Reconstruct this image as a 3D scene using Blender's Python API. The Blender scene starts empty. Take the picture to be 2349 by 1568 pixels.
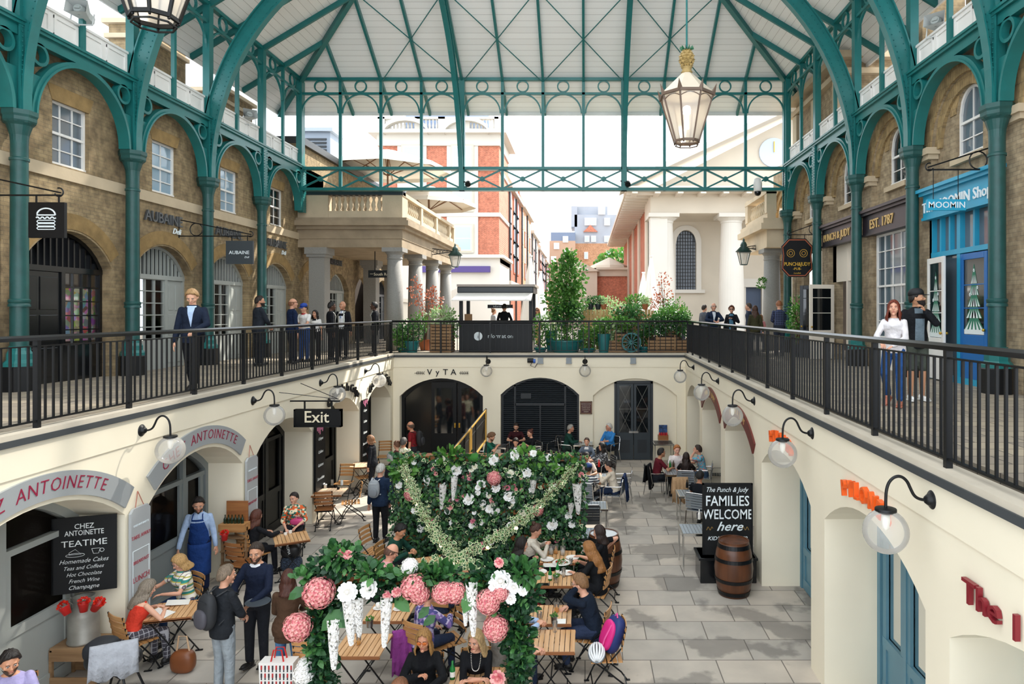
import bpy, math, random
from math import pi, sin, cos, sqrt, atan2, radians
from mathutils import Vector as V, Matrix as MX, noise
random.seed(7)
SC = bpy.context.scene
COL = SC.collection
# ---------------------------------------------------------------- camera, sky, sun, exposure
FPX, CX, CY, EYE = 1566.0, 1342.0, 716.0, 1.4
cd = bpy.data.cameras.new('camera'); cam = bpy.data.objects.new('camera', cd); COL.objects.link(cam)
cd.sensor_width = 36; cd.lens = 24.0; cd.clip_end = 500
cd.shift_x = -(CX-1174.5)/2349; cd.shift_y = -(784-CY)/2349
cam.location = (0, 0, EYE); cam.rotation_euler = (pi/2, 0, 0); SC.camera = cam
w = bpy.data.worlds.new('sky'); SC.world = w; w.use_nodes = True
bg = w.node_tree.nodes['Background']; bg.inputs[0].default_value = (.86, .93, 1, 1); bg.inputs[1].default_value = 1.75
sl = bpy.data.lights.new('sun', 'SUN'); sl.energy = 5.0; sl.angle = radians(1.0); sl.color = (1, .94, .84)
so = bpy.data.objects.new('sun', sl); COL.objects.link(so)
so.rotation_euler = V((-.50, -.62, -.80)).to_track_quat('-Z', 'Y').to_euler()
SC.view_settings.view_transform = 'Standard'; SC.view_settings.look = 'None'
SC.view_settings.gamma = 1; SC.view_settings.exposure = .85; SC.view_settings.use_curve_mapping = False
PIT = -3.65
# pixel of the photograph -> point on a plane of the place
def atX(px, py, X): d = X/(px-CX)*FPX; return V((X, d, EYE-(py-CY)*d/FPX))
def atY(px, py, Y): return V(((px-CX)*Y/FPX, Y, EYE-(py-CY)*Y/FPX))
def atZ(px, py, Z): d = (EYE-Z)*FPX/(py-CY); return V(((px-CX)*d/FPX, d, Z))
# ---------------------------------------------------------------- helpers
def lin(h):
    h = h.lstrip('#'); h = h if len(h) == 6 else ''.join(q+q for q in h); c = [int(h[i:i+2], 16)/255 for i in (0, 2, 4)]
    return tuple(((x+.055)/1.055)**2.4 if x > .04045 else x/12.92 for x in c)+(1,)
class NT:
    def __init__(s, name):
        s.m = bpy.data.materials.new(name); s.m.use_nodes = True; s.t = s.m.node_tree; s.b = s.t.nodes['Principled BSDF']
        s.out = s.t.nodes['Material Output']
    def n(s, ty, **k):
        x = s.t.nodes.new(ty)
        for a, b in k.items(): setattr(x, a, b)
        return x
    def l(s, a, b): s.t.links.new(a, b)
    def mix(s, fac, a, b, bt='MIX'):
        x = s.n('ShaderNodeMix', data_type='RGBA', blend_type=bt)
        for i, v in ((0, fac), (6, a), (7, b)):
            if hasattr(v, 'is_linked') or hasattr(v, 'links'): s.l(v, x.inputs[i])
            else: x.inputs[i].default_value = v
        return x.outputs[2]
    def math(s, op, a, b=0.0):
        x = s.n('ShaderNodeMath', operation=op)
        for i, v in ((0, a), (1, b)):
            if hasattr(v, 'links'): s.l(v, x.inputs[i])
            else: x.inputs[i].default_value = v
        return x.outputs[0]
    def noise(s, sc, vec=None, det=3):
        x = s.n('ShaderNodeTexNoise'); x.inputs['Scale'].default_value = sc; x.inputs['Detail'].default_value = det
        if vec is not None: s.l(vec, x.inputs['Vector'])
        return x.outputs['Fac']
    def pos(s, obj=False):
        if obj: return s.n('ShaderNodeTexCoord').outputs['Object']
        return s.n('ShaderNodeNewGeometry').outputs['Position']
    def ramp(s, v, a, b):
        x = s.n('ShaderNodeMapRange'); s.l(v, x.inputs[0]); x.inputs[1].default_value = a; x.inputs[2].default_value = b
        return x.outputs[0]
    def bump(s, h, st=.3, dist=.02):
        x = s.n('ShaderNodeBump'); x.inputs['Strength'].default_value = st; x.inputs['Distance'].default_value = dist
        s.l(h, x.inputs['Height']); s.l(x.outputs[0], s.b.inputs['Normal'])
    def comb(s, vec, a, b, c=None, sa=1, sb=1):
        q = s.n('ShaderNodeSeparateXYZ'); s.l(vec, q.inputs[0]); r = s.n('ShaderNodeCombineXYZ')
        A = q.outputs[a] if sa == 1 else s.math('MULTIPLY', q.outputs[a], sa)
        B = q.outputs[b] if sb == 1 else s.math('MULTIPLY', q.outputs[b], sb)
        s.l(A, r.inputs[0]); s.l(B, r.inputs[1])
        return r.outputs[0]
def dk(c, f): return (c[0]*f, c[1]*f, c[2]*f, 1)
MC = {}
def mat(h, rough=.6, metal=0.0, var=0.0, vs=3.0, bump=0.0, bs=30.0, spec=.5, obj=True, coat=0.0):
    k = (h, rough, metal, var, vs, bump, bs, spec, obj, coat)
    if k in MC: return MC[k]
    T = NT('paint_'+h); c = lin(h); b = T.b
    b.inputs['Base Color'].default_value = c; b.inputs['Roughness'].default_value = rough; b.inputs['Metallic'].default_value = metal
    b.inputs['Specular IOR Level'].default_value = spec; b.inputs['Coat Weight'].default_value = coat
    p = T.pos(obj)
    if var: T.l(T.mix(T.ramp(T.noise(vs, p), .3, .7), dk(c, 1-var), dk(c, 1+var*.6)), b.inputs['Base Color'])
    if bump: T.bump(T.noise(bs, p), bump, .04 if bump > .8 else .02)
    MC[k] = T.m; return T.m
def mat_brick(name, a, b, c1, c2, mort, bw=.225, bh=.075, soot=.5):
    T = NT(name); p = T.pos(); v = T.comb(p, a, b)
    br = T.n('ShaderNodeTexBrick'); T.l(v, br.inputs['Vector'])
    br.inputs['Scale'].default_value = 1; br.inputs['Brick Width'].default_value = bw; br.inputs['Row Height'].default_value = bh
    br.inputs['Mortar Size'].default_value = .007; br.inputs['Bias'].default_value = -.1
    br.inputs['Color1'].default_value = lin(c1); br.inputs['Color2'].default_value = lin(c2); br.inputs['Mortar'].default_value = lin(mort)
    n1 = T.ramp(T.noise(.55, p, 5), .42, .68)
    c = T.mix(n1, br.outputs['Color'], T.mix(soot, br.outputs['Color'], lin('#4a382b')))
    n2 = T.ramp(T.noise(6, p, 4), .35, .75); c = T.mix(.5, c, T.mix(n2, dk(lin(c1), .5), dk(lin(c1), 1.5))); c = T.mix(T.math('MULTIPLY', T.ramp(T.noise(1.7, p, 6), .5, .72), .4), c, dk(lin(c2), .45))
    T.l(c, T.b.inputs['Base Color']); T.b.inputs['Roughness'].default_value = .9
    T.bump(T.math('ADD', T.math('MULTIPLY', br.outputs['Fac'], -1.0), T.noise(40, p)), .5, .01)
    return T.m
def mat_pave(name, c1, c2, mort, bw=.9, bh=.6, stain=.0, axes=(0, 1)):
    T = NT(name); p = T.pos(); v = T.comb(p, *axes)
    br = T.n('ShaderNodeTexBrick'); T.l(v, br.inputs['Vector'])
    br.inputs['Scale'].default_value = 1; br.inputs['Brick Width'].default_value = bw; br.inputs['Row Height'].default_value = bh
    br.inputs['Mortar Size'].default_value = .009; br.offset = .42; br.inputs['Mortar Smooth'].default_value = .2
    br.inputs['Color1'].default_value = lin(c1); br.inputs['Color2'].default_value = lin(c2); br.inputs['Mortar'].default_value = lin(mort)
    c = T.mix(T.ramp(T.noise(2.2, p, 6), .3, .75), T.mix(.25, br.outputs['Color'], (.1, .1, .1, 1)), br.outputs['Color'])
    if stain:
        n = T.ramp(T.noise(.8, p, 6), .54, .58)
        c = T.mix(T.math('MULTIPLY', n, stain), c, lin('#55524f'))
    T.l(c, T.b.inputs['Base Color']); T.b.inputs['Roughness'].default_value = .75
    T.bump(T.math('ADD', T.math('MULTIPLY', br.outputs['Fac'], -1.0), T.math('MULTIPLY', T.noise(9, p, 6), .5)), .4, .012)
    return T.m
def mat_wood(name, c1, c2, axis=1, rough=.5, sc=14, slat=None, gap='#1c130c'):
    T = NT(name); p = T.pos(True); mp = T.n('ShaderNodeMapping'); T.l(p, mp.inputs[0])
    s = [sc, sc, sc]; s[axis] = sc*.09; mp.inputs['Scale'].default_value = s
    c = T.mix(T.ramp(T.noise(1.5, mp.outputs[0], 5), .3, .7), lin(c1), lin(c2))
    T.l(c, T.b.inputs['Base Color']); T.b.inputs['Roughness'].default_value = rough; T.bump(T.noise(2.5, mp.outputs[0], 4), .15)
    return T.m
def mat_boards(name, h, pitch, axis=2, dark='#9a9690', wid=.06):
    T = NT(name); q = T.n('ShaderNodeSeparateXYZ'); T.l(T.pos(), q.inputs[0])
    f = T.math('FRACT', T.math('DIVIDE', q.outputs[axis], pitch)); g = T.math('LESS_THAN', f, wid)
    cell = T.n('ShaderNodeTexWhiteNoise', noise_dimensions='1D'); T.l(T.math('FLOOR', T.math('DIVIDE', q.outputs[axis], pitch)), cell.inputs['W'])
    c = T.mix(cell.outputs['Value'], dk(lin(h), .9), lin(h)); c = T.mix(g, c, lin(dark))
    T.l(c, T.b.inputs['Base Color']); T.b.inputs['Roughness'].default_value = .35; T.bump(f, .5, .02)
    return T.m
def mat_glass(name, tint='#ffffff', alpha=.35, white=0.0, rough=.02):
    T = NT(name); t = T.t; tr = T.n('ShaderNodeBsdfTransparent'); tr.inputs[0].default_value = lin(tint)
    gl = T.n('ShaderNodeBsdfGlossy'); gl.inputs['Roughness'].default_value = rough
    fr = T.n('ShaderNodeLayerWeight'); fr.inputs['Blend'].default_value = alpha
    m = T.n('ShaderNodeMixShader'); T.l(fr.outputs['Fresnel'], m.inputs[0]); T.l(tr.outputs[0], m.inputs[1]); T.l(gl.outputs[0], m.inputs[2])
    o = m
    if white:
        d = T.n('ShaderNodeBsdfTranslucent'); d.inputs[0].default_value = lin('#f4f2ee')
        d2 = T.n('ShaderNodeBsdfDiffuse'); d2.inputs[0].default_value = lin('#f4f2ee'); dd = T.n('ShaderNodeMixShader'); T.l(d.outputs[0], dd.inputs[1]); T.l(d2.outputs[0], dd.inputs[2])
        o = T.n('ShaderNodeMixShader'); o.inputs[0].default_value = white; T.l(m.outputs[0], o.inputs[1]); T.l(dd.outputs[0], o.inputs[2])
    T.l(o.outputs[0], T.out.inputs['Surface']); return T.m
def mat_emit(name, h, st):
    T = NT(name); T.b.inputs['Base Color'].default_value = lin(h); T.b.inputs['Emission Color'].default_value = lin(h); T.b.inputs['Emission Strength'].default_value = st
    return T.m
def mat_leaf(name, c1, c2, c3=None, sc=6, rough=.45, c3w=.12):
    T = NT(name); g = T.n('ShaderNodeNewGeometry'); r = g.outputs['Random Per Island']
    c = T.mix(r, lin(c1), lin(c2))
    if c3: c = T.mix(T.math('GREATER_THAN', T.math('FRACT', T.math('MULTIPLY', r, 7.31)), 1-c3w), c, lin(c3))
    T.l(c, T.b.inputs['Base Color']); T.b.inputs['Roughness'].default_value = rough
    T.b.inputs['Subsurface Weight'].default_value = 0
    tl = T.n('ShaderNodeBsdfTranslucent'); T.l(c, tl.inputs[0]); m = T.n('ShaderNodeMixShader'); m.inputs[0].default_value = .25
    T.l(T.b.outputs[0], m.inputs[1]); T.l(tl.outputs[0], m.inputs[2]); T.l(m.outputs[0], T.out.inputs['Surface'])
    return T.m

def props(o, label=None, cat=None, group=None, kind=None):
    if label: o['label'] = label
    if cat: o['category'] = cat
    if group: o['group'] = group
    if kind: o['kind'] = kind
    return o
def thing(name, label, cat, loc=(0, 0, 0), rz=0.0, group=None):
    o = bpy.data.objects.new(name, None); COL.objects.link(o); o.location = loc; o.rotation_euler = (0, 0, rz); o.empty_display_size = .1
    return props(o, label, cat, group)
def children(o): return [c for c in bpy.data.objects if c.parent == o]
KIDS = {}
def place(o, parent=None, inv=None):
    COL.objects.link(o)
    if parent is not None:
        o.parent = parent; KIDS.setdefault(parent.name, []).append(o)
        if inv is not None: o.matrix_parent_inverse = inv
    return o
def dup(o, loc=None, rz=None, label=None, group=None, parent=None, name=None):
    c = o.copy()
    if parent is None: COL.objects.link(c)
    else: c.parent = parent; COL.objects.link(c)
    for k in KIDS.get(o.name, []):
        d = dup(k, parent=c); KIDS.setdefault(c.name, []).append(d)
    if loc is not None: c.location = loc
    if rz is not None: c.rotation_euler = (0, 0, rz)
    if label: c['label'] = label
    if group: c['group'] = group
    if name: c.name = name
    return c
class MB:
    def __init__(s): s.v = []; s.f = []; s.mi = []; s.M = None
    def add(s, vs, fs, mi=0, M=None):
        o = len(s.v); M = M or s.M
        s.v += [tuple(M @ V(x)) for x in vs] if M else [tuple(x) for x in vs]
        s.f += [tuple(i+o for i in f) for f in fs]; s.mi += [mi]*len(fs); return s
    def box(s, x0, x1, y0, y1, z0, z1, mi=0, M=None):
        return s.add([(x, y, z) for x in (x0, x1) for y in (y0, y1) for z in (z0, z1)],
            [(0, 1, 3, 2), (4, 6, 7, 5), (0, 4, 5, 1), (2, 3, 7, 6), (0, 2, 6, 4), (1, 5, 7, 3)], mi, M)
    def hexa(s, p, mi=0): return s.add(p, [(0, 1, 3, 2), (4, 6, 7, 5), (0, 4, 5, 1), (2, 3, 7, 6), (0, 2, 6, 4), (1, 5, 7, 3)], mi)
    def fbox(s, F, u0, u1, w0, w1, z0, z1, mi=0): return s.hexa([F(u, w, z) for u in (u0, u1) for w in (w0, w1) for z in (z0, z1)], mi)
    def quad(s, a, b, c, d, mi=0): return s.add([a, b, c, d], [(0, 1, 2, 3)], mi)
    def tube(s, pts, r, n=8, mi=0, caps=True, sq=1.0, up=None, M=None):
        pts = [V(p) for p in pts]; k = len(pts); vs = []; nrm = None
        for i, p in enumerate(pts):
            t = (pts[min(i+1, k-1)]-pts[max(i-1, 0)])
            if t.length < 1e-9: t = V((0, 0, 1))
            t.normalize()
            if nrm is None:
                a = V(up) if up else (V((0, 0, 1)) if abs(t.z) < .9 else V((1, 0, 0))); nrm = (a-t*a.dot(t)).normalized()
            else: nrm = (nrm-t*nrm.dot(t)).normalized()
            bn = t.cross(nrm); rr = r[i] if isinstance(r, (list, tuple)) else r
            for j in range(n):
                a = 2*pi*(j+.5)/n; vs.append(p+nrm*cos(a)*rr*sq+bn*sin(a)*rr)
        fs = [(i*n+j, i*n+(j+1) % n, (i+1)*n+(j+1) % n, (i+1)*n+j) for i in range(k-1) for j in range(n)]
        if caps: fs += [tuple(range(n))[::-1], tuple((k-1)*n+j for j in range(n))]
        return s.add(vs, fs, mi, M)
    def bar(s, a, b, wd, h=None, mi=0, up=None): return s.tube([a, b], wd/sqrt(2), 4, mi, sq=(h or wd)/wd, up=up)
    def lathe(s, prof, c=(0, 0, 0), n=20, mi=0, M=None, a0=0.0):
        vs = [(c[0]+r*cos(a0+2*pi*j/n), c[1]+r*sin(a0+2*pi*j/n), c[2]+z) for r, z in prof for j in range(n)]; k = len(prof)
        fs = [(i*n+j, i*n+(j+1) % n, (i+1)*n+(j+1) % n, (i+1)*n+j) for i in range(k-1) for j in range(n)]
        fs += [tuple(range(n))[::-1], tuple((k-1)*n+j for j in range(n))]
        return s.add(vs, fs, mi, M)
    def sph(s, c, r, nu=16, nv=10, mi=0, M=None):
        r = (r, r, r) if not isinstance(r, (tuple, list)) else r
        return s.lathe([(max(sin(pi*i/nv), .001), -cos(pi*i/nv)) for i in range(nv+1)], (0, 0, 0), nu, mi, (M or s.M or MX()) @ MX.Translation(c) @ MX.Diagonal((r[0], r[1], r[2], 1)))
    def prism(s, poly, fn, d0, d1, mi=0):
        n = len(poly); vs = [fn(a, b, d0) for a, b in poly]+[fn(a, b, d1) for a, b in poly]
        return s.add(vs, [tuple(range(n))[::-1], tuple(range(n, 2*n))]+[(i, (i+1) % n, n+(i+1) % n, n+i) for i in range(n)], mi)
    def strip(s, A, B, fn, d0, d1, mi=0):   # band between polylines A and B (2D), extruded d0..d1
        k = len(A); vs = []
        for a, b in zip(A, B): vs += [fn(a[0], a[1], d0), fn(b[0], b[1], d0), fn(b[0], b[1], d1), fn(a[0], a[1], d1)]
        fs = [(4*i+j, 4*i+(j+1) % 4, 4*i+4+(j+1) % 4, 4*i+4+j) for i in range(k-1) for j in range(4)]
        return s.add(vs, fs+[(0, 1, 2, 3), (4*k-1, 4*k-2, 4*k-3, 4*k-4)], mi)
    def ringband(s, c, r0, r1, fn, d0, d1, a0=0, a1=2*pi, n=24, mi=0):
        A = [(c[0]+r0*cos(a0+(a1-a0)*i/n), c[1]+r0*sin(a0+(a1-a0)*i/n)) for i in range(n+1)]
        B = [(c[0]+r1*cos(a0+(a1-a0)*i/n), c[1]+r1*sin(a0+(a1-a0)*i/n)) for i in range(n+1)]
        return s.strip(A, B, fn, d0, d1, mi)
    def build(s, name, m, parent=None, smooth=False, label=None, cat=None, group=None, kind=None, bevel=0, local=False):
        me = bpy.data.meshes.new(name); me.from_pydata(s.v, [], s.f); me.update()
        for x in (m if isinstance(m, (list, tuple)) else [m]): me.materials.append(x)
        if any(s.mi): me.polygons.foreach_set('material_index', s.mi)
        if smooth: me.polygons.foreach_set('use_smooth', [True]*len(me.polygons))
        o = bpy.data.objects.new(name, me)
        if smooth == 'auto' or bevel: pass
        if bevel:
            b = o.modifiers.new('bevel', 'BEVEL'); b.width = bevel; b.segments = 2; b.limit_method = 'ANGLE'
        inv = None
        if parent is not None and parent.type == 'EMPTY' and not local: inv = parent.matrix_basis.inverted()
        place(o, parent, inv); return props(o, label, cat, group, kind)
def autosmooth(o, ang=40):
    me = o.data; me.polygons.foreach_set('use_smooth', [True]*len(me.polygons))
    try: me.set_sharp_from_angle(angle=radians(ang))
    except Exception: pass
    return o
GC = {}
def glyph(ch, shear=0.0, off=0.0, ext=.05, space=1.0):
    k = (ch, shear, off, ext, space)
    if k not in GC:
        c = bpy.data.curves.new('letters', 'FONT'); c.body = ch; c.size = 1; c.shear = shear; c.offset = off; c.extrude = ext; c.resolution_u = 2
        c.space_character = space; c.align_x = 'LEFT'
        o = bpy.data.objects.new('letters', c); me = bpy.data.meshes.new_from_object(o)
        vs = [tuple(v.co) for v in me.vertices]; fs = [tuple(p.vertices) for p in me.polygons]
        w = max((v[0] for v in vs), default=.3); x0 = min((v[0] for v in vs), default=0)
        GC[k] = (vs, fs, x0, w); bpy.data.objects.remove(o); bpy.data.meshes.remove(me); bpy.data.curves.remove(c)
    return GC[k]
def text(mb, s, o, right, up, size, ext=.004, shear=0.0, off=0.0, align='C', sx=1.0, mi=0, space=1.0):
    right = V(right).normalized(); up = V(up).normalized(); nrm = right.cross(up)
    vs, fs, x0, w = glyph(s, shear, off, 1.0, space)
    dx = {'C': -(x0+w)/2, 'L': -x0, 'R': -w}[align]
    o = V(o)
    mb.add([o+right*(v[0]+dx)*size*sx+up*v[1]*size+nrm*(v[2]*.5+.5)*ext for v in vs], fs, mi)
    return (w-x0)*size*sx
def arctext(mb, s, F, uc, zc, R, size, sgn=1, w=-.03, ext=.006, shear=0.0, off=0.0, sx=1.0, gap=.12, mi=0, w2=None):
    ws = []
    for ch in s:
        if ch == ' ': ws.append((None, .45)); continue
        g = glyph(ch, shear, off, 1.0); ws.append((g, (g[3]-g[2])*sx+gap))
    tot = sum(x[1] for x in ws)*size; a = -tot/2/R
    for g, wd in ws:
        am = a+wd*size/2/R
        if g:
            ca, sa = cos(am), sin(am); cxg = (g[2]+g[3])/2
            vs = []
            for v in g[0]:
                x = (v[0]-cxg)*size*sx; y = R+v[1]*size
                vs.append(F(uc+sgn*(x*ca+y*sa), w-(v[2]*.5+.5)*ext, zc+(-x*sa+y*ca)-R))
            mb.add(vs, g[1], mi)
        a += wd*size/R
def arcz(op, u):
    ua, ub, zb, zs, zc = op[:5]; h = zc-zs
    if h <= 1e-4: return zs
    a = (ub-ua)/2; R = (a*a+h*h)/(2*h); x = min(abs(u-(ua+ub)/2), a); return zs+sqrt(max(R*R-x*x, 0))-(R-h)
def arcade(mb, F, u0, u1, z0, z1, ops, depth=.5, n=14, mi=0, mr=0):
    ops = sorted(ops); cur = u0
    for op in ops:
        ua, ub, zb, zs, zc = op[:5]; d = op[5] if len(op) > 5 else depth
        if ua > cur: mb.quad(F(cur, 0, z0), F(ua, 0, z0), F(ua, 0, z1), F(cur, 0, z1), mi)
        us = [ua+(ub-ua)*i/n for i in range(n+1)] if zc > zs else [ua, ub]
        for a, b in zip(us, us[1:]):
            mb.quad(F(a, 0, arcz(op, a)), F(b, 0, arcz(op, b)), F(b, 0, z1), F(a, 0, z1), mi)
            mb.quad(F(a, 0, arcz(op, a)), F(b, 0, arcz(op, b)), F(b, d, arcz(op, b)), F(a, d, arcz(op, a)), mr)
        if zb > z0+1e-4:
            mb.quad(F(ua, 0, z0), F(ub, 0, z0), F(ub, 0, zb), F(ua, 0, zb), mi); mb.quad(F(ua, 0, zb), F(ub, 0, zb), F(ub, d, zb), F(ua, d, zb), mr)
        for u in (ua, ub): mb.quad(F(u, 0, zb), F(u, d, zb), F(u, d, zs), F(u, 0, zs), mr)
        cur = ub
    if cur < u1: mb.quad(F(cur, 0, z0), F(u1, 0, z0), F(u1, 0, z1), F(cur, 0, z1), mi)
def archband(mb, F, op, t, w0, w1, n=16, mi=0, inner=True, legs=True):  # frame of thickness t just inside an arched opening
    ua, ub, zb, zs, zc = op[:5]
    A = []; B = []; c = (ua+ub)/2; s = 1-2*t/(ub-ua)
    if legs: A.append((ua, zb)); B.append((ua+t, zb))
    for i in range(n+1):
        u = ua+(ub-ua)*i/n; z = arcz(op, u); A.append((u, z)); B.append((c+(u-c)*s, z-t*(1 if zc > zs else 1)))
    if legs: A.append((ub, zb)); B.append((ub-t, zb))
    mb.strip(A, B, lambda a, b, d: F(a, d, b), w0, w1, mi)
def archpanel(mb, F, op, zlow, w, n=14, mi=0):    # flat fill of arched opening above zlow
    ua, ub = op[0], op[1]; us = [ua+(ub-ua)*i/n for i in range(n+1)]
    for a, b in zip(us, us[1:]): mb.quad(F(a, w, zlow), F(b, w, zlow), F(b, w, max(arcz(op, b), zlow)), F(a, w, max(arcz(op, a), zlow)), mi)

# surfaces
TEAL = mat('#1b6e6c', .35, var=.10, vs=4, obj=False); TEALCOL = mat('#1e4f4c', .42, var=.15, vs=6, bump=.15, bs=25, obj=False); TEALHI = mat('#3f8f8a', .4, obj=False)
WHITE = mat('#eceae6', .5, var=.05, vs=2); CREAM = mat('#f1e7d0', .75, var=.04, vs=.9, obj=False, bump=.05, bs=12)
BLACK = mat('#0b0d10', .42, spec=.35); BLACKG = mat('#101215', .18); DARK = mat('#0b0b0c', .6)
GREYJ = mat('#a3a7a3', .5, var=.05); GREYD = mat('#7f8687', .5); SLATE = mat('#23282d', .4)
BR_L = mat_brick('yellow_stock_brick', 1, 2, '#a8936f', '#806a4e', '#6d6355', soot=.7)
BR_R = mat_brick('yellow_stock_brick_face', 1, 2, '#b3a082', '#8b765a', '#7b7060', soot=.5)
BR_X = mat_brick('yellow_stock_brick_end', 0, 2, '#a8834f', '#86643a', '#5f5140')
BR_RED = mat_brick('red_brick', 0, 2, '#bd6f55', '#a85f48', '#cfab94', soot=.05); BR_REDY = mat_brick('red_brick_side', 1, 2, '#b5694c', '#9c5a44', '#c9a28c', soot=.05)
VOUS = mat('#967b4f', .9, var=.25, vs=5, bump=.4, bs=22, obj=False)
STONE = mat('#9b8a72', .85, var=.22, vs=1.6, bump=.3, bs=14, obj=False); STONEL = mat('#c6b498', .85, var=.12, vs=1.6, bump=.2, bs=14, obj=False)
GRANITE = mat('#8d8b86', .7, var=.12, vs=30, obj=False); PALE = mat('#c6bbaa', .85, var=.06, vs=.6, obj=False); PALEW = mat('#cbc5bb', .85, var=.04, vs=.5, obj=False)
PANE = mat('#5f6b75', .05, spec=1.0); PANED = mat('#14181b', .05, spec=.9); PANEB = mat('#8fa9bb', .08, spec=.9)
GLASS = mat_glass('clear_glass', alpha=.16); GLOBE = mat_glass('globe_glass', '#ffffff', .22, white=.26, rough=.05)
VGLASS = mat_glass('vessel_glass', '#ffffff', .12, white=.10)
LGLASS = mat_glass('lantern_glass', '#f4f4f0', .5, white=.45, rough=.2)
STEEL = mat('#b9bcbe', .25, metal=1.0); CHROME = mat('#d8d8d8', .15, metal=1.0); GOLD = mat('#c9a040', .35, metal=.8)
FLAG = mat_pave('york_stone', '#cbbfb0', '#b3aca2', '#746c63', .95, .62, .5); FLAGUP = mat_pave('walkway_stone', '#b0a28c', '#94897b', '#4a443c', .6, .35)
# ================================================================ the place: floors and walls
LF = lambda u, w, z: (-10.35-w, u, z)
RF = lambda u, w, z: (7.40+w, u, z)
PL = lambda u, w, z: (-6.52-w, u, z)
PR = lambda u, w, z: (3.42-(23.2-u)*.015+w, u, z)
PB = lambda u, w, z: (u, 23.2+w, z)
def S(mb, name, m, **k): return mb.build(name, m, kind='structure', **k)
m = MB(); m.quad((-14, -1, PIT), (11, -1, PIT), (11, 27, PIT), (-14, 27, PIT)); S(m, 'floor', FLAG)
m = MB(); m.box(-14, -6.72, -3, 23.4, -.10, 0); m.box(3.62, 12, -3, 23.4, -.10, 0); m.box(-30, 40, 23.4, 130, -.10, 0)
S(m, 'floor_walkway', FLAGUP)
KERB = mat('#c9bfae', .8, var=.1, vs=2, obj=False); FASC = mat('#3c4043', .6, var=.1, obj=False)
m = MB(); m.fbox(PL, -1, 23.3, -.04, .2, -.05, .012); m.fbox(PR, -1, 23.3, -.04, .2, -.05, .012); m.fbox(PB, -6.5, 3.4, -.04, .2, -.05, .012); S(m, 'kerb', KERB)
m = MB(); m.fbox(PL, -1, 23.2, -.06, .12, -.125, -.05); m.fbox(PR, -1, 23.2, -.06, .12, -.125, -.05); m.fbox(PB, -6.5, 3.4, -.06, .12, -.125, -.05); S(m, 'trim_1', FASC)
LOPS = [(a, a+2.8, PIT, -1.45, -.90, .75) for a in (-0.5, 2.95, 6.4, 10.02+.2, 13.5+.1, 16.95, 20.35)]
LOPS = [(-.4, 2.5, PIT, -1.45, -.9, .75), (3.0, 6.0, PIT, -1.45, -.9, .75), (6.6, 9.68, PIT, -1.47, -.92, .75), (10.2, 13.0, PIT, -1.47, -.92, .75), (13.52, 16.3, PIT, -1.45, -.92, .75),
        (16.95, 19.7, PIT, -1.45, -.9, .75), (20.3, 22.9, PIT, -1.45, -.9, .75)]
ROPS = [(-.4, 2.6, PIT, -1.40, -.95, .8), (3.1, 5.92, PIT, -1.42, -1.0, .8), (6.35, 9.15, PIT, -1.37, -.90, .8), (9.72, 12.6, PIT, -1.37, -.90, .8), (13.2, 16.15, PIT, -1.40, -.9, .8),
        (16.7, 19.6, PIT, -1.4, -.9, .8), (20.1, 22.8, PIT, -1.4, -.9, .8)]
BOPS = [(-6.30, -3.47, PIT, -1.45, -.84, .35), (-2.87, -.20, PIT, -1.40, -.82, .30), (.27, 3.12, PIT, -1.43, -.84, .14)]
m = MB(); arcade(m, PL, -1, 23.2, PIT, -.05, LOPS); m.fbox(PL, -1, 23.2, -.02, .0, -.5, -.12); S(m, 'wall_left', CREAM)
m = MB(); arcade(m, PR, -1, 23.2, PIT, -.05, ROPS); m.fbox(PR, -1, 23.2, -.02, .0, -.5, -.12); S(m, 'wall_right', CREAM)
m = MB(); arcade(m, PB, -6.52, 3.42, PIT, -.05, BOPS); m.fbox(PB, -6.52, 3.42, -.02, .0, -.46, -.12)
m.fbox(PB, .27, 1.00, .14, .16, PIT, -.8); m.fbox(PB, 2.32, 3.15, .14, .16, PIT, -.8); m.fbox(PB, 1.0, 2.32, .14, .16, -.94, -.8)
S(m, 'wall_back', CREAM)
# rooms behind the arches
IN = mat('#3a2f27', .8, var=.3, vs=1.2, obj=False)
m = MB()
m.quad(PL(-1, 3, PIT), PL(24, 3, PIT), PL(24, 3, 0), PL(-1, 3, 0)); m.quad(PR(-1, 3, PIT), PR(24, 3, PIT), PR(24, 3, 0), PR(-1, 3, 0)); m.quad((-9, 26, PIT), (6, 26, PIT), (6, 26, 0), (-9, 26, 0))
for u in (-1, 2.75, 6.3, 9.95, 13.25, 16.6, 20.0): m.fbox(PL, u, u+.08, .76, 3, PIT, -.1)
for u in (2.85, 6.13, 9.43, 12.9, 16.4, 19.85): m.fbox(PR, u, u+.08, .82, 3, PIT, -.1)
S(m, 'wall_inner', IN)
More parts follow.
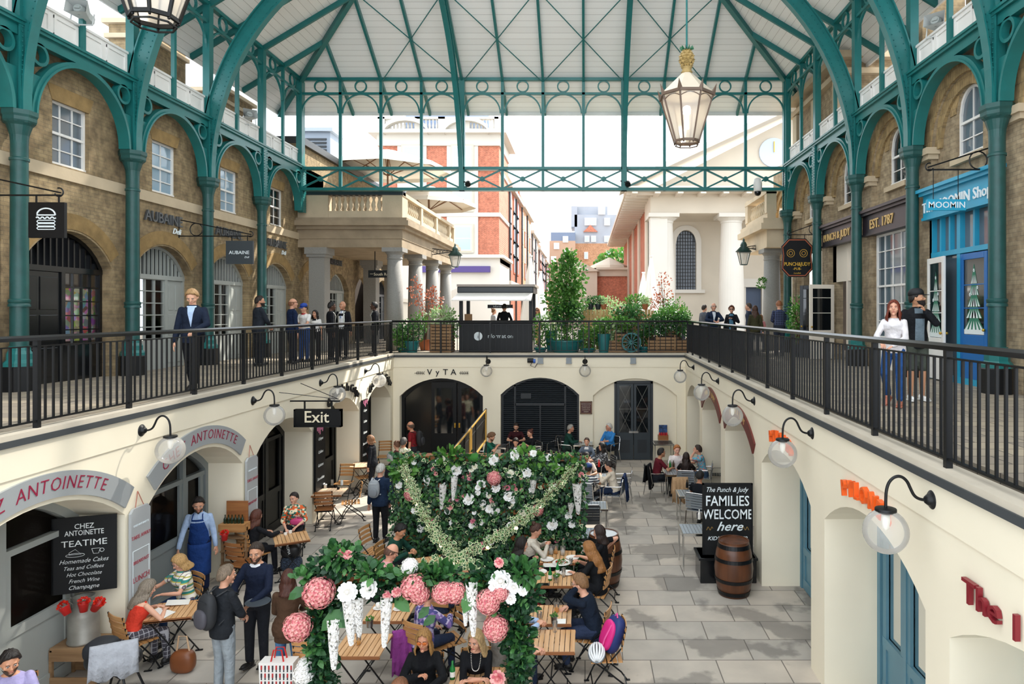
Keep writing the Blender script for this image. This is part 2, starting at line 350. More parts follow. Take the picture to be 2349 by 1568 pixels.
# ---- joinery of the lower arches
DOORN = [0]
def door(name=None):
    DOORN[0] += 1; e = bpy.data.objects.new('door_%d' % DOORN[0], None); COL.objects.link(e); e['kind'] = 'structure'; return e
def joinery(F, op, w, jm, divs, transom=-1.5, rail=None, gl=GLASS, t=.09, panel_below=-2.55, solid=()):
    """arched shopfront: frame, uprights at divs, glass, lower panels"""
    e = door(); ua, ub = op[0], op[1]
    m = MB(); archband(m, F, (ua, ub, op[2], op[3], op[4]), t, w-.065, w+.06); us = [ua+t]+list(divs)+[ub-t]
    for d in divs: m.fbox(F, d-.045, d+.045, w-.055, w+.055, op[2], arcz(op, d)-.03)
    if transom is not None: m.fbox(F, ua+.02, ub-.02, w-.05, w+.05, transom-.04, transom+.04)
    m.build('door_frame', jm, e)
    m = MB(); archpanel(m, F, op, panel_below if panel_below > PIT else PIT, w+.01); m.build('glazing', gl, e)
    for a, b in zip(us, us[1:]):
        p = MB(); p.fbox(F, a+.03, b-.03, w-.02, w+.03, PIT+.02, panel_below); q = .1
        p.fbox(F, a+.03, b-.03, w-.045, w+.0, panel_below-.1, panel_below+.03); p.fbox(F, a+.03, b-.03, w-.045, w, PIT+.02, PIT+.2)
        p.fbox(F, a+.03, a+.03+q, w-.04, w, PIT+.2, -1.6 if transom is None else transom); p.fbox(F, b-.03-q, b-.03, w-.04, w, PIT+.2, -1.6 if transom is None else transom)
        p.build('door_panel', jm, e, bevel=0)
    return e
BLUEJ = mat('#5b8798', .4, var=.06, obj=False)
for i, op in enumerate(LOPS):
    if i in (2, 3): joinery(PL, op, .72, GREYJ if i == 2 else GREYD, (op[0]+.75, op[1]-.75) if i == 3 else (op[0]+.9, op[1]-1.25), transom=-1.62, panel_below=-2.6)
    elif i >= 4: joinery(PL, op, .72, BLACK, (op[0]+.7, op[1]-.9), transom=-1.5, panel_below=-2.7)
    else: joinery(PL, op, .72, GREYJ, (op[0]+.9, op[1]-.9))
for i, op in enumerate(ROPS):
    joinery(PR, op, .77, BLUEJ if i < 4 else BLACK, (op[0]+.75, op[1]-.78), transom=-1.55, panel_below=-2.9)
# back wall fillings
e = door(); op = BOPS[0]; m = MB(); archpanel(m, PB, op, PIT, .34); m.build('boarding', BLACKG, e)
m = MB(); archband(m, PB, op, .1, .25, .33); m.build('door_frame', BLACK, e)
for a in (-5.28, -4.36):
    d = MB(); d.fbox(PB, a, a+.86, .26, .32, PIT+.02, -1.0); dl = d.build('door_leaf', BLACK, e)
    d = MB(); d.fbox(PB, a+.12, a+.74, .24, .262, -2.75, -1.2); d.build('door_pane', PANED, dl)
    d = MB(); hx = a+.8 if a < -5 else a+.03; d.fbox(PB, hx, hx+.03, .18, .26, -2.52, -2.44); d.fbox(PB, hx-.01, hx+.04, .235, .262, -2.56, -2.40); d.build('door_handle', GOLD, dl)
e = door(); op = BOPS[1]; m = MB(); archband(m, PB, op, .07, .2, .3)
for x in (-2.4, -.68): m.fbox(PB, x-.03, x+.03, .2, .28, PIT, arcz(op, x)-.05)
m.fbox(PB, -1.56, -1.51, .18, .26, PIT, -1.75); m.fbox(PB, -2.4, -.68, .2, .26, -1.80, -1.72); m.build('shutter_frame', SLATE, e)
m = MB(); z = PIT+.05
while z < op[4]-.1:
    hw = (op[1]-op[0])/2-.05
    if z > op[3]:
        while arcz(op, -1.535+hw) < z+.07 and hw > .1: hw -= .02
    m.add([PB(-1.535-hw, .21, z), PB(-1.535+hw, .21, z), PB(-1.535+hw, .29, z+.055), PB(-1.535-hw, .29, z+.055), PB(-1.535-hw, .21, z-.012), PB(-1.535+hw, .21, z-.012)], [(0, 1, 2, 3), (0, 1, 5, 4)]); z += .07
m.build('shutter_slats', SLATE, e); m = MB(); archpanel(m, PB, op, PIT, .3); m.build('shutter_back', DARK, e)
m = MB(); m.fbox(PB, -2.2, -1.85, .19, .21, -1.55, -1.38); m.build('notice', SLATE, e)
e = door(); m = MB(); m.fbox(PB, 1.0, 1.08, .1, .18, PIT, -.96); m.fbox(PB, 2.24, 2.32, .1, .18, PIT, -.96); m.fbox(PB, 1.0, 2.32, .1, .18, -1.03, -.94); m.build('door_frame', SLATE, e)
for a in (1.09, 1.67):
    d = MB(); d.fbox(PB, a, a+.56, .13, .17, PIT+.02, -1.04); dl = d.build('door_leaf', mat('#2e363c', .4), e)
    d = MB(); d.fbox(PB, a+.08, a+.48, .12, .132, -2.7, -1.1); d.build('door_pane', PANED, dl)
    d = MB()
    for x0, z0, x1, z1 in [(a+.08, -2.7+k*.8, a+.48, -1.9+k*.8) for k in (0, 1)]+[(a+.48, -2.7+k*.8, a+.08, -1.9+k*.8) for k in (0, 1)]: d.bar(PB(x0, .115, z0), PB(x1, .115, z1), .012)
    d.bar(PB(a+.08, .115, -1.9), PB(a+.48, .115, -1.9), .012); d.build('pane_lattice', mat('#6b6862', .5), dl)
    d = MB(); d.fbox(PB, a+.12, a+.44, .12, .135, -3.4, -2.95); d.build('door_grille', SLATE, dl)
m = MB(); m.fbox(PB, 1.5, 1.82, .09, .12, -2.72, -2.65); m.build('door_bolt', CHROME, e)

# ================================================================ upper facades
WINN = [0]
def sash(F, u0, u1, z0, z1, w, nx=2, nz=4, arch=0, jm=WHITE, pm=PANEB, t=.055):
    WINN[0] += 1; e = bpy.data.objects.new('window_%d' % WINN[0], None); COL.objects.link(e); e['kind'] = 'structure'
    op = (u0, u1, z0, z1-arch, z1); m = MB(); archband(m, F, op, t, w-.03, w+.05); m.fbox(F, u0, u1, w-.05, w+.05, z0, z0+t)
    zm = (z0+z1)/2; m.fbox(F, u0+.01, u1-.01, w-.034, w+.03, zm-.025, zm+.025)
    for i in range(1, nx): u = u0+(u1-u0)*i/nx; m.fbox(F, u-.011, u+.011, w-.01, w+.03, z0, arcz(op, u)-.02)
    for k in range(1, nz):
        z = z0+(z1-z0)*k/nz
        if abs(z-zm) > .05 and z < z1-arch+.02: m.fbox(F, u0+.01, u1-.01, w-.013, w+.027, z-.011, z+.011)
    fr = m.build('window_frame', jm, e); m = MB(); archpanel(m, F, op, z0, w+.015); m.build('window_pane', pm, fr); return e
def brickwall(name, F, u0, u1, z0, z1, ops, m_, depth=.35): m = MB(); arcade(m, F, u0, u1, z0, z1, ops, depth); return S(m, name, m_)
LC = [13.75+3.06*k for k in range(-3, 5)]; LW = [(c-.49, c+.49, 4.3, 5.56, 5.56, .16) for c in LC]
LS = [(c-1.18, c+1.18, 0, 2.35, 3.03, .3) for c in LC]
brickwall('wall_left_facade', LF, 3, 27, 0, 4.1, [o for o in LS if o[1] < 27], BR_L); brickwall('wall_left_facade', LF, 3, 27, 4.1, 6.75, [o for o in LW if o[1] < 27], BR_L)
m = MB(); m.fbox(LF, 3, 25.4, -.05, .1, 4.02, 4.26); S(m, 'trim_2', STONEL)
m = MB()
for c in LC:
    m.ringband((c, 2.35+.68-1.36), 1.40, 1.72, lambda a, b, d: LF(a, d, b), -.015, .02, pi*.2, pi*.8, 20)
    m.strip([(c-.5, 5.54), (c+.5, 5.54)], [(c-.62, 5.84), (c+.62, 5.84)], lambda a, b, d: LF(a, d, b), -.01, .02)
S(m, 'trim_3', VOUS)
for i, c in enumerate(LC):
    if 12 < c: sash(LF, c-.49, c+.49, 4.3, 5.56, .11, 3 if i == 3 else 2, 4, pm=PANE if i == 3 else PANEB if i < 6 else PANED)
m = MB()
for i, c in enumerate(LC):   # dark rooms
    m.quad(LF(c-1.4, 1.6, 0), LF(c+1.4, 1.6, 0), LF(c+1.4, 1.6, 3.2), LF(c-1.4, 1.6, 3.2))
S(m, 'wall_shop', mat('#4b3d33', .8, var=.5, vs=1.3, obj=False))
def shopfront(F, op, w, jm, sgn, black=False):
    e = door(); ua, ub = op[0], op[1]; zt = 2.26; m = MB(); archband(m, F, op, .07, w-.05, w+.05, 20); m.fbox(F, ua, ub, w-.06, w+.05, zt-.05, zt+.06)
    dv = (ub-.78) if not black else (ua+1.25); m.fbox(F, dv-.05, dv+.05, w-.055, w+.045, 0, zt)
    k = int((ub-ua)/.15)
    for i in range(1, k):
        u = ua+(ub-ua)*i/k; z = arcz(op, u)-.10
        if z > zt+.1: m.fbox(F, u-.018, u+.018, w-.03, w+.02, zt, z+.05); 
    m.build('shop_frame', jm, e)
    m = MB(); archpanel(m, F, op, zt, w+.02); m.build('fanlight', BLACKG if black else PANED, e)
    a, b = (ua+.07, dv-.05); c, d = (dv+.05, ub-.07)
    if black: a, b, c, d = c, d, a, b
    m = MB(); m.fbox(F, a, b, w, w+.01, .75 if not black else .35, zt-.05); m.build('shop_pane', GLASS, e)
    m = MB(); nx, nz = 4, 5
    for i in range(nx+1): u = a+(b-a)*i/nx; m.fbox(F, u-.013, u+.013, w-.03, w+.02, .7, zt-.05)
    for i in range(nz+1): z = .75+(zt-.8)*i/nz; m.fbox(F, a, b, w-.034, w+.017, z-.013, z+.013)
    m.fbox(F, a, b, w-.04, w+.02, 0, .72); m.build('glazing_bars', jm, e)
    m = MB(); m.fbox(F, c, d, w-.02, w+.03, 0, zt-.05)
    for z0, z1 in ((.12, .7), (.82, 1.35), (1.45, 2.1)):
        for q0, q1 in ((c+.08, (c+d)/2-.04), ((c+d)/2+.04, d-.08)): m.fbox(F, q0, q1, w-.035, w, z0, z1)
    m.build('door_leaf', jm, e, bevel=.01)
for i, c in enumerate(LC):
    if 12 < c < 27: shopfront(LF, LS[i], .26, BLACKG if i == 3 else GREYJ, 1, i == 3)
# curtains, products inside the shops of the walkway
m = MB(); m.quad(LF(14.0, .4, .8), LF(15.0, .4, .8), LF(15.0, .4, 1.9), LF(14.0, .4, 1.9))
T = NT('window_poster'); vo = T.n('ShaderNodeTexVoronoi'); vo.inputs['Scale'].default_value = 9; T.l(T.pos(), vo.inputs[0]); T.l(T.mix(.35, vo.outputs['Color'], (.5, .2, .1, 1)), T.b.inputs['Base Color'])
m.build('window_display', T.m, label='colourful printed display behind the black shop window bars', cat='poster')
# iron balcony parapets and roof of left range
for nm, F, us in (('wall_parapet_left', lambda u, w, z: (-10.1-w, u, z), (12.19, 24.4)), ('wall_parapet_right', lambda u, w, z: (7.14+w, u, z), (11.8, 24.0))):
    m = MB(); u = us[0]-9.15; m.fbox(F, u, us[1], .05, .12, 6.6, 7.12)
    while u < us[1]-.3:
        for k in range(4):
            a = u+.12+k*.72; m.fbox(F, a, a+.62, .03, .05, 7.02, 7.08); m.fbox(F, a, a+.62, .03, .05, 6.68, 6.74); m.fbox(F, a, a+.06, .026, .05, 6.675, 7.085); m.fbox(F, a+.56, a+.62, .026, .05, 6.675, 7.085)
        u += 3.05
    m.fbox(F, us[0]-9.15, us[1], .02, .15, 7.12, 7.17); S(m, nm, WHITE)
m = MB(); m.box(-14, -10.35, 3, 25, 6.6, 6.7); m.box(7.55, 12, 3, 25, 6.6, 6.7); S(m, 'roof_flat', mat('#6b6a68', .8))
def chimney(x0, x1, y0, y1, z0, z1, lab):
    t = thing('chimney_stack', lab, 'chimney', ((x0+x1)/2, (y0+y1)/2, z0)); m = MB(); m.box(x0, x1, y0, y1, z0, z1); m.build('brick_stack', BR_L, t)
    m = MB(); m.box(x0-.08, x1+.08, y0-.08, y1+.08, z1-.5, z1-.38); m.box(x0-.12, x1+.12, y0-.12, y1+.12, z1-.12, z1); m.build('stone_cap', STONEL, t)
chimney(-12.7, -11.7, 18.2, 20.0, 6.7, 9.2, 'brown brick chimney stack behind the white parapet, over the second hanging sign')
chimney(-12.8, -11.7, 22.2, 24.0, 6.7, 8.7, 'lower brick chimney stack by the grey loudspeaker horn near the corner post')
chimney(8.7, 9.9, 13.9, 15.6, 6.7, 10.6, 'tall dark brick chimney stack above the loudspeaker over the blue shop')
chimney(8.7, 9.8, 17.6, 19.0, 6.7, 11.0, 'brown brick tower with stone bands above the pub front')
# right facade
RC = [13.35+3.06*k for k in range(-3, 5)]
RO = [(c-1.22, c+1.22, 0, 4.85, 6.07, .12) for c in RC]; RF2 = lambda u, w, z: RF(u, w+.12, z)
brickwall('wall_right_facade', RF, 3, 26, 0, 6.75, RO, BR_R, .12)
brickwall('wall_right_inner', RF2, 3, 26, 3.9, 6.75, [(c-.45, c+.45, 4.5, 5.4, 5.85, .12) for c in RC], BR_R, .3)
brickwall('wall_right_inner', RF2, 3, 26, 0, 3.9, [(c-.95, c+.95, 0, 3.4, 3.4, .2) for c in RC], BR_R, .3)
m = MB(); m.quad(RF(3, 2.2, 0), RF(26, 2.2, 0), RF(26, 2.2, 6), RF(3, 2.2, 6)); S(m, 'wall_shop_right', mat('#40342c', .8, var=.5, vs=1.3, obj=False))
m = MB()
for c in RC:
    m.ringband((c, 4.85), 1.22, 1.5, lambda a, b, d: RF(a, d, b), -.03, .02, 0, pi, 24); m.ringband((c, 4.85), .98, 1.22, lambda a, b, d: RF(a, d, b), .05, .12, 0, pi, 24)
    m.ringband((c, 5.4), .46, .68, lambda a, b, d: RF2(a, d, b), -.02, .05, 0, pi, 18)
S(m, 'trim_4', mat_brick('arch_brick', 1, 2, '#b0966a', '#8a7148', '#6d5d4a', .08, .24, .2))
m = MB()
for c in [x-1.53 for x in RC]+[RC[-1]+1.53]: m.fbox(RF, c-.36, c+.36, -.1, .12, 4.66, 4.76); m.fbox(RF, c-.42, c+.42, -.16, .12, 4.76, 4.9)
for c in RC: m.fbox(RF2, c-.55, c+.55, -.1, .1, 4.36, 4.48)
S(m, 'trim_5', STONEL)
for i, c in enumerate(RC):
    if c > 12: sash(RF2, c-.45, c+.45, 4.5, 5.85, .08, 2, 4, arch=.45, pm=PANE if i == 3 else PANED)
m = MB(); m.box(7.8, 9.4, 20.6, 25.2, 6.7, 9.0); S(m, 'wall_attic', BR_R)
m = MB(); m.box(7.6, 9.6, 20.4, 25.4, 8.55, 8.72); m.box(7.5, 9.6, 20.3, 25.5, 9.0, 9.2); m.box(7.4, 7.6, 20, 25.2, 6.62, 6.85)
for y in (20.6, 22.6, 24.6): m.box(7.62, 7.8, y, y+.45, 6.7, 8.5)
S(m, 'trim_6', STONEL)
# shopfronts of the right side
def fascia(F, u0, u1, m_, lab):
    m = MB(); m.fbox(F, u0, u1, -.12, .05, 3.42, 3.88); m.fbox(F, u0-.04, u1+.04, -.2, .05, 3.88, 3.95); m.fbox(F, u0-.07, u1+.07, -.26, .05, 3.95, 4.02); m.fbox(F, u0-.02, u1+.02, -.15, .05, 3.36, 3.42)
    return m
MOO = mat('#2a9fc4', .4, var=.05, obj=False); MOOD = mat('#1668b0', .35, obj=False); PLUM = mat('#2a2128', .4); GILT = mat('#d9b777', .5, metal=.2); LETW = mat('#eaf3f6', .5)
t = thing('shop_sign', 'bright blue painted fascia board lettered in white over the blue shop', 'sign', (7.5, 13.3, 3.4)); fascia(RF, 12.05, 14.7, 0, 0).build('board', MOO, t)
m = MB(); text(m, 'The MOOMIN Shop', RF(13.45, -.125, 3.52), (0, -1, 0), (0, 0, 1), .3, .02, off=.008); m.build('lettering', LETW, t)
t = thing('shop_sign', 'dark plum fascia board with gold EST. 1787 lettering', 'sign', (7.5, 16.4, 3.4)); fascia(RF, 15.25, 17.9, 0, 0).build('board', PLUM, t)
m = MB(); text(m, 'EST. 1787', RF(16.75, -.125, 3.52), (0, -1, 0), (0, 0, 1), .33, .02, off=.008); m.build('lettering', GILT, t)
t = thing('shop_sign', 'dark fascia board with gold PUNCH & JUDY lettering by the pub doors', 'sign', (7.5, 19.5, 3.4)); fascia(RF, 18.3, 20.95, 0, 0).build('board', PLUM, t)
m = MB(); text(m, 'PUNCH & JUDY', RF(19.75, -.125, 3.53), (0, -1, 0), (0, 0, 1), .3, .02, off=.008); m.build('lettering', GILT, t)
# blue shop
e = door(); m = MB()
for u in (12.48, 13.53, 14.6): m.fbox(RF, u-.06, u+.06, .0, .2, .1, 3.4)
m.fbox(RF, 12.5, 14.58, -.01, .17, 2.56, 2.66); [m.fbox(RF, q, q+.06, .01, .18, 2.56, 3.4) for q in (12.98, 13.85, 14.2)]; m.fbox(RF, 12.35, 14.65, -.02, .25, 0, .12); m.build('shop_frame', MOO, e)
m = MB(); m.fbox(RF, 12.5, 14.58, .1, .11, 2.6, 3.4); m.fbox(RF, 13.55, 14.58, .1, .11, .12, 2.6); m.build('shop_pane', PANE, e)
SNOW = mat('#e8f1f2', .5); FIR = mat('#2f7a5f', .6)
def leafdoor(par, o, dirv, wd, h, jm, tree=True, nm='door_leaf'):
    o = V(o); d = V(dirv).normalized(); n = V((0, 0, 1)).cross(d); F = lambda u, w, z: tuple(o+d*u+n*w+V((0, 0, z)))
    m = MB(); m.fbox(F, 0, .1, -.025, .025, 0, h); m.fbox(F, wd-.1, wd, -.025, .025, 0, h); m.fbox(F, .1, wd-.1, -.025, .025, h-.12, h); m.fbox(F, .1, wd-.1, -.025, .025, 0, .85)
    for z in (1.35, 1.8): m.fbox(F, .1, wd-.1, -.012, .012, z, z+.02)
    L = m.build(nm, jm, par, bevel=.006); m = MB(); m.fbox(F, .1, wd-.1, -.005, .005, .85, h-.12); m.build('door_pane', PANED, L)
    if tree:
        for sd in (-1, 1):
            m = MB(); c = wd/2; q = sd*.008
            for k in range(5):
                z0 = .95+k*.22; r = (wd/2-.12)*(1-k*.17); m.add([F(c-r, q, z0), F(c+r, q, z0), F(c, q, z0+.38)], [(0, 1, 2)], 0)
                for j in range(5): a = c-r+2*r*(j+.2)/5; m.add([F(a, q*1.5, z0), F(a+r*.25, q*1.5, z0), F((a+c)/2+.02, q*1.5, z0+.17)], [(0, 1, 2)], 1)
            m.fbox(F, .12, wd-.12, q, q*1.3, .86, .95, 1)
            for a, z in ((c, 2.08), (c+.12, 1.75), (c-.13, 1.62)):
                for k in range(3): an = k*pi/3; m.bar(F(a-.035*cos(an), q*1.5, z-.035*sin(an)), F(a+.035*cos(an), q*1.5, z+.035*sin(an)), .008, mi=1)
            m.build('snowy_tree_print', [FIR, SNOW], L)
    m = MB(); m.sph(F(wd-.05, -.06, .95), .03, 10, 6); m.sph(F(wd-.05, .06, .95), .03, 10, 6); m.build('door_knob', GOLD, L)
e2 = thing('shop_door', 'royal blue glazed door with painted snowy fir tree', 'door', RF(13.2, -.02, .12)); leafdoor(e2, RF(13.46, .02, .12), (0, -1, 0), .9, 2.42, MOOD)
e2 = thing('shop_door', 'white glazed door leaf folded open beside the blue door', 'door', RF(14.2, -.05, .12)); leafdoor(e2, RF(14.52, -.10, .03), (-.12, -1, 0), .86, 2.5, WHITE)
# est. 1787 window and pub doors
WINN[0] += 1; wa = sash(RF, 15.3, 17.5, .75, 3.36, .1, 5, 6, pm=PANE); m = MB(); m.fbox(RF, 15.25, 17.6, 0, .1, 0, .75); S(m, 'wall_stallriser', WHITE)
m = MB(); text(m, 'NatWest', RF(16.4, .095, 2.05), (0, 1, 0), (0, 0, 1), .2, .004, off=.008); 
e = door(); m = MB(); m.fbox(RF, 18.3, 20.9, .12, .16, 2.3, 3.38); m.fbox(RF, 18.3, 18.42, .1, .2, 0, 3.38); m.fbox(RF, 20.8, 20.9, .1, .2, 0, 3.38); m.fbox(RF, 19.5, 19.6, .1, .2, 0, 3.38); m.build('shop_frame', mat('#e9dfd0', .5), e)
leafdoor(e, RF(20.3, .0, .02), (-.95, -.2, 0), .8, 2.2, mat('#e9dfd0', .5), False)
leafdoor(e, RF(20.7, -.1, .02), (-.95, .25, 0), .75, 2.2, SLATE, False)
t = thing('no_smoking_sign', 'small white and red prohibition notice on the grey open pub door', 'sign', (7.0, 20.6, 1.3)); m = MB(); m.box(6.75, 7.0, 20.55, 20.57, 1.3, 1.7); m.build('board', WHITE, t)
m = MB(); m.ringband((6.875, 1.57), .06, .08, lambda a, b, d: (a, d, b), 20.545, 20.55); m.bar((6.82, 20.545, 1.52), (6.93, 20.545, 1.62), .014); m.box(6.76, 6.99, 20.54, 20.55, 1.32, 1.42); m.build('red_symbol', mat('#c22', .5), t)
# ================================================================ iron columns, arches, truss and roof
LY = [12.19+3.05*k for k in range(-3, 4)]; RY = [11.83+3.06*k for k in range(-3, 4)]
proto_col = thing('iron_column', 'x', 'column')
m = MB(); m.lathe([(.27, 0), (.27, .42), (.25, .44)], n=8, a0=pi/8); m.build('black_base', BLACK, proto_col)
m = MB(); m.lathe([(.25, .44), (.25, .50), (.20, .56), (.20, .66), (.17, .72), (.165, .80)], n=8, a0=pi/8); m.build('foot', TEAL, proto_col)
m = MB(); m.lathe([(.14, .7), (.14, 1.5), (.165, 1.5), (.165, 1.54), (.15, 1.56), (.165, 1.58), (.165, 1.62), (.14, 1.64), (.132, 4.1), (.15, 4.1), (.15, 4.14), (.132, 4.16), (.132, 4.45)], n=24); autosmooth(m.build('shaft', TEALCOL, proto_col))
m = MB(); m.lathe([(.13, 4.4), (.14, 4.55), (.19, 4.72), (.24, 4.78)], n=20); m.lathe([(.24, 4.76), (.26, 4.8), (.26, 4.86), (.28, 4.9), (.28, 4.98), (.2, 4.99)], n=8, a0=pi/8); m.build('capital', TEALCOL, proto_col)
ordn = ['closest to the camera of its row', 'carrying the second curved rib', 'beside the second hanging shop sign', 'by the grey shopfronts near the corner']
k = 0
labL = {0: 'teal iron column in front of the black burger shop arch', 1: 'teal iron column between the black shop arch and the first grey shopfront', 2: 'teal iron column behind the man in the navy blazer', 3: 'teal iron column behind the charcoal suited man by the grey shopfronts'}
labR = {0: 'teal iron column in front of the blue shop, on the pub side walkway', 1: 'teal iron column between the blue shop and the EST. 1787 front', 2: 'teal iron column between the EST. 1787 front and the pub doors', 3: 'teal iron column beside the octagonal hanging pub sign', 4: 'teal iron column under the corner post beside the stone portico, church side'}
for i, y in enumerate(LY):
    if i < 3 or i > 6: continue
    j = i-3
    c = proto_col if k == 0 else dup(proto_col); k += 1; c.location = (-10.10, y, 0); c['label'] = labL[j]; c['group'] = 'iron columns of the arcades'
for i, y in enumerate(RY+[RY[-1]+3.06]):
    if i < 3: continue
    c = dup(proto_col); c.location = (7.14, y, 0); c['label'] = labR[i-3]
AL = lambda u, w, z: (-10.10-w, u, z); AR = lambda u, w, z: (7.14+w, u, z)
def arcade_bay(F, ua, ub, lab):
    t = thing('iron_arch', lab, 'arch', F((ua+ub)/2, 0, 4.98)); fn = lambda a, b, d: F(a, d, b); c = (ua+ub)/2; R = (ub-ua)/2-.17
    m = MB(); m.ringband((c, 4.98), R-.09, R, fn, -.09, .09, 0, pi, 32); m.ringband((c, 4.98), R-.11, R-.07, fn, -.12, .12, 0, pi, 32); autosmooth(m.build('arch_band', TEAL, t))
    m = MB(); m.fbox(F, ua, ub, -.07, .07, 4.98+R-.02, 6.52); m.fbox(F, ua, ub, -.13, .13, 6.5, 6.56); m.fbox(F, ua, ub, -.16, .16, 6.56, 6.61); m.build('cornice', TEAL, t)
    for s in (-1, 1):
        u = c+s*(R+.17-.38); m = MB(); m.ringband((u, 6.14), .15, .21, fn, -.07, .07); m.fbox(F, min(u, u+s*.2), max(u, u+s*.2), -.02, .02, 6.42, 6.44); autosmooth(m.build('spandrel_ring', TEAL, t))
        m = MB(); m.strip([(c+s*(R+.0)*cos(a), 4.98+R*sin(a)) for a in (.0, .15, .3, .45, .6)], [(c+s*(R+.17), 4.98+R*sin(a)) for a in (.0, .15, .3, .45, .6)], fn, -.05, .05); m.build('spandrel_web', TEAL, t)
def frieze_bay(F, u0, u1, t):   # one arched panel with ring, below the eaves
    fn = lambda a, b, d: F(a, d, b); c = (u0+u1)/2; R = (u1-u0)/2-.05
    m = MB(); A = [(c+(R)*cos(a), 8.45+.70*sin(a)) for a in [pi*i/18 for i in range(19)]]; B = [(c+(R-.05)*cos(a), 8.45+.65*sin(a)) for a in [pi*i/18 for i in range(19)]]
    m.strip(A, B, fn, -.03, .03); m.ringband((c, 9.40), .175, .22, fn, -.03, .03); m.build('frieze_arch', TEAL, t)
def side(F, Y, lab, n0, labs):
    for i, (a, b) in enumerate(zip(Y, Y[1:])):
        if i < n0: continue
        arcade_bay(F, a, b, labs[i-n0])
    t = thing('iron_arcade_frame', lab, 'iron frame', F(Y[0], 0, 6.6))
    m = MB(); m.fbox(F, Y[0], Y[-1], -.05, .05, 9.10, 9.18); m.build('frieze_rail', TEAL, t); m = MB(); m.fbox(F, Y[0], Y[-1], -.07, .07, 9.60, 9.70); m.build('eaves_rail', TEAL, t)
    for i, y in enumerate(Y):
        m = MB(); m.fbox(F, y-.1, y+.1, -.09, .09, 4.95, 9.62); m.fbox(F, y-.13, y+.13, -.12, -.09, 4.95, 6.6)
        for z in range(18): m.sph(F(y-.09, -.13, 5.1+z*.085), .013, 6, 4); m.sph(F(y+.09, -.13, 5.1+z*.085), .013, 6, 4)
        m.build('post', TEAL, t)
        if i < len(Y)-1:
            y2 = (y+Y[i+1])/2; m = MB(); m.fbox(F, y2-.045, y2+.045, -.045, .045, 6.6, 9.62); m.build('slender_post', TEAL, t)
            if i >= n0-1: frieze_bay(F, y, y2, t); frieze_bay(F, y2, Y[i+1], t)
LYY = LY+[24.3]; RYY = RY+[24.07]
LYY = LY[:-1]+[LY[-1], 24.3] if LY[-1] < 23 else LY
RYY = RY+[24.07] if RY[-1] < 23 else RY
side(AL, LYY, 'teal iron arcade posts with arched frieze along the burger shop side', 2, ['teal iron arch cut by the frame edge over the near burger shop column', 'teal iron arch with rings over the first brick window and burger sign', 'teal iron arch with rings over the brick window above the first AUBAINE letters',
  'teal iron arch with rings over the sash window by the hanging AUBAINE sign', 'teal iron arch with rings ending at the corner post by the balustrade'])
side(AR, RYY, 'teal iron arcade posts with arched frieze along the pub side', 2, ['teal iron arch cut by the frame edge beyond the blue shop column', 'teal iron arch with rings over the arched window above the blue shop', 'teal iron arch with rings over the arched window above EST. 1787',
  'teal iron arch with rings over the arched window above the pub doors', 'teal iron arch with rings ending at the corner post by the church'])
# curved ribs
RR = 6.45
def rib(fn, amax, lab, wd=.2, dp=.34, zs=4.98):
    t = thing('curved_rib', lab, 'iron rib', fn(0, 5.0, 0), group='curved ribs of the roof'); N = 26
    A = []; B = []; 
    for i in range(N+1):
        a = amax*i/N; k = .12+.5*min(i/7, 1); d = dp*(.7+.3*min(i/6, 1))
        A.append((RR-(RR-d*.5)*cos(a)+0, 5.3+(RR-d*.5)*sin(a))); B.append((RR-(RR+d*.5)*cos(a), 5.3+(RR+d*.5)*sin(a)))
    A = [(A[0][0], zs)]+A; B = [(B[0][0], zs)]+B; f3 = lambda a, b, d: fn(a, b, d)
    m = MB(); m.strip(A, B, f3, -.03, .03)
    m.build('rib_web', TEAL, t)
    off = lambda P, k: [(x+k, y) for x, y in P]
    for nm, P, s in (('inner_flange', A, 1), ('outer_flange', B, -1)):
        Q = []
        for i, (x, y) in enumerate(P):
            a = amax*max(i-1, 0)/N; Q.append((x+s*.03*cos(a), y-s*.03*sin(a)))
        m = MB(); m.strip(P, Q, f3, -wd/2, wd/2); m.build(nm, TEAL, t)
    m = MB()
    for i in range(0, 60):
        a = amax*(i+.5)/60
        for dd, s in ((.09, 1), (-.09, 1)):
            r = RR+dd
            for q in (-.035, .035): m.sph(fn(RR-r*cos(a), 5.3+r*sin(a), q), .014, 6, 4)
    m.build('rivets', TEAL, t)
for y, lab in zip(LY[2:], ['curved rib rising off the column beyond the frame edge, burger shop side', 'curved rib rising from the column by the burger sign', 'curved rib rising behind the partly seen lantern', 'curved rib rising from the column by the hanging AUBAINE sign', 'curved rib rising from the last column before the corner, burger side']):
    if y == LY[-1]: continue
    rib(lambda a, b, d, y=y: (-10.1+a, y+d, b), 1.25, lab)
for y, lab in zip(RY[2:], ['curved rib beyond the blue shop column at the frame edge', 'curved rib rising from the column in front of the blue shop', 'curved rib rising between the blue shop and EST. 1787', 'curved rib rising above the EST. 1787 front', 'curved rib rising by the octagonal pub sign']):
    if y != RY[-1]: rib(lambda a, b, d, y=y: (7.14-a, y+d, b), 1.25, lab)
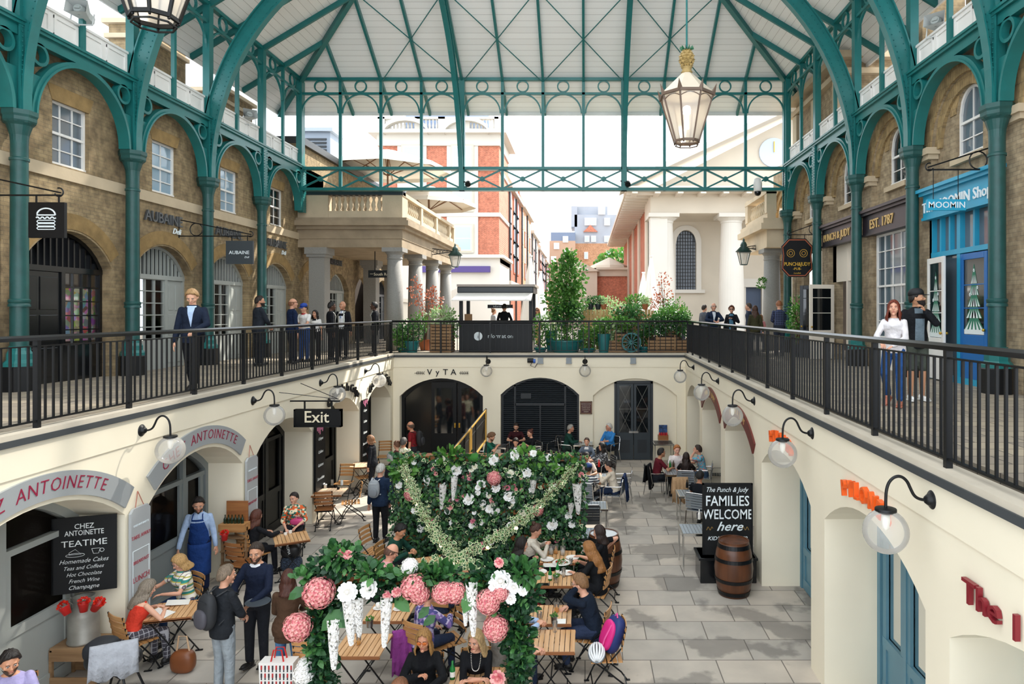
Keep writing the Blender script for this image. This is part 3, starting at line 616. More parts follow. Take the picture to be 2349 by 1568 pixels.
# back truss
TX = [-10.1+17.22*i/12 for i in range(13)]; TY = 24.2
FT = lambda u, w, z: (u, TY+w, z)
t = thing('iron_screen', 'teal iron end screen with ringed arches and a lattice girder below the roof', 'iron screen', (-1.5, TY, 5.7))
for nm, z0, z1, wd in (('bottom_chord', 5.70, 5.80, .12), ('top_chord', 6.44, 6.54, .10), ('frieze_rail', 9.10, 9.18, .05), ('eaves_rail', 9.60, 9.70, .07)):
    m = MB(); m.fbox(FT, TX[0], TX[-1], -wd, wd, z0, z1); m.build(nm, TEAL, t)
for i, x in enumerate(TX):
    wd = .05 if i not in (0, 4, 8, 12) else .10; m = MB(); m.fbox(FT, x-wd, x+wd, -wd, wd, 5.0 if i in (0, 12) else 5.7, 9.62); m.build('post', TEAL, t)
for a, b in zip(TX, TX[1:]):
    frieze_bay(FT, a, b, t); c = (a+b)/2
    m = MB(); m.bar(FT(a+.05, -.02, 5.8), FT(b-.05, -.02, 6.44), .09, .05); m.bar(FT(a+.05, .02, 6.44), FT(b-.05, .02, 5.8), .09, .05); m.lathe([(.09, -.05), (.09, .05)], n=12, M=MX.Translation(FT(c, 0, 6.12)) @ MX.Rotation(pi/2, 4, 'X')); m.build('cross_brace', TEAL, t)
for x, lab in ((TX[4], 'curved rib dropping to the lattice girder above the red brick building'), (TX[8], 'curved rib dropping to the lattice girder beside the big hanging lantern')):
    rib(lambda a, b, d, x=x: (x+d, TY-a, max(b, 5.72)), 1.25, lab, .16, .26, 5.29)
# roof
SL = .6; BRD = mat_boards('roof_boards', '#fffdfa', .117, 2, '#b8b2ac', .045)
HX0, HX1, OV, TT = -10.1, 7.12, 1.35, 3.9
def rz(t): return 9.70+SL*t
m = MB(); tt = TT
xa, xb = HX0-OV, HX1+OV
m.quad((xa, TY+OV, rz(-OV)), (xb, TY+OV, rz(-OV)), (HX1-TT, TY-TT, rz(TT)), (HX0+TT, TY-TT, rz(TT)))
m.quad((xa, -2, rz(-OV)), (xa, TY+OV, rz(-OV)), (HX0+TT, TY-TT, rz(TT)), (HX0+TT, -2, rz(TT))); m.quad((xb, TY+OV, rz(-OV)), (xb, -2, rz(-OV)), (HX1-TT, -2, rz(TT)), (HX1-TT, TY-TT, rz(TT)))
S(m, 'ceiling', BRD)
m = MB(); m.box(xa-.05, xb+.05, TY+OV, TY+OV+.05, rz(-OV)-.12, rz(-OV)+.1); m.box(xa-.05, xa, -2, TY+OV, rz(-OV)-.12, rz(-OV)+.1); m.box(xb, xb+.05, -2, TY+OV, rz(-OV)-.12, rz(-OV)+.1); S(m, 'trim_7', WHITE)
RG = mat_glass('roof_glazing', '#ffffff', .3, white=.7, rough=.3); hw = (HX1-HX0)/2-TT; zr = rz(TT)+hw*SL; cxm = (HX0+HX1)/2
m = MB(); m.quad((HX0+TT, -2, rz(TT)), (HX0+TT, TY-TT, rz(TT)), (cxm, TY-TT-hw, zr), (cxm, -2, zr)); m.quad((HX1-TT, -2, rz(TT)), (HX1-TT, TY-TT, rz(TT)), (cxm, TY-TT-hw, zr), (cxm, -2, zr)); m.add([(HX0+TT, TY-TT, rz(TT)), (HX1-TT, TY-TT, rz(TT)), (cxm, TY-TT-hw, zr)], [(0, 1, 2)])
S(m, 'roof_glass', RG)
t = thing('roof_rafters', 'teal rafters and hip beams under the white boarded roof', 'rafters', (cxm, 15, 9.7)); dz = V((0, 0, -.09))
def rafter(a, b, w=.08, h=.16): m = MB(); m.bar(V(a)+dz, V(b)+dz, w, h); m.build('rafter', TEAL, t)
for x in TX[1:-1]:
    e = min(x-HX0, HX1-x, TT); rafter((x, TY+OV, rz(-OV)), (x, TY-e, rz(e)))
ys = [y for y in LYY]+[(a+b)/2 for a, b in zip(LYY, LYY[1:])]
for y in sorted(ys):
    if y < 24: e = min(TY-y, TT); rafter((HX0-OV, y, rz(-OV)), (HX0+e, y, rz(e)))
ys = [y for y in RYY]+[(a+b)/2 for a, b in zip(RYY, RYY[1:])]
for y in sorted(ys):
    if y < 24: e = min(TY-y, TT); rafter((HX1+OV, y, rz(-OV)), (HX1-e, y, rz(e)))
for s, x in ((1, HX0), (-1, HX1)):
    m = MB(); m.bar(V((x-s*OV, TY+OV, rz(-OV)))+dz, V((x+s*TT, TY-TT, rz(TT)))+dz, .15, .24); m.build('hip_beam', TEAL, t); m = MB(); m.bar(V((x+s*TT, TY-TT, rz(TT)))+dz, V((cxm, TY-TT-hw, zr))+dz, .15, .24); m.build('hip_beam', TEAL, t)
    m = MB(); m.bar((x+s*TT, -2, rz(TT)-.12), (x+s*TT, TY-TT, rz(TT)-.12), .15, .25); m.build('purlin', TEAL, t)
m = MB(); m.bar((HX0+TT, TY-TT, rz(TT)-.12), (HX1-TT, TY-TT, rz(TT)-.12), .15, .25); m.build('purlin', TEAL, t)
for i in (2, 4, 6, 8):
    a, b = TX[i], TX[i+2]; m = MB(); q = rz(0)-.16; m.bar((a, TY, q), (b, TY-3.06, q+SL*3.06), .025); m.bar((b, TY, q), (a, TY-3.06, q+SL*3.06), .025); m.build('tie_rod', TEAL, t)
# ================================================================ railings
def railing(F, u0, u1, pitch, n, lab, w0=.08, gap=.118, dens=1):
    t = thing('railing', lab, 'railing', F(u0, w0, 0))
    prof = [(1.06, -.035), (1.06, .035), (1.10, .04), (1.125, .015), (1.125, -.015), (1.10, -.04)]
    m = MB(); vs = [F(u, w0+w, z) for u in (u0-.04, u1+.04) for z, w in prof]; m.add(vs, [(i, (i+1) % 6, 6+(i+1) % 6, 6+i) for i in range(6)]+[tuple(range(6)), tuple(range(6, 12))]); m.build('handrail', BLACKG, t)
    m = MB(); m.fbox(F, u0, u1, w0-.02, w0+.02, .085, .105); m.build('bottom_rail', BLACK, t)
    m = MB(); m.fbox(F, u0, u1, w0-.02, w0+.02, .985, 1.0); m.build('upper_rail', BLACK, t)
    us = []; u = u0
    while u < u1+.01: us.append(u); u += pitch
    for u in us: m = MB(); m.fbox(F, u-.028, u+.028, w0-.03, w0+.03, .0, 1.06); m.build('rail_post', BLACK, t)
    bs = []
    for u in us:
        for k in range(1, n):
            q = u+pitch*k/n
            if q < u1-.03: bs.append(q)
    bs.sort(); rest = MB()
    for i, q in enumerate(bs):
        if i < 100: m = MB(); m.fbox(F, q-.011, q+.011, w0-.011, w0+.011, .1, .99); m.build('baluster', BLACK, t)
        else: rest.fbox(F, q-.011, q+.011, w0-.011, w0+.011, .1, .99)
    if rest.v: rest.build('balusters', BLACK, t, kind='stuff')
railing(lambda u, w, z: (-6.52-w, u, z), 4.9, 23.2, 1.66, 13, 'black iron railing along the burger shop walkway')
railing(PR, 2.9, 23.2, 1.6, 13, 'black iron railing along the pub side walkway')
railing(PB, -6.6, 3.5, 1.683, 9, 'black iron railing across the far end in front of the planters')
# ================================================================ lamps, lanterns, signs
def wall_lamp():
    t = thing('wall_lamp', 'x', 'lamp')
    m = MB(); R90 = MX.Rotation(pi/2, 4, 'Y'); m.lathe([(.09, 0), (.09, .02), (.075, .035), (.05, .045), (.05, .06), (.03, .085)], n=20, M=R90); m.build('wall_rose', BLACK, t, smooth=True)
    P = [(.05, 0, 0), (.12, 0, .0), (.18, 0, .03), (.215, 0, .1), (.245, 0, .17), (.30, 0, .215), (.36, 0, .21), (.41, 0, .165), (.435, 0, .09), (.44, 0, 0), (.44, 0, -.08)]
    for _ in (0, 1): P = [P[0]]+[tuple(V(a).lerp(V(b), k)) for a, b in zip(P, P[1:]) for k in (.25, .75)]+[P[-1]]
    m = MB(); m.tube(P, .014, 10); m.build('swan_arm', BLACK, t, smooth=True)
    m = MB(); m.lathe([(.02, .0), (.09, -.005), (.095, -.012), (.095, -.03), (.07, -.035), (.065, -.05)], (.44, 0, -.07), 22); autosmooth(m.build('cap', BLACK, t))
    m = MB(); m.sph((.44, 0, -.285), .2, 28, 18); gg = m.build('glass_globe', GLOBE, t, smooth=True)
    m = MB(); m.lathe([(.035, 0), (.04, -.06), (.03, -.13), (.008, -.16)], (.44, 0, -.12), 12); m.build('bulb', mat('#f6f2e8', .4), gg, smooth=True); return t
wl = wall_lamp(); n = 0
for px, lab in ((322, 'globe wall lamp between the two CHEZ ANTOINETTE arch boards'), (578, 'globe wall lamp on the pier by the EXIT sign'), (733, 'globe wall lamp in front of the first black crepe lettering'), (836, 'globe wall lamp nearest the back wall on the crepe side')):
    c = wl if n == 0 else dup(wl); n += 1; c.location = (-6.52, 6.52*FPX/(1342-px), -.33); c['label'] = lab; c['group'] = 'globe lamps round the pit'
for px, lab in ((2143, 'largest globe wall lamp, beside the orange PYLONES letters'), (1867, 'globe wall lamp half hiding the smaller orange PYLONES letters'), (1733, 'globe wall lamp by the maroon arch board'), (1650, 'globe wall lamp over the second maroon arch board'), (1593, 'globe wall lamp in the corner under the pub side railing')):
    Y = 3.3*FPX/(px-1342); X = PR(Y, 0, 0)[0]; Y = X*FPX/(px-1342); c = dup(wl); c.location = (X, Y, -.30); c.rotation_euler = (0, 0, pi); c['label'] = lab
for px, lab in ((1120, 'globe wall lamp facing us beside the VYTA lettering'), (1342, 'globe wall lamp facing us above the small maroon plaque')):
    c = dup(wl); c.location = ((px-1342)/67.5, 23.2, -.27); c.rotation_euler = (0, 0, -pi/2); c['label'] = lab
def big_lantern(loc, lab, fm, rod=6.0):
    t = thing('hanging_lantern', lab, 'lantern', loc, group='big roof lanterns'); x, y, z = loc; n = 8; a0 = pi/8; IV = None
    P = lambda r, zz, k: V((x+r*cos(a0+2*pi*k/n), y+r*sin(a0+2*pi*k/n), z+zz))
    m = MB()
    for k in range(n): m.bar(P(.27, 0, k), P(.58, 1.0, k), .035)
    for k in range(n):
        m.bar(P(.27, .02, k), P(.27, .02, k+1), .04, .05); m.bar(P(.59, 1.0, k), P(.59, 1.0, k+1), .05, .06); m.sph(P(.27, -.02, k), .02, 6, 4)
        m.bar(P(.25, -.06, k), P(.25, -.06, k+1), .02)
    m.build('frame', fm, t)
    m = MB()
    for k in range(n): m.quad(P(.265, .02, k), P(.265, .02, k+1), P(.575, 1.0, k+1), P(.575, 1.0, k))
    m.build('glass_panes', LGLASS, t)
    m = MB()
    for k in range(n):
        m.add([P(.62, .94, k), P(.58, 1.02, k)+(P(.6, 1, k+.12)-P(.6, 1, k)), P(.66, 1.22, k), P(.58, 1.02, k)-(P(.6, 1, k+.12)-P(.6, 1, k)), P(.52, 1.02, k)], [(0, 1, 2), (0, 2, 3), (4, 2, 1), (4, 3, 2)])
        c, d = P(.5, .9, k), P(.5, .9, k+1)
        for j in range(6):
            f = lambda q: P(.55, .88, k).lerp(P(.55, .88, k+1), q)+V((0, 0, .08*sin(pi*q)))
            m.bar(f(j/6), f((j+1)/6), .018)
    m.build('crown_points', fm, t)
    m = MB(); m.lathe([(.60, 1.03), (.57, 1.06), (.12, 1.50), (.09, 1.52)], (x, y, z), 8, a0=a0); m.build('roof_cap', mat('#d9cdb9', .5, var=.05), t)
    pn = mat('#b59a62', .6, var=.2, vs=9); m = MB(); m.lathe([(.09, 1.5), (.13, 1.53), (.10, 1.57), (.10, 1.62), (.13, 1.64), (.07, 1.66)], (x, y, z), 14); m.build('collar', pn, t, smooth=True)
    m = MB()
    for i in range(6):
        zz = 1.69+i*.062; r = .165*sin(pi*(.24+.62*i/5))
        for j in range(9):
            a = 2*pi*(j+.5*(i % 2))/9; c = V((x+r*.8*cos(a), y+r*.8*sin(a), z+zz)); q = .058*r/.15
            o = V((cos(a), sin(a), 0)); s = V((-sin(a), cos(a), 0)); m.add([c+s*q, c-s*q, c+V((0, 0, .045)), c-V((0, 0, .045)), c+o*.06], [(0, 2, 4), (2, 1, 4), (1, 3, 4), (3, 0, 4)])
    m.sph((x, y, z+1.84), (.13, .13, .19), 12, 8); m.build('pineapple', pn, t)
    m = MB()
    for j in range(10):
        a = j*2*pi/10; o = V((cos(a), sin(a), 0)); s = V((-sin(a), cos(a), 0))*.025; c = V((x, y, z+2.0)); m.add([c+s+o*.04, c-s+o*.04, c+o*.14+V((0, 0, .10)), c+o*.16+V((0, 0, .04))], [(0, 1, 2), (0, 2, 3), (1, 3, 2)])
    m.build('pineapple_leaves', mat('#2e6b4a', .5), t)
    m = MB(); m.tube([(x, y, z+1.95), (x, y, z+rod)], .022, 8); m.build('hanging_rod', TEAL, t)
    m = MB(); m.lathe([(.05, .3), (.05, .62), (.09, .64)], (x, y, z), 12); m.sph((x, y, z+.72), .09, 12, 8); m.build('lamp', mat_emit('lantern_light', '#fff0d8', 6.0), t)
big_lantern((2.22, 14.9, 5.10), 'big octagonal hanging lantern with brown frame and gold pineapple top', mat('#6b5748', .5), 7.5)
big_lantern((-5.43, 8.6, 5.08), 'black framed lantern cut off by the top edge, above the burger sign', BLACK, 7)
def board(name, lab, cat, F, u0, u1, z0, z1, w0, w1, m_, frame=None, group=None):
    t = thing(name, lab, cat, F((u0+u1)/2, w0, z0), group=group); m = MB(); m.fbox(F, u0, u1, min(w0, w1), max(w0, w1), z0, z1); m.build('board', m_, t, bevel=0)
    if frame:
        m = MB(); f = .035
        for a, b, c, d in ((u0, u1, z0, z0+f), (u0, u1, z1-f, z1), (u0, u0+f, z0, z1), (u1-f, u1, z0, z1)): m.fbox(F, a, b, w0-.015, w1+.015, c, d)
        m.build('frame', frame, t)
    return t
CREAML = mat('#e9dfc4', .5); CRIM = mat('#8e1c3c', .45); CHALK = mat('#dfe3e2', .8); RCH = mat('#a6434f', .6); SB = mat('#9a9ea0', .45, obj=False)
# exit sign
FX = lambda u, w, z: (u, 15.1+w, z)
t = board('exit_sign', 'black hanging sign reading Exit in cream letters', 'sign', FX, -6.42, -5.38, -1.13, -.74, -.05, .05, BLACK, BLACK)
m = MB(); text(m, 'Exit', FX(-5.9, -.07, -1.02), (1, 0, 0), (0, 0, 1), .36, .012, off=.006); m.build('lettering', CREAML, t)
m = MB(); m.bar(FX(-6.52, 0, -.56), FX(-5.42, 0, -.56), .03); m.bar(FX(-6.50, -.6, -.3), FX(-5.45, 0, -.52), .012); m.bar(FX(-6.5, .5, -.22), FX(-5.45, 0, -.52), .012)
for x in (-6.2, -5.6): m.bar(FX(x, 0, -.56), FX(x, 0, -.74), .03)
m.build('iron_bracket', BLACK, t)
# arch boards
def archboard(F, op, da, r0, r1, lab, m_, txt, tm, size, sgn=1, sx=.95, gap=.12, off=0.01, ext=.006, shear=.15, edge=None):
    a = (op[1]-op[0])/2; h = op[4]-op[3]; R = (a*a+h*h)/(2*h); c = (op[0]+op[1])/2; zc = op[4]-R
    t = thing('arch_sign', lab, 'sign', F(c, -.02, op[4])); fn = lambda p, q, d: F(p, d, q); da = radians(da)
    if m_ is not None:
        m = MB(); m.ringband((c, zc), R+r0, R+r1, fn, -.035, 0, pi/2-da, pi/2+da, 28); m.build('board', m_, t)
    m = MB(); arctext(m, txt, F, c, op[4]+r0+(r1-r0)*.28, R+r0+(r1-r0)*.28, size, sgn, -.036, ext, shear*1.0, off, sx, gap); m.build('lettering', tm, t); return t
archboard(PL, LOPS[2], 37, .06, .37, 'grey arched board lettered CHEZ ANTOINETTE in crimson, nearest arch above the tea-time blackboard', SB, 'CHEZ ANTOINETTE', CRIM, .235, off=-.012)
archboard(PL, LOPS[3], 37, .06, .37, 'grey arched board lettered CHEZ ANTOINETTE in crimson, above the waiter in the apron', SB, 'CHEZ ANTOINETTE', CRIM, .235, off=-.012)
for i, lab in ((5, 'black cut-out script Creme de la Crepe letters on the arch beside the black menu board'), (6, 'black cut-out script Creme de la Crepe letters on the last arch by the back wall')):
    archboard(PL, LOPS[i], 30, .1, .4, lab, None, 'Crème de la Crêpe', BLACK, .3, gap=.02, off=.008, ext=.05)
MAR = mat('#6a2a24', .4, obj=False); ORG = mat('#e8601c', .4)
for i, lab in ((4, 'maroon arched board over the arch beside the smaller orange lettering'), (5, 'maroon arched pub board in the corner by the seated foursome')):
    archboard(PR, ROPS[i], 36, .03, .30, lab, MAR, 'PUNCH & JUDY', GILT, .17, -1, gap=.25)
for i, lab, c in ((2, 'larger orange PYLONES letters on the arch near the biggest globe lamp', 7.72), (3, 'smaller orange PYLONES letters behind the second globe lamp', 11.2)):
    t = thing('wall_letters', lab, 'sign', PR(c, -.05, -.8)); m = MB(); arctext(m, 'PYLONES', PR, c, -.76, 2.6, .27, -1, -.0, .06, 0, .012, .9, .22); m.build('lettering', ORG, t)
t = thing('wall_letters', 'dark red raised word The cut by the frame edge', 'sign', PR(5.3, -.05, -.97)); m = MB(); text(m, 'The', PR(5.62, -.02, -.96), (.015, -1, 0), (0, 0, 1), .27, .04, off=.008, align='L', sx=1.15); text(m, 'I', PR(4.93, -.02, -.96), (.015, -1, 0), (0, 0, 1), .27, .04, off=.008, align='L'); m.build('lettering', mat('#7f1d28', .35), t)
# take-away boards
def vboard(Y0, Y1, z0, z1, lab, lines):
    F = PL; t = thing('price_board', lab, 'sign', F((Y0+Y1)/2, -.03, z0)); m = MB(); fn = lambda a, b, d: F(a, d, b); q = .06
    m.prism([(Y0+q, z0), (Y1-q, z0), (Y1, z0+q), (Y1, z1-q), (Y1-q, z1), (Y0+q, z1), (Y0, z1-q), (Y0, z0+q)], fn, -.06, -.02); m.build('board', mat('#aeb1b3', .5, obj=False), t)
    m = MB(); c = (Y0+Y1)/2
    for z, s, k in lines: text(m, s, F(c, -.062, z), (0, 1, 0), (0, 0, 1), k, .004, off=.004)
    m.build('red_lettering', RCH, t); m = MB()
    for a, b, d, e in ((Y0+.03, Y1-.03, -2.02, -2.03), (Y0+.03, Y0+.04, -3.0, -2.03), (Y1-.04, Y1-.03, -3.0, -2.03)): m.fbox(F, a, b, -.064, -.06, d, e)
    text(m, 'CHEZ ANTOINETTE', F(c, -.062, z1-.26), (0, 1, 0), (0, 0, 1), .038, .004); m.build('white_lining', LETW, t)
    m = MB(); m.bar(F(c, -.01, z1+.22), F(Y0+.13, -.03, z1-.02), .008); m.bar(F(c, -.01, z1+.22), F(Y1-.1, -.03, z1-.02), .008); m.build('cord', mat('#b06a5a', .7), t)
vboard(9.72, 10.15, -3.15, -1.42, 'tall grey menu board hung between the two grey arch signs, TAKE AWAY LUNCH TEATIME', [(-1.86, 'TAKE AWAY', .075), (-2.22, 'BREAKFAST', .068), (-2.48, 'LUNCH', .11), (-2.72, 'TEATIME', .085), (-2.98, 'APERO', .105)])
vboard(13.05, 13.48, -3.2, -1.40, 'tall grey menu board hung on the pier behind the woman in the patterned top', [(-1.86, 'TAKE AWAY', .075), (-2.3, 'BREAKFAST', .068), (-2.6, 'LUNCH', .11), (-2.9, 'APERO', .105)])
# black crepe boards
for Y0, Y1, z0, z1, lab in ((16.33, 16.93, -3.2, -1.35, 'tall black crepe menu board with white script behind the bistro table'), (19.75, 20.25, -3.0, -1.15, 'narrow black crepe menu board between the last two crepe arches')):
    t = board('menu_board', lab, 'sign', PL, Y0, Y1, z0, z1, -.08, -.03, BLACK); m = MB()
    for k, s in enumerate(('Crêpes', 'Coffees', 'Galettes', 'Smoothies', 'Milkshakes')): text(m, s, PL((Y0+Y1)/2, -.085, z1-.35-.32*k), (0, 1, 0), (0, 0, 1), .10, .003, shear=.3)
    m.build('white_script', CHALK, t); m = MB(); 
    for k in range(5): m.fbox(PL, Y0+.08+.08*k, Y0+.12+.08*k, -.086, -.08, z1-.06-.05*(k % 3+1), z1-.02)
    m.build('pink_drips', mat('#d77fa0', .5), t)
# vyta
t = thing('wall_letters', 'dark VyTA letters with small leaf flourishes over the black doors', 'sign', (-4.9, 23.15, -.78)); m = MB()
for i, ch in enumerate('VyTA'): text(m, ch, PB(-5.28+.27*i, -.0, -.72), (1, 0, 0), (0, 0, 1), .28, .03)
for s in (-1, 1):
    for k in range(5): x = -4.87+s*(.62+.06*k); m.bar(PB(x, -.02, -.66), PB(x+.04, -.02, -.60), .012); m.bar(PB(x, -.02, -.66), PB(x+.04, -.02, -.71), .012)
    m.bar(PB(-4.87+s*.6, -.02, -.66), PB(-4.87+s*.92, -.02, -.66), .012)
m.build('lettering', BLACK, t)
t = board('wall_plaque', 'small maroon notice with cream writing between the shutter and grey doors', 'sign', PB, -.17, .24, -2.05, -1.62, -.03, 0, mat('#4a1f22', .4), mat('#7a5a40', .4)); m = MB()
for k, s in enumerate(('Only food and drink', 'purchased on the', 'premises may be', 'consumed in the', 'courtyard')): text(m, s, PB(.035, -.032, -1.72-.065*k), (1, 0, 0), (0, 0, 1), .04, .002, shear=.2)
m.build('lettering', CREAML, t)
GBX = mat('#8d9499', .5)
for px, lab in ((1240, 'grey junction box next to the blue plug on the back wall'), (1305, 'grey junction box above the shuttered arch'), (1452, 'grey junction box above the grey lattice doors')):
    x = (px-1342)/67.5; m = MB(); m.fbox(PB, x-.09, x+.09, -.1, 0, -.32, -.14); m.fbox(PB, x-.1, x+.1, -.11, -.02, -.34, -.3); props(m.build('junction_box', GBX), lab, 'junction box', 'junction boxes on the back wall')
m = MB(); m.tube([PB(-1.75, -.05, -.2), PB(-1.85, -.08, -.4), PB(-1.7, -.06, -.47), PB(-1.6, -.05, -.3)], .012, 6); props(m.build('power_cable', BLACK), 'loose black cable looping under the railing above the shutters', 'cable')
t = thing('power_plug', 'black and blue industrial plug beside the first junction box', 'plug', (-1.85, 23.1, -.25)); m = MB(); m.tube([PB(-1.95, -.08, -.23), PB(-1.75, -.08, -.23)], .08, 10); m.build('black_socket', BLACK, t); m = MB(); m.tube([PB(-1.75, -.08, -.25), PB(-1.68, -.08, -.25)], .07, 10); m.build('blue_plug', mat('#2a5fc0', .4), t)
for pts, lab in (([(12, 0), (9, 0), (6.5, 0), (5, 0)], 'thin white cable pinned along the cream wall under the pub side ledge'),):
    m = MB(); m.tube([PR(17-.4*i, -.01, -.155-.03*abs(sin(i*1.3))) for i in range(34)], .006, 5); props(m.build('white_cable', WHITE), lab, 'cable')
# hanging shop signs
def bracket(t, x0, x1, y, z, sgn, big=.16):
    m = MB(); m.bar((x0, y, z), (x1, y, z), .025); m.bar((x0, y, z+.42), (x1, y, z+.04), .025); m.bar((x0, y, z-.1), (x0, y, z+.5), .04, .015)
    c = x0+(x1-x0)*.24; m.tube([(c+.16*cos(a), y, z+.17+.16*sin(a)) for a in [2*pi*i/20 for i in range(21)]], .012, 6); q = (1 if x1 > x0 else -1)
    m.tube([(x1-q*.03+q*.07*cos(a), y, z+.05+.07*sin(a)) for a in [-pi*.9+pi*1.5*i/12 for i in range(13)]], .012, 6); m.build('iron_bracket', BLACK, t)
FB = lambda y: (lambda u, w, z: (u, y+w, z))
F = FB(11.2); t = board('hanging_sign', 'square black hanging sign with a white burger outline', 'sign', F, -9.11, -8.52, 2.62, 3.2, -.03, .03, BLACK); bracket(t, -10.35, -8.6, 11.2, 3.32, 1)
m = MB(); q = -8.815; fn = lambda a, b, d: F(a, d, b)
arc = [(q+.15*cos(a), 2.99+.11*sin(a)) for a in [pi*i/14 for i in range(15)]]; m.tube([F(a, -.035, b) for a, b in arc+[arc[0]]], .012, 6)
m.tube([F(q-.16+.32*i/24, -.035, 2.945+.014*sin(i*pi/3)) for i in range(25)], .011, 6)
for zz in (2.885, 2.83, 2.775):
    m.tube([F(q-.13, -.035, zz+.02), F(q+.13, -.035, zz+.02), F(q+.15, -.035, zz), F(q+.13, -.035, zz-.02), F(q-.13, -.035, zz-.02), F(q-.15, -.035, zz), F(q-.13, -.035, zz+.02)], .008, 6)
m.build('burger_outline', LETW, t); m = MB(); [m.bar(F(x, 0, 3.2), F(x, 0, 3.32), .02) for x in (-9.0, -8.63)]; m.build('hooks', BLACK, t)
F = FB(17.4); t = board('hanging_sign', 'square charcoal hanging sign reading AUBAINE beside a teal column', 'sign', F, -9.14, -8.45, 2.63, 3.22, -.03, .03, mat('#3a4146', .4)); bracket(t, -10.35, -8.5, 17.4, 3.34, 1)
m = MB(); text(m, 'AUBAINE', F(-8.8, -.035, 2.88), (1, 0, 0), (0, 0, 1), .125, .004, off=.005); text(m, 'Deli', F(-8.6, -.035, 2.78), (1, 0, 0), (0, 0, 1), .07, .004, shear=.3); m.build('lettering', LETW, t); m = MB(); [m.bar(F(x, 0, 3.22), F(x, 0, 3.34), .02) for x in (-9.0, -8.6)]; m.build('hooks', BLACK, t)
for c, lab in ((LC[4], 'grey raised AUBAINE letters on brick above the first grey shopfront'), (LC[5], 'grey raised AUBAINE letters behind the hanging charcoal sign'), (LC[6], 'grey raised AUBAINE letters near the last column before the portico')):
    t = thing('wall_letters', lab, 'sign', LF(c, -.05, 3.55)); m = MB(); text(m, 'AUBAINE', LF(c-.1, -.02, 3.57), (0, 1, 0), (0, 0, 1), .36, .05, off=.006); m.build('lettering', mat('#5c5f62', .4, metal=.3), t); m = MB(); text(m, 'Deli', LF(c+.45, -.03, 3.37), (0, 1, 0), (0, 0, 1), .2, .02, shear=.35, off=.005); m.build('script', LETW, t)
F = FB(21.3); c = (6.61, 3.1); t = thing('pub_sign', 'black octagonal hanging pub sign with copper border and gold PUNCH & JUDY', 'sign', (c[0], 21.3, 2.5)); bracket(t, 7.4, 6.35, 21.3, 3.82, -1); fn = lambda a, b, d: F(a, d, b)
def octo(r): return [(c[0]+r*.49*k*1, c[1]+r*.6*j) for k, j in ((.55, 1), (1, .6), (.92, .1), (1, -.6), (.55, -1), (-.55, -1), (-1, -.6), (-.92, .1), (-1, .6), (-.55, 1))]
m = MB(); m.prism(octo(1), fn, -.03, .03); m.build('board', BLACK, t); m = MB(); A, B = octo(.95), octo(.90); m.strip(A+A[:1], B+B[:1], fn, -.04, -.03); m.build('copper_border', mat('#a8583a', .4), t)
m = MB(); text(m, 'PUNCH&JUDY', F(c[0], -.035, c[1]-.25), (1, 0, 0), (0, 0, 1), .16, .005, off=.006, sx=.8); text(m, '-PUB-', F(c[0], -.035, c[1]-.38), (1, 0, 0), (0, 0, 1), .11, .005, off=.005); text(m, 'London', F(c[0], -.035, c[1]-.5), (1, 0, 0), (0, 0, 1), .07, .005, shear=.3); m.build('lettering', mat('#e0b23c', .4), t)
m = MB()
for sx_ in (-.2, .2): m.ringband((c[0]+sx_, c[1]+.14), .11, .125, fn, -.036, -.03); m.ringband((c[0]+sx_, c[1]+.14), .05, .065, fn, -.036, -.03)
m.build('gold_rosettes', mat('#c99a3c', .4), t); m = MB(); [m.bar(F(x, 0, 3.68), F(x, 0, 3.82), .02) for x in (6.4, 6.85)]; m.build('hooks', BLACK, t)
F = FB(12.35); t = board('hanging_sign', 'small blue hanging board reading MOOMIN under an iron bracket', 'sign', F, 6.18, 6.88, 3.24, 3.44, -.025, .025, MOO); bracket(t, 7.4, 6.2, 12.35, 3.98, -1)
m = MB(); text(m, 'MOOMIN', F(6.53, -.03, 3.285), (1, 0, 0), (0, 0, 1), .16, .006, off=.006); m.build('lettering', LETW, t); m = MB(); [m.bar(F(x, 0, 3.44), F(x, 0, 3.98), .01) for x in (6.3, 6.75)]; m.build('chains', BLACK, t)
F = FB(26.0); t = board('street_sign', 'small black South Row sign hanging under the portico', 'sign', F, -8.25, -7.2, 2.72, 3.0, -.02, .02, BLACK); m = MB(); text(m, 'South Row', F(-7.7, -.025, 2.8), (1, 0, 0), (0, 0, 1), .15, .004); m.bar(F(-8.18, -.025, 2.86), F(-8.06, -.025, 2.86), .012); m.build('lettering', CREAML, t); m = MB(); m.bar(F(-8.0, 0, 3.0), F(-8.0, 0, 3.72), .03); m.build('hanger', BLACK, t)
def board3(name, lab, a, b, z0, z1, m_, lines, mt, th=.03, fr=None):   # free standing board between ground points a, b
    a = V((a[0], a[1], 0)); b = V((b[0], b[1], 0)); d = (b-a).normalized(); n = V((d.y, -d.x, 0)); W = (b-a).length; F = lambda u, w, z: tuple(a+d*u+n*w+V((0, 0, z)))
    t = thing(name, lab, 'sign', F(W/2, 0, z0)); m = MB(); m.fbox(F, 0, W, -th, 0, z0, z1); m.build('board', m_, t)
    m = MB()
    for x, z, s, k, sh, sx_, of in lines: text(m, s, F(W*x, .003, z), d, (0, 0, 1), k, .003, shear=sh, off=of, sx=sx_)
    m.build('white_lettering', mt, t)
    if fr: m = MB(); [m.fbox(F, *q) for q in ((0, W, -th-.01, .01, z1-.03, z1), (0, .03, -th-.01, .01, z0, z1), (W-.03, W, -th-.01, .01, z0, z1))]; m.build('frame', fr, t)
    return t, F, W
z1 = -1.42
BRDK = mat('#07080a', .8)
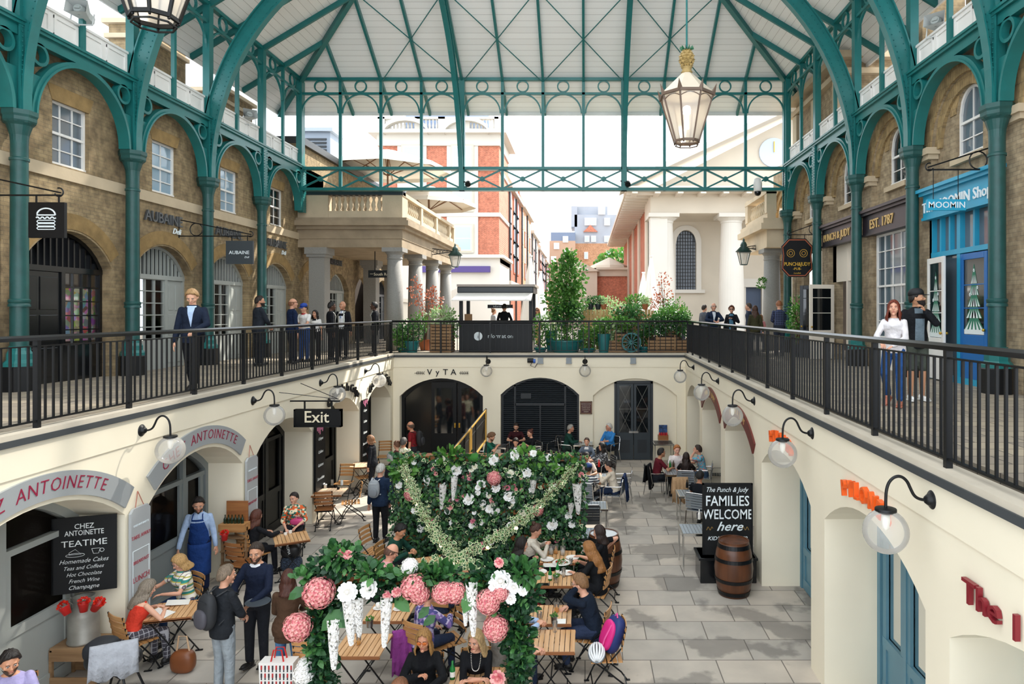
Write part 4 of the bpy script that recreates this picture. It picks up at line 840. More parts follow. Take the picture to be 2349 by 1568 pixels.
t, F, W = board3('chalkboard', 'black CHEZ ANTOINETTE TEATIME chalkboard above the milk churn', (-7.27, 9.30), (-6.56, 9.56), -2.46, z1, BRDK, [(.5, z1-.16, 'CHEZ', .10, 0, .9, .004), (.5, z1-.25, 'ANTOINETTE', .10, 0, .75, .004), (.5, z1-.40, 'TEATIME', .12, 0, 1.15, 0),
    (.5, z1-.63, 'Homemade Cakes', .085, .4, .9, -.008), (.5, z1-.72, 'Teas and Coffees', .075, .4, .9, -.008), (.5, z1-.81, 'Hot Chocolate', .075, .4, .9, -.008), (.5, z1-.90, 'French Wine', .075, .4, .9, -.008), (.5, z1-.99, 'Champagne', .08, .4, .95, -.004)], CHALK)
m = MB(); c = W*.36; zz = z1-.52
m.tube([F(c+.11*cos(q), .004, zz+.025*sin(q)) for q in [2*pi*i/16 for i in range(17)]], .003, 4); m.tube([F(c-.07, .004, zz+.01), F(c+.07, .004, zz+.01), F(c, .004, zz+.08), F(c-.07, .004, zz+.04), F(c-.07, .004, zz+.01)], .003, 4)
c = W*.68; m.tube([F(c-.05, .004, zz+.07), F(c-.03, .004, zz), F(c+.03, .004, zz), F(c+.05, .004, zz+.07), F(c-.05, .004, zz+.07)], .003, 4); m.tube([F(c+.07+.025*cos(q), .004, zz+.04+.025*sin(q)) for q in [2*pi*i/10 for i in range(11)]], .003, 4); m.build('chalk_drawing', CHALK, t)
t, F, W = board3('pub_board', 'black FAMILIES WELCOME here board behind the barrel', (2.22, 12.9), (3.17, 12.9), -3.18, -1.83, BRDK, [(.5, -1.99, 'The Punch & Judy', .13, .35, .85, 0), (.5, -2.25, 'FAMILIES', .27, 0, .8, .008), (.5, -2.50, 'WELCOME', .26, 0, .75, .008), (.55, -2.72, 'here', .24, .4, 1.1, .012), (.5, -2.90, "KID'S  CORNER", .10, .3, 1.1, .01)], LETW, fr=BLACK)
m = MB()
for s in (-1, 1): m.tube([F(W/2+s*(.28+.12*i/12), .004, -2.68+.03*sin(i*.9)) for i in range(13)], .006, 4)
m.build('gold_scroll', mat('#9b7a3c', .5), t)
t = thing('storage_box', 'pair of black boxes on the floor under the FAMILIES WELCOME board', 'box', (2.7, 13, PIT)); m = MB(); m.box(2.15, 3.2, 12.72, 13.3, PIT, -3.18); m.build('box_body', BLACKG, t, bevel=.015); m = MB(); m.box(2.12, 3.22, 12.7, 13.32, -3.22, -3.18); m.build('box_top', BLACK, t)
# speakers, camera, spot lights, street lanterns
def horn(loc, rz, tilt, s, lab):
    t = thing('loudspeaker', lab, 'loudspeaker', loc, group='grey loudspeaker horns'); M = MX.Translation(loc) @ MX.Rotation(rz, 4, 'Z') @ MX.Rotation(tilt, 4, 'X') @ MX.Scale(s, 4); g = mat('#c5c8c6', .5)
    m = MB(); m.M = M; A = [(-.20, 0, -.13), (.20, 0, -.13), (.20, 0, .13), (-.20, 0, .13)]; B = [(-.1, .3, -.07), (.1, .3, -.07), (.1, .3, .07), (-.1, .3, .07)]; m.add(A+B, [(0, 1, 5, 4), (1, 2, 6, 5), (2, 3, 7, 6), (3, 0, 4, 7), (4, 5, 6, 7)]); m.box(-.1, .1, .3, .48, -.07, .07); m.build('horn', g, t)
    m = MB(); m.M = M; m.lathe([(.10, 0), (.11, .03), (.08, .1)], (0, 0, 0), 16, M=M @ MX.Translation((0, .16, 0)) @ MX.Rotation(pi/2, 4, 'X')); m.box(-.05, .05, .04, .05, -.02, .02); m.build('driver_cone', mat('#9ba19e', .5), t)
    m = MB(); m.M = M; m.bar((-.21, .25, 0), (-.21, .25, -.25), .02); m.bar((.21, .25, 0), (.21, .25, -.25), .02); m.bar((-.21, .25, -.25), (.21, .25, -.25), .02); m.build('yoke', g, t)
horn((-10.0, 13.4, 7.42), 2.6-pi/2-.9, -.25, 1.0, 'grey loudspeaker horn on the white parapet nearest the partly seen lantern'); horn((-9.95, 20.3, 7.32), .75, -.25, 1.0, 'smaller looking grey loudspeaker horn by the brick chimney')
horn((7.1, 13.9, 7.38), -.8, -.25, 1.0, 'grey loudspeaker horn on the parapet over the blue shop')
for px, lab in ((1064, 'black stage light clamped to the lattice girder over the red building'), (1430, 'black stage light clamped to the lattice girder beside the big lantern')):
    p = atY(px+10, 420, 24.0); t = thing('spot_light', lab, 'light', p); m = MB(); m.lathe([(.05, -.1), (.09, -.02), (.10, .1)], (0, 0, 0), 14, M=MX.Translation(p) @ MX.Rotation(2.2, 4, 'X')); m.build('lamp_housing', BLACK, t); m = MB(); m.bar(p, p+V((-.25, .1, .1)), .04); m.build('clamp', BLACK, t)
p = atY(1738, 430, 24.1); t = thing('security_camera', 'white dome security camera hanging under the girder near the church', 'camera', p); m = MB(); m.lathe([(.03, .35), (.12, .3), (.15, .15), (.15, -.1), (.13, -.14)], p, 18); m.build('housing', WHITE, t, smooth=True); m = MB(); m.sph(p+V((0, 0, -.18)), .12, 16, 10); m.build('dome', BLACKG, t, smooth=True)
def street_lantern(lx, ax, y, z, lab):
    t = thing('street_lantern', lab, 'lantern', (lx, y, z), group='portico lanterns'); g = mat('#24443f', .4); s = 1.15; m = MB()
    P = lambda r, zz, k: V((lx+r*s*cos(pi/4+k*pi/2), y+r*s*sin(pi/4+k*pi/2), z+zz*s))
    for k in range(4): m.bar(P(.13, 0, k), P(.25, .42, k), .025); m.bar(P(.13, 0, k), P(.13, 0, k+1), .025); m.bar(P(.25, .42, k), P(.25, .42, k+1), .03)
    m.build('frame', g, t); m = MB(); m.lathe([(.28*s, .43*s), (.10*s, .62*s), (.12*s, .64*s), (.08*s, .74*s), (.03*s, .78*s), (.04*s, .82*s), (.0, .9*s)], (lx, y, z), 12); m.build('roof_cap', g, t, smooth=True)
    m = MB(); [m.quad(P(.13, 0, k), P(.13, 0, k+1), P(.25, .42, k+1), P(.25, .42, k)) for k in range(4)]; m.build('glass_panes', LGLASS, t)
    m = MB(); q = 1 if ax > lx else -1; n = 10; m.bar((lx, y, z+.66), (ax, y, z+.80), .03); m.bar((lx+q*.1, y, z+.66), (ax, y, z+.52), .03); m.bar((ax, y, z+.4), (ax, y, z+.95), .05)
    for i in range(5): u = lx+q*(.35+i*(abs(ax-lx)-.4)/5); r = .03+.018*i; m.tube([(u+r*cos(a), y, z+.66+r*sin(a)) for a in [2*pi*j/10 for j in range(11)]], .01, 5)
    m.build('scroll_bracket', BLACK, t)
p = atY(1044, 612, 29.4); street_lantern(p.x, -6.62, 29.4, p.z, 'green street lantern on a scroll bracket off the burger side portico')
p = atY(1706, 607, 26.2); street_lantern(p.x, 6.85, 26.2, p.z, 'green street lantern on a scroll bracket off the church side portico')
# ================================================================ portico, square and buildings beyond
def column(x, y, z0, z1, r, nm, lab, m_, grp):
    t = thing(nm, lab, 'column', (x, y, z0), group=grp); h = z1-z0; m = MB(); m.lathe([(r, 0), (r*.98, h*.4), (r*.86, h-.42)], (x, y, z0), 28); m.build('shaft', m_, t, smooth=True)
    m = MB(); m.lathe([(r*.86, h-.42), (r*.92, h-.40), (r*.92, h-.37), (r*.86, h-.35), (r*.88, h-.25), (r*1.15, h-.14)], (x, y, z0), 28); m.box(x-r*1.2, x+r*1.2, y-r*1.2, y+r*1.2, z1-.15, z1); m.build('capital', m_, t)
for i, lab in enumerate(('grey granite portico column behind the planters, standing in front of the others', 'second grey granite portico column behind the coppery shrub', 'third grey granite portico column with reddish twigs before it', 'last and smallest looking grey portico column under the lantern')):
    column(-6.95, 24.95+3.03*i, 0, 3.74, .31, 'portico_column', lab, GRANITE, 'portico columns')
for y, lab in ((24.95, 'square grey stone pier under the portico next to the brick front'), (31.0, 'square pale pier deep under the portico'), (34.2, 'square pier deep under the portico beside the dark arched door')):
    t = thing('portico_pier', lab, 'pier', (-9.7, y, 0)); m = MB(); m.box(-9.98, -9.42, y-.28, y+.28, 0, 3.4); m.build('shaft', GRANITE, t); m = MB(); m.box(-10.05, -9.35, y-.35, y+.35, 3.4, 3.5); m.box(-10.1, -9.3, y-.4, y+.4, 3.5, 3.74); m.build('capital', GRANITE, t)
column(6.95, 25.4, 0, 3.74, .33, 'portico_column', 'stone portico column behind the man in the checked shirt', GRANITE, None)
def balu_run(t, a, b, z, n, m_):
    a = V(a); b = V(b)
    for i in range(n):
        p = a.lerp(b, (i+.5)/n); m = MB(); m.lathe([(.07, 0), (.07, .05), (.045, .07), (.09, .2), (.085, .26), (.04, .42), (.05, .48), (.07, .5), (.07, .55)], (p.x, p.y, z), 10); m.build('baluster', m_, t, smooth=True)
t = thing('portico_balcony', 'stone portico with balustrade and deep cornice at the burger side far end', 'portico', (-8.4, 29, 3.74)); x0, x1, y0, y1 = -10.6, -6.6, 24.6, 34.3
m = MB(); m.box(x0, x1, y0, y1, 3.74, 4.05); m.box(x0, x1+.03, y0-.03, y1+.03, 4.05, 4.38); m.build('entablature', STONE, t)
m = MB(); m.box(x0, x1+.15, y0-.15, y1+.15, 4.38, 4.5); m.box(x0, x1+.3, y0-.3, y1+.3, 4.5, 4.68); m.box(x0, x1+.22, y0-.2, y1+.2, 4.68, 4.79); m.build('cornice', STONE, t)
m = MB(); m.box(x0, x1, y0, y0+.3, 4.79, 5.05); m.box(x1-.3, x1, y0, y1, 4.79, 5.05)
for a, b, c, d in ((x0, -9.25, y0-.02, y0+.32), (-7.3, x1+.02, y0-.02, y0+.75)): m.box(a, b, c, d, 4.79, 5.62)
for y in (27.4, 30.2, 33.1, 34.2): m.box(x1-.34, x1+.03, y, y+.3, 4.79, 5.72)
m.box(x1-.35, x1+.05, y0, y1, 5.6, 5.74); m.build('balustrade_piers', STONEL, t)
m = MB(); m.box(x0, x1+.05, y0-.05, y0+.35, 5.62, 5.78); m.build('coping', SLATE, t)
balu_run(t, (-9.2, y0+.15, 0), (-7.35, y0+.15, 0), 5.05, 9, STONEL)
for a, b in ((25.35, 27.4), (27.7, 30.2), (30.5, 33.1), (33.4, 34.2)): balu_run(t, (x1-.15, a, 0), (x1-.15, b, 0), 5.05, max(3, int((b-a)/.24)), STONEL)
t = thing('portico_balcony', 'small piece of stone balcony and balustrade beside the church side corner post', 'portico', (7.6, 25.7, 3.74)); m = MB(); m.box(6.55, 8.5, 24.6, 28, 3.74, 4.38); m.build('entablature', STONEL, t); m = MB(); m.box(6.3, 8.5, 24.4, 28.2, 4.38, 4.6); m.box(6.4, 8.5, 24.5, 28.1, 4.6, 4.79); m.build('cornice', STONEL, t)
m = MB(); m.box(6.6, 6.9, 24.7, 28, 4.79, 5.0); m.box(6.57, 6.93, 24.7, 25.0, 5.0, 5.9); m.box(6.57, 6.93, 27.6, 28, 5.0, 5.9); m.box(6.55, 6.95, 24.7, 28, 5.7, 5.85); m.build('balustrade_piers', STONEL, t); balu_run(t, (6.75, 25.0, 0), (6.75, 27.6, 0), 5.0, 10, STONEL)
# brick front continues under the portico
LC2 = [28.7, 31.9, 35.0]; brickwall('wall_left_far', LF, 27, 37, 0, 3.74, [(c-1.18, c+1.18, 0, 2.35, 3.03, .3) for c in LC2], BR_L)
shopfront(LF, (27.52, 29.88, 0, 2.35, 3.03, .3), .26, GREYJ, 1); shopfront(LF, (33.82, 36.18, 0, 2.35, 3.03, .3), .26, SLATE, 1)
m = MB(); m.quad(LF(27, 1.6, 0), LF(37, 1.6, 0), LF(37, 1.6, 3.2), LF(27, 1.6, 3.2)); m.quad((-14, 37, 0), (-10.35, 37, 0), (-10.35, 37, 3.7), (-14, 37, 3.7)); S(m, 'wall_far_inner', IN)
t = thing('wall_letters', 'grey raised AUBAINE letters under the portico behind the square pier', 'sign', LF(28.7, 0, 3.4)); m = MB(); text(m, 'AUBAINE', LF(28.3, -.02, 3.35), (0, 1, 0), (0, 0, 1), .33, .05, off=.005); m.build('lettering', mat('#5c5f62', .4, metal=.3), t)
m = MB(); m.box(-12.5, -10.35, 24.62, 37, 4.79, 7.5); S(m, 'wall_upper_far', BR_L)
m = MB(); m.box(-12.6, -10.2, 24.6, 37.1, 7.5, 7.75); S(m, 'roof_far', SLATE)
t = thing('roof_ventilator', 'grey louvred ventilator box on the slate roof beyond the corner post', 'ventilator', (-11.2, 29, 7.75)); m = MB(); m.box(-11.8, -10.6, 28.4, 29.6, 7.75, 8.9); m.build('casing', mat('#8b95a2', .6), t)
for k in range(5): m = MB(); m.box(-11.65, -10.75, 28.36, 28.41, 7.95+k*.15, 8.03+k*.15); m.build('louvre', SLATE, t)
m = MB(); m.box(-11.95, -10.45, 28.25, 29.75, 8.9, 9.05); m.build('ventilator_cap', mat('#a4adb8', .6), t)
# parasols
CANV = mat('#f0e9dd', .8); CANV2 = mat('#f4efe8', .8); TIMB = mat('#8a6446', .5)
def parasol_open(x, y, zt, r, zf, lab):
    t = thing('parasol', lab, 'parasol', (x, y, zf), group='open parasols on the terrace'); n = 8; m = MB(); P = [(x+r*cos(2*pi*k/n+.2), y+r*sin(2*pi*k/n+.2), zt-.85) for k in range(n)]; Q = [(x+.35*cos(2*pi*k/n+.2), y+.35*sin(2*pi*k/n+.2), zt-.08) for k in range(n)]
    R = [(a, b, c-.18) for a, b, c in P]
    m.add(P+Q+[(x, y, zt)]+R, [(k, (k+1) % n, n+(k+1) % n, n+k) for k in range(n)]+[(n+k, n+(k+1) % n, 2*n) for k in range(n)]+[(k, (k+1) % n, 2*n+1+(k+1) % n, 2*n+1+k) for k in range(n)]); m.build('canopy', CANV, t)
    for k in range(n): m = MB(); m.bar(V(P[k])+V((0, 0, -.03)), (x, y, zt-.12), .035); m.bar(V((x, y, zt-1.2)), V(P[k]).lerp(V((x, y, zt)), .45)+V((0, 0, -.05)), .03); m.build('rib', TIMB, t)
    m = MB(); m.tube([(x, y, zf), (x, y, zt)], .04, 8); m.build('pole', TIMB, t)
parasol_open(-8.9, 30.8, 8.75, 2.8, 4.79, 'large open cream parasol on the stone terrace'); parasol_open(-7.6, 33.2, 7.55, 2.3, 4.79, 'lower open cream parasol at the far end of the stone terrace')
def parasol_shut(x, y, h, lab):
    t = thing('closed_parasol', lab, 'parasol', (x, y, 0), group='furled parasols in the square'); m = MB(); n = 20; vs = []
    Z = [(.55, .46), (1.2, .4), (2.2, .28), (3.2, .16), (3.8, .07), (4.0, .05)]
    for z, r in Z: vs += [(x+r*(1+.22*cos(5*a+z))*cos(a), y+r*(1+.22*cos(5*a+z))*sin(a), z*h/4) for a in [2*pi*k/n for k in range(n)]]
    m.add(vs, [(i*n+j, i*n+(j+1) % n, (i+1)*n+(j+1) % n, (i+1)*n+j) for i in range(len(Z)-1) for j in range(n)]); m.build('canopy', CANV2, t, smooth=True); m = MB(); m.tube([(x, y, 0), (x, y, h*1.0)], .035, 8); m.lathe([(.09, h), (.09, h+.07)], (x, y, 0), 10); m.build('pole', WHITE, t)
for px, h, Y, lab in ((1217, 4.0, 32, 'tall furled white parasol behind the information kiosk'), (1240, 3.5, 36, 'shorter furled white parasol beside the tall one behind the kiosk'), (1494, 4.0, 32, 'tall furled cream parasol in front of the church column'), (1476, 3.4, 35, 'shorter furled cream parasol left of the reddish shrub')):
    parasol_shut((px-CX)*Y/FPX, Y, h, lab.replace(' left of', ' behind'))
# red brick block
def win_grid(t, F, cols, rows, w, jm, pm, depth=.0, surround=None):
    for u0, u1 in cols:
        for z0, z1 in rows:
            m = MB(); m.fbox(F, u0, u1, w-.12, w+.05, z0, z1)
            if surround: o = m.build('window_surround', surround, t)
            m = MB(); q = .14; m.fbox(F, u0+q, u1-q, w-.16, w+.0, z0+q, z1-q); f = m.build('sash_frame', jm, t)
            m = MB(); m.fbox(F, u0+q+.08, u1-q-.08, w-.18, w, z0+q+.08, (z0+z1)/2-.03); m.fbox(F, u0+q+.08, u1-q-.08, w-.18, w, (z0+z1)/2+.03, z1-q-.08); m.build('window_pane', pm, f)
PN = mat('#a9bccb', .15, spec=.8); B1 = lambda u, w, z: (u, 50+w, z); zy = lambda y, d: EYE+(CY-y)*d/FPX
t = thing('brick_building', 'tall red brick and white stone corner block with a balustraded parapet', 'building', (-10.7, 50, 0)); xa, xb = -15.1, -6.3
m = MB(); m.box(xa, xb, 50, 56, zy(590, 50), zy(318, 50)); m.build('red_wall', BR_RED, t)
m = MB(); m.box(xa-.2, xb+.1, 49.8, 56, -.2, zy(592, 50)); m.box(xa-.4, xb+.4, 49.5, 56, zy(592, 50), zy(585, 50)); m.box(xa-.1, xb+.1, 49.85, 56, zy(538, 50)-2.05, zy(590, 50)+.2)
for y0, y1 in ((497, 488), (392, 384)): m.box(xa-.1, xb+.1, 49.85, 56, zy(y0, 50), zy(y1, 50))
m.box(xa-.1, xb+.1, 49.8, 56, zy(335, 50), zy(310, 50)); m.box(xa-.6, xb+.6, 49.2, 56, zy(310, 50), zy(303, 50)); m.box(xa-.1, xb, 49.7, 50.1, zy(303, 50), zy(297, 50)); m.box(xa-.1, xb, 49.7, 50.1, zy(275, 50), zy(270, 50))
for a in (-15.1, -12.4, -10.7, -8.9, -6.6): m.box(a, a+.5, 49.7, 50.1, zy(297, 50), zy(270, 50))
m.box(-10.2, -8.9, 49.72, 50, zy(297, 50), zy(270, 50)); m.build('stone_dressings', PALEW, t)
for x in (-13.0, -8.6):
    m = MB()
    for i in range(14): a = pi*i/14; b = pi*(i+1)/14; m.hexa([(x+1.6*cos(q), yy, zy(303, 50)+.95*sin(q)-g) for q in (a, b) for yy in (49.3, 49.9) for g in (0, .28)])
    m.build('curved_pediment', PALEW, t)
for i in range(34):
    x = -15+.26*i
    if -10.8 < x < -8.9: continue
    m = MB(); m.lathe([(.07, 0), (.1, .25), (.05, .5), (.07, .7)], (x, 49.9, zy(297, 50)), 6); m.build('baluster', PALEW, t)
m = MB(); m.hexa([(x, y, z) for x, k in ((-13.4, 1), (-7.2, -1)) for y in (51, 55) for z in (zy(300, 50), zy(300, 50)+2.6)]); m.build('mansard_roof', mat('#8799b5', .7), t)
cols = [((930-CX)/31.3-.25, (962-CX)/31.3+.25), ((1043-CX)/31.3-.25, (1080-CX)/31.3+.25)]
m = MB()
for a, b in cols: m.box(a-.3, b+.3, 49.88, 50.1, zy(590, 50), zy(318, 50))
m.build('stone_bays', PALEW, t)
win_grid(t, B1, cols, [(zy(580, 50), zy(514, 50)), (zy(486, 50), zy(434, 50)), (zy(392, 50), zy(332, 50))], -.1, WHITE, PN, surround=PALE)
m = MB(); m.box(-12.2, -6.9, 49.5, 49.85, zy(625, 50), zy(611, 50)); m.build('purple_fascia', mat('#4b3a78', .5), t); m = MB(); text(m, 'NatWest', (-10.6, 49.48, zy(623, 50)), (1, 0, 0), (0, 0, 1), .42, .02, off=.008); m.build('lettering', LETW, t)
m = MB()
for x in (-13.2, -8.9): m.ringband((x, .0), 1.15, 1.4, lambda a, b, d: (a, d, 1.0+b), 49.6, 49.8, 0, pi, 18); m.box(x-1.1, x+1.1, 49.75, 49.8, -.1, 2.0)
m.build('ground_arches', PALE, t)
# side street
SB2 = mat_brick('street_brick', 1, 2, '#c89a72', '#b5845f', '#d6c0a8', soot=.1)
def street(y0, y1, z1, m_, lab, X=-6.3, rows=5, depth=4, pitch=3.2, seed=1, chim=True):
    t = thing('street_building', lab, 'building', (X, (y0+y1)/2, 0)); m = MB(); m.box(X-depth, X, y0, y1, -.2, z1); m.build('brick_front', m_, t); m = MB(); m.box(X-depth, X+.35, y0, y1, z1-.9, z1-.6); m.box(X-depth, X+.25, y0, y1, 3.6, 4.0); m.build('cornice', PALEW, t)
    [MB().bar((X+.1, y, 0), (X+.1, y, z1-1), .14).build('drain_pipe', SLATE, t) for y in (y0+.3, (y0+y1)/2)]
    F = lambda u, w, z: (X-w, u, z); n = int((y1-y0)/pitch)
    for i in range(n):
        u = y0+.8+i*pitch
        for k in range(rows):
            z = 4.8+k*(z1-6.2)/rows; m = MB(); m.fbox(F, u, u+1.2, -.06, .02, z, z+1.7); f = m.build('window_frame', WHITE if k % 2 else mat('#b9694e', .8), t); m = MB(); m.fbox(F, u+.15, u+1.05, -.08, .0, z+.12, z+1.58); m.build('window_pane', PN, f)
    if chim:
        m = MB(); m.box(X-2.5, X-1.2, y1-1.2, y1-.2, z1, z1+2.2); [m.lathe([(.15, 0), (.12, .5)], (X-2.3+.45*k, y1-.7, z1+2.2), 8) for k in range(3)]; m.build('chimney', BR_REDY, t)
street(56, 67, 12.6, BR_REDY, 'red brick side of the corner block along the narrow street', chim=False); street(67, 80, 12.8, SB2, 'buff brick terrace building next to the red corner block', rows=4); street(80, 92, 11.6, mat('#a58f86', .8), 'greyish terrace building in the narrow street', rows=4)
street(92, 108, 10.8, BR_REDY, 'smaller reddish terrace building farther down the street', rows=4); street(108, 128, 10.0, SB2, 'farthest buff terrace building at the end of the street', rows=3)
# blue grey mansard building
B2 = lambda u, w, z: (u, 110+w, z); t = thing('mansard_building', 'blue-grey slate mansard block with white dormers closing the view', 'building', (2, 110, 0)); K = 110/FPX; zk = lambda y: EYE+(CY-y)*K; xk = lambda x: (x-CX)*K
m = MB(); m.box(xk(1318), xk(1445), 110, 116, -.2, zk(558)); m.build('brick_wall', mat_brick('far_brick', 0, 2, '#b98a68', '#a87a58', '#ccb49c', .45, .15, .05), t); m = MB(); m.hexa([(x, y, z) for x in (xk(1318), xk(1450)) for y in (110, 116) for z in (zk(558), zk(492))]); m.box(xk(1310), xk(1394), 111, 116, zk(505), zk(471)); m.box(xk(1310), xk(1324), 110, 116, zk(520), zk(472)); m.build('slate_roof', mat('#9a9ea6', .7, var=.08, vs=.4), t)  # roof slate paled, distance haze put into its colour
for x, y, w_, h_ in ((1341, 500, 27, 17), (1386, 500, 13, 17), (1419, 500, 13, 17), (1341, 541, 11, 14), (1356, 541, 11, 14), (1386, 541, 13, 14), (1372, 474, 16, 18), (1340, 578, 9, 16), (1388, 578, 12, 14), (1425, 578, 14, 12)):
    m = MB(); m.box(xk(x), xk(x+w_), 109.7, 110, zk(y+h_), zk(y)); f = m.build('dormer_frame', WHITE, t); m = MB(); m.box(xk(x+1.5), xk(x+w_-1.5), 109.6, 110, zk(y+h_-2), zk(y+2)); m.build('window_pane', PN, f)
m = MB(); m.prism([(xk(1338), zk(532)), (xk(1371), zk(532)), (xk(1354), zk(516))], lambda a, b, d: (a, d, b), 109.6, 110); m.build('red_gable', BR_RED, t)
t = thing('brick_house', 'low brown brick house with grey roof beside the mansard block', 'building', (xk(1290), 108, 0)); m = MB(); m.box(xk(1262), xk(1320), 108, 112, -.2, zk(555)); m.build('brick_wall', mat('#b0917a', .9), t); m = MB(); m.box(xk(1265), xk(1320), 108, 112, zk(555), zk(536)); m.build('slate_roof', mat('#6e7b90', .8), t)
for x, y in ((1272, 560), (1292, 545), (1294, 575), (1265, 590)): m = MB(); m.box(xk(x), xk(x+12), 107.8, 108, zk(y+14), zk(y)); m.build('window_frame', WHITE, t)
# lodge
K = 70/FPX; zk = lambda y: EYE+(CY-y)*K; xk = lambda x: (x-CX)*K
t = thing('gate_lodge', 'low pale stone lodge with pediment and red brick wing behind the tree', 'building', (xk(1370), 70, 0)); m = MB(); m.box(xk(1285), xk(1370), 70, 74, -.2, zk(622)); m.prism([(xk(1280), zk(622)), (xk(1375), zk(622)), (xk(1325), zk(596))], lambda a, b, d: (a, d, b), 69.8, 74); m.box(xk(1370), xk(1455), 71, 74, zk(632), zk(612)); m.box(xk(1368), xk(1456), 70.7, 74, zk(617), zk(612)); m.build('stone_walls', PALE, t)
m = MB(); m.box(xk(1370), xk(1450), 71.2, 74, -.2, zk(632)); m.build('red_wing', BR_RED, t); m = MB(); m.lathe([(2.2, 0), (2.0, .3), (.5, 1.0), (.1, 1.2)], (xk(1400), 73, zk(612)), 8); m.build('lantern_roof', PALE, t)
# church
t = thing('church', 'pale classical church front with huge columns, pediment and leaded arched window', 'church', (8, 45, 0)); K = 45/FPX; zk = lambda y: EYE+(CY-y)*K; xk = lambda x: (x-CX)*K; C1 = lambda u, w, z: (u, 49+w, z); ze = 7.9
op = (xk(1550)*49/45-.0, xk(1597)*49/45, EYE+(716-664)*49/FPX, EYE+(716-553)*49/FPX, EYE+(716-528)*49/FPX); op = (op[0], op[1], op[2], op[3], op[4], .4); dr = (xk(1710)*49/45, xk(1747)*49/45, 0, 3.2, 3.2, .4)
m = MB(); arcade(m, C1, 4.54, 22, -.2, 9.5, [op, dr], .4); m.build('stone_wall', PALE, t); m = MB(); archband(m, C1, (op[0]-.35, op[1]+.35, op[2], op[3], op[4]+.35), .34, -.12, .0); m.fbox(C1, op[0]-.6, op[1]+.6, -.2, 0, op[2]-.25, op[2]); m.fbox(C1, dr[0]-.5, dr[0], -.15, 0, 0, 3.7); m.fbox(C1, dr[1], dr[1]+.5, -.15, 0, 0, 3.7); m.fbox(C1, dr[0]-.5, dr[1]+.5, -.25, 0, 3.2, 3.8); m.build('window_surround', PALEW, t)
m = MB(); archpanel(m, C1, op, op[2], .3); g = m.build('leaded_window', mat('#5b626c', .2), t); m = MB()
for i in range(1, 8): u = op[0]+(op[1]-op[0])*i/8; m.bar(C1(u, .26, op[2]), C1(u, .26, arcz(op, u)), .04)
for i in range(18): z = op[2]+(op[3]-op[2])*i/14; m.bar(C1(op[0]+(.0 if i < 15 else .25), .26, z), C1(op[1]-(.0 if i < 15 else .25), .26, z), .035)
m.build('window_leading', DARK, g); m = MB(); m.fbox(C1, dr[0], dr[1], .2, .3, 0, 3.2); m.build('church_door', mat('#3d4a60', .6), t)
for x in (1522, 1682, 1850):
    u = xk(x); m = MB(); h = ze; m.lathe([(.85, -.1), (.84, 3), (.68, h-.6), (.72, h-.55), (.72, h-.45), (.95, h-.25)], (u, 45.6, 0), 28); m.box(u-1, u+1, 44.6, 46.6, h-.25, h); m.build('church_column', PALEW, t, smooth=False); 
for x0, x1 in ((4.3, 5.4),): m = MB(); m.box(x0, x1, 44.8, 46, -.2, ze); m.build('corner_pier', PALEW, t)
m = MB(); m.box(4.3, 24, 44.8, 49.2, ze, 9.15); m.build('entablature', PALE, t); EV = mat('#cfc4b6', .8); m = MB(); m.box(2.6, 24, 43.2, 80, 9.15, 9.4); m.build('eaves', EV, t); m = MB()
for i in range(30): m.box(2.7, 4.5, 44+i*1.2, 44.3+i*1.2, 8.98, 9.15)
for i in range(14): m.box(3.0+i*1.45, 3.35+i*1.45, 43.3, 44.8, 8.95, 9.15)
m.build('eaves_bracket', EV, t, kind='stuff'); fn = lambda a, b, d: (a, d, b)
m = MB(); m.prism([(4.2, 9.4), (24, 9.4), (13.6, 14.2)], fn, 44.8, 45.2); m.build('pediment', PALE, t); m = MB(); m.strip([(2.3, 9.25), (13.6, 14.5)], [(2.3, 9.6), (13.6, 14.95)], fn, 43.2, 46); m.strip([(13.6, 14.5), (25, 9.25)], [(13.6, 14.95), (25, 9.6)], fn, 43.2, 46); m.build('raking_cornice', PALEW, t)
m = MB(); m.lathe([(.95, 0), (.95, .12)], (0, 0, 0), 28, M=MX.Translation((xk(1772), 44.8, zk(352))) @ MX.Rotation(pi/2, 4, 'X')); ck = m.build('clock_face', mat('#b9c6de', .6), t); m = MB(); m.bar((xk(1772), 44.6, zk(352)), (xk(1772), 44.6, zk(352)+.7), .06); m.build('clock_hand', GOLD, ck)
m = MB(); m.box(4.54, 5, 49, 80, -.2, 9.1); m.build('brick_flank', BR_REDY, t); [MB().box(4.4, 4.6, y, y+1.4, -.2, 9).build('flank_pier', PALE, t) for y in (49, 56, 63, 70)]
t = thing('iron_fence', 'row of black spiked railings before the lodge and church', 'fence', (2, 60, 0)); m = MB(); m.box(-5, 4.4, 59.98, 60.02, 1.9, 1.96); [m.box(-5+.22*i, -4.96+.22*i, 59.98, 60.02, 0, 2.2) for i in range(43)]; m.build('fence_bars', SLATE, t, kind='stuff')
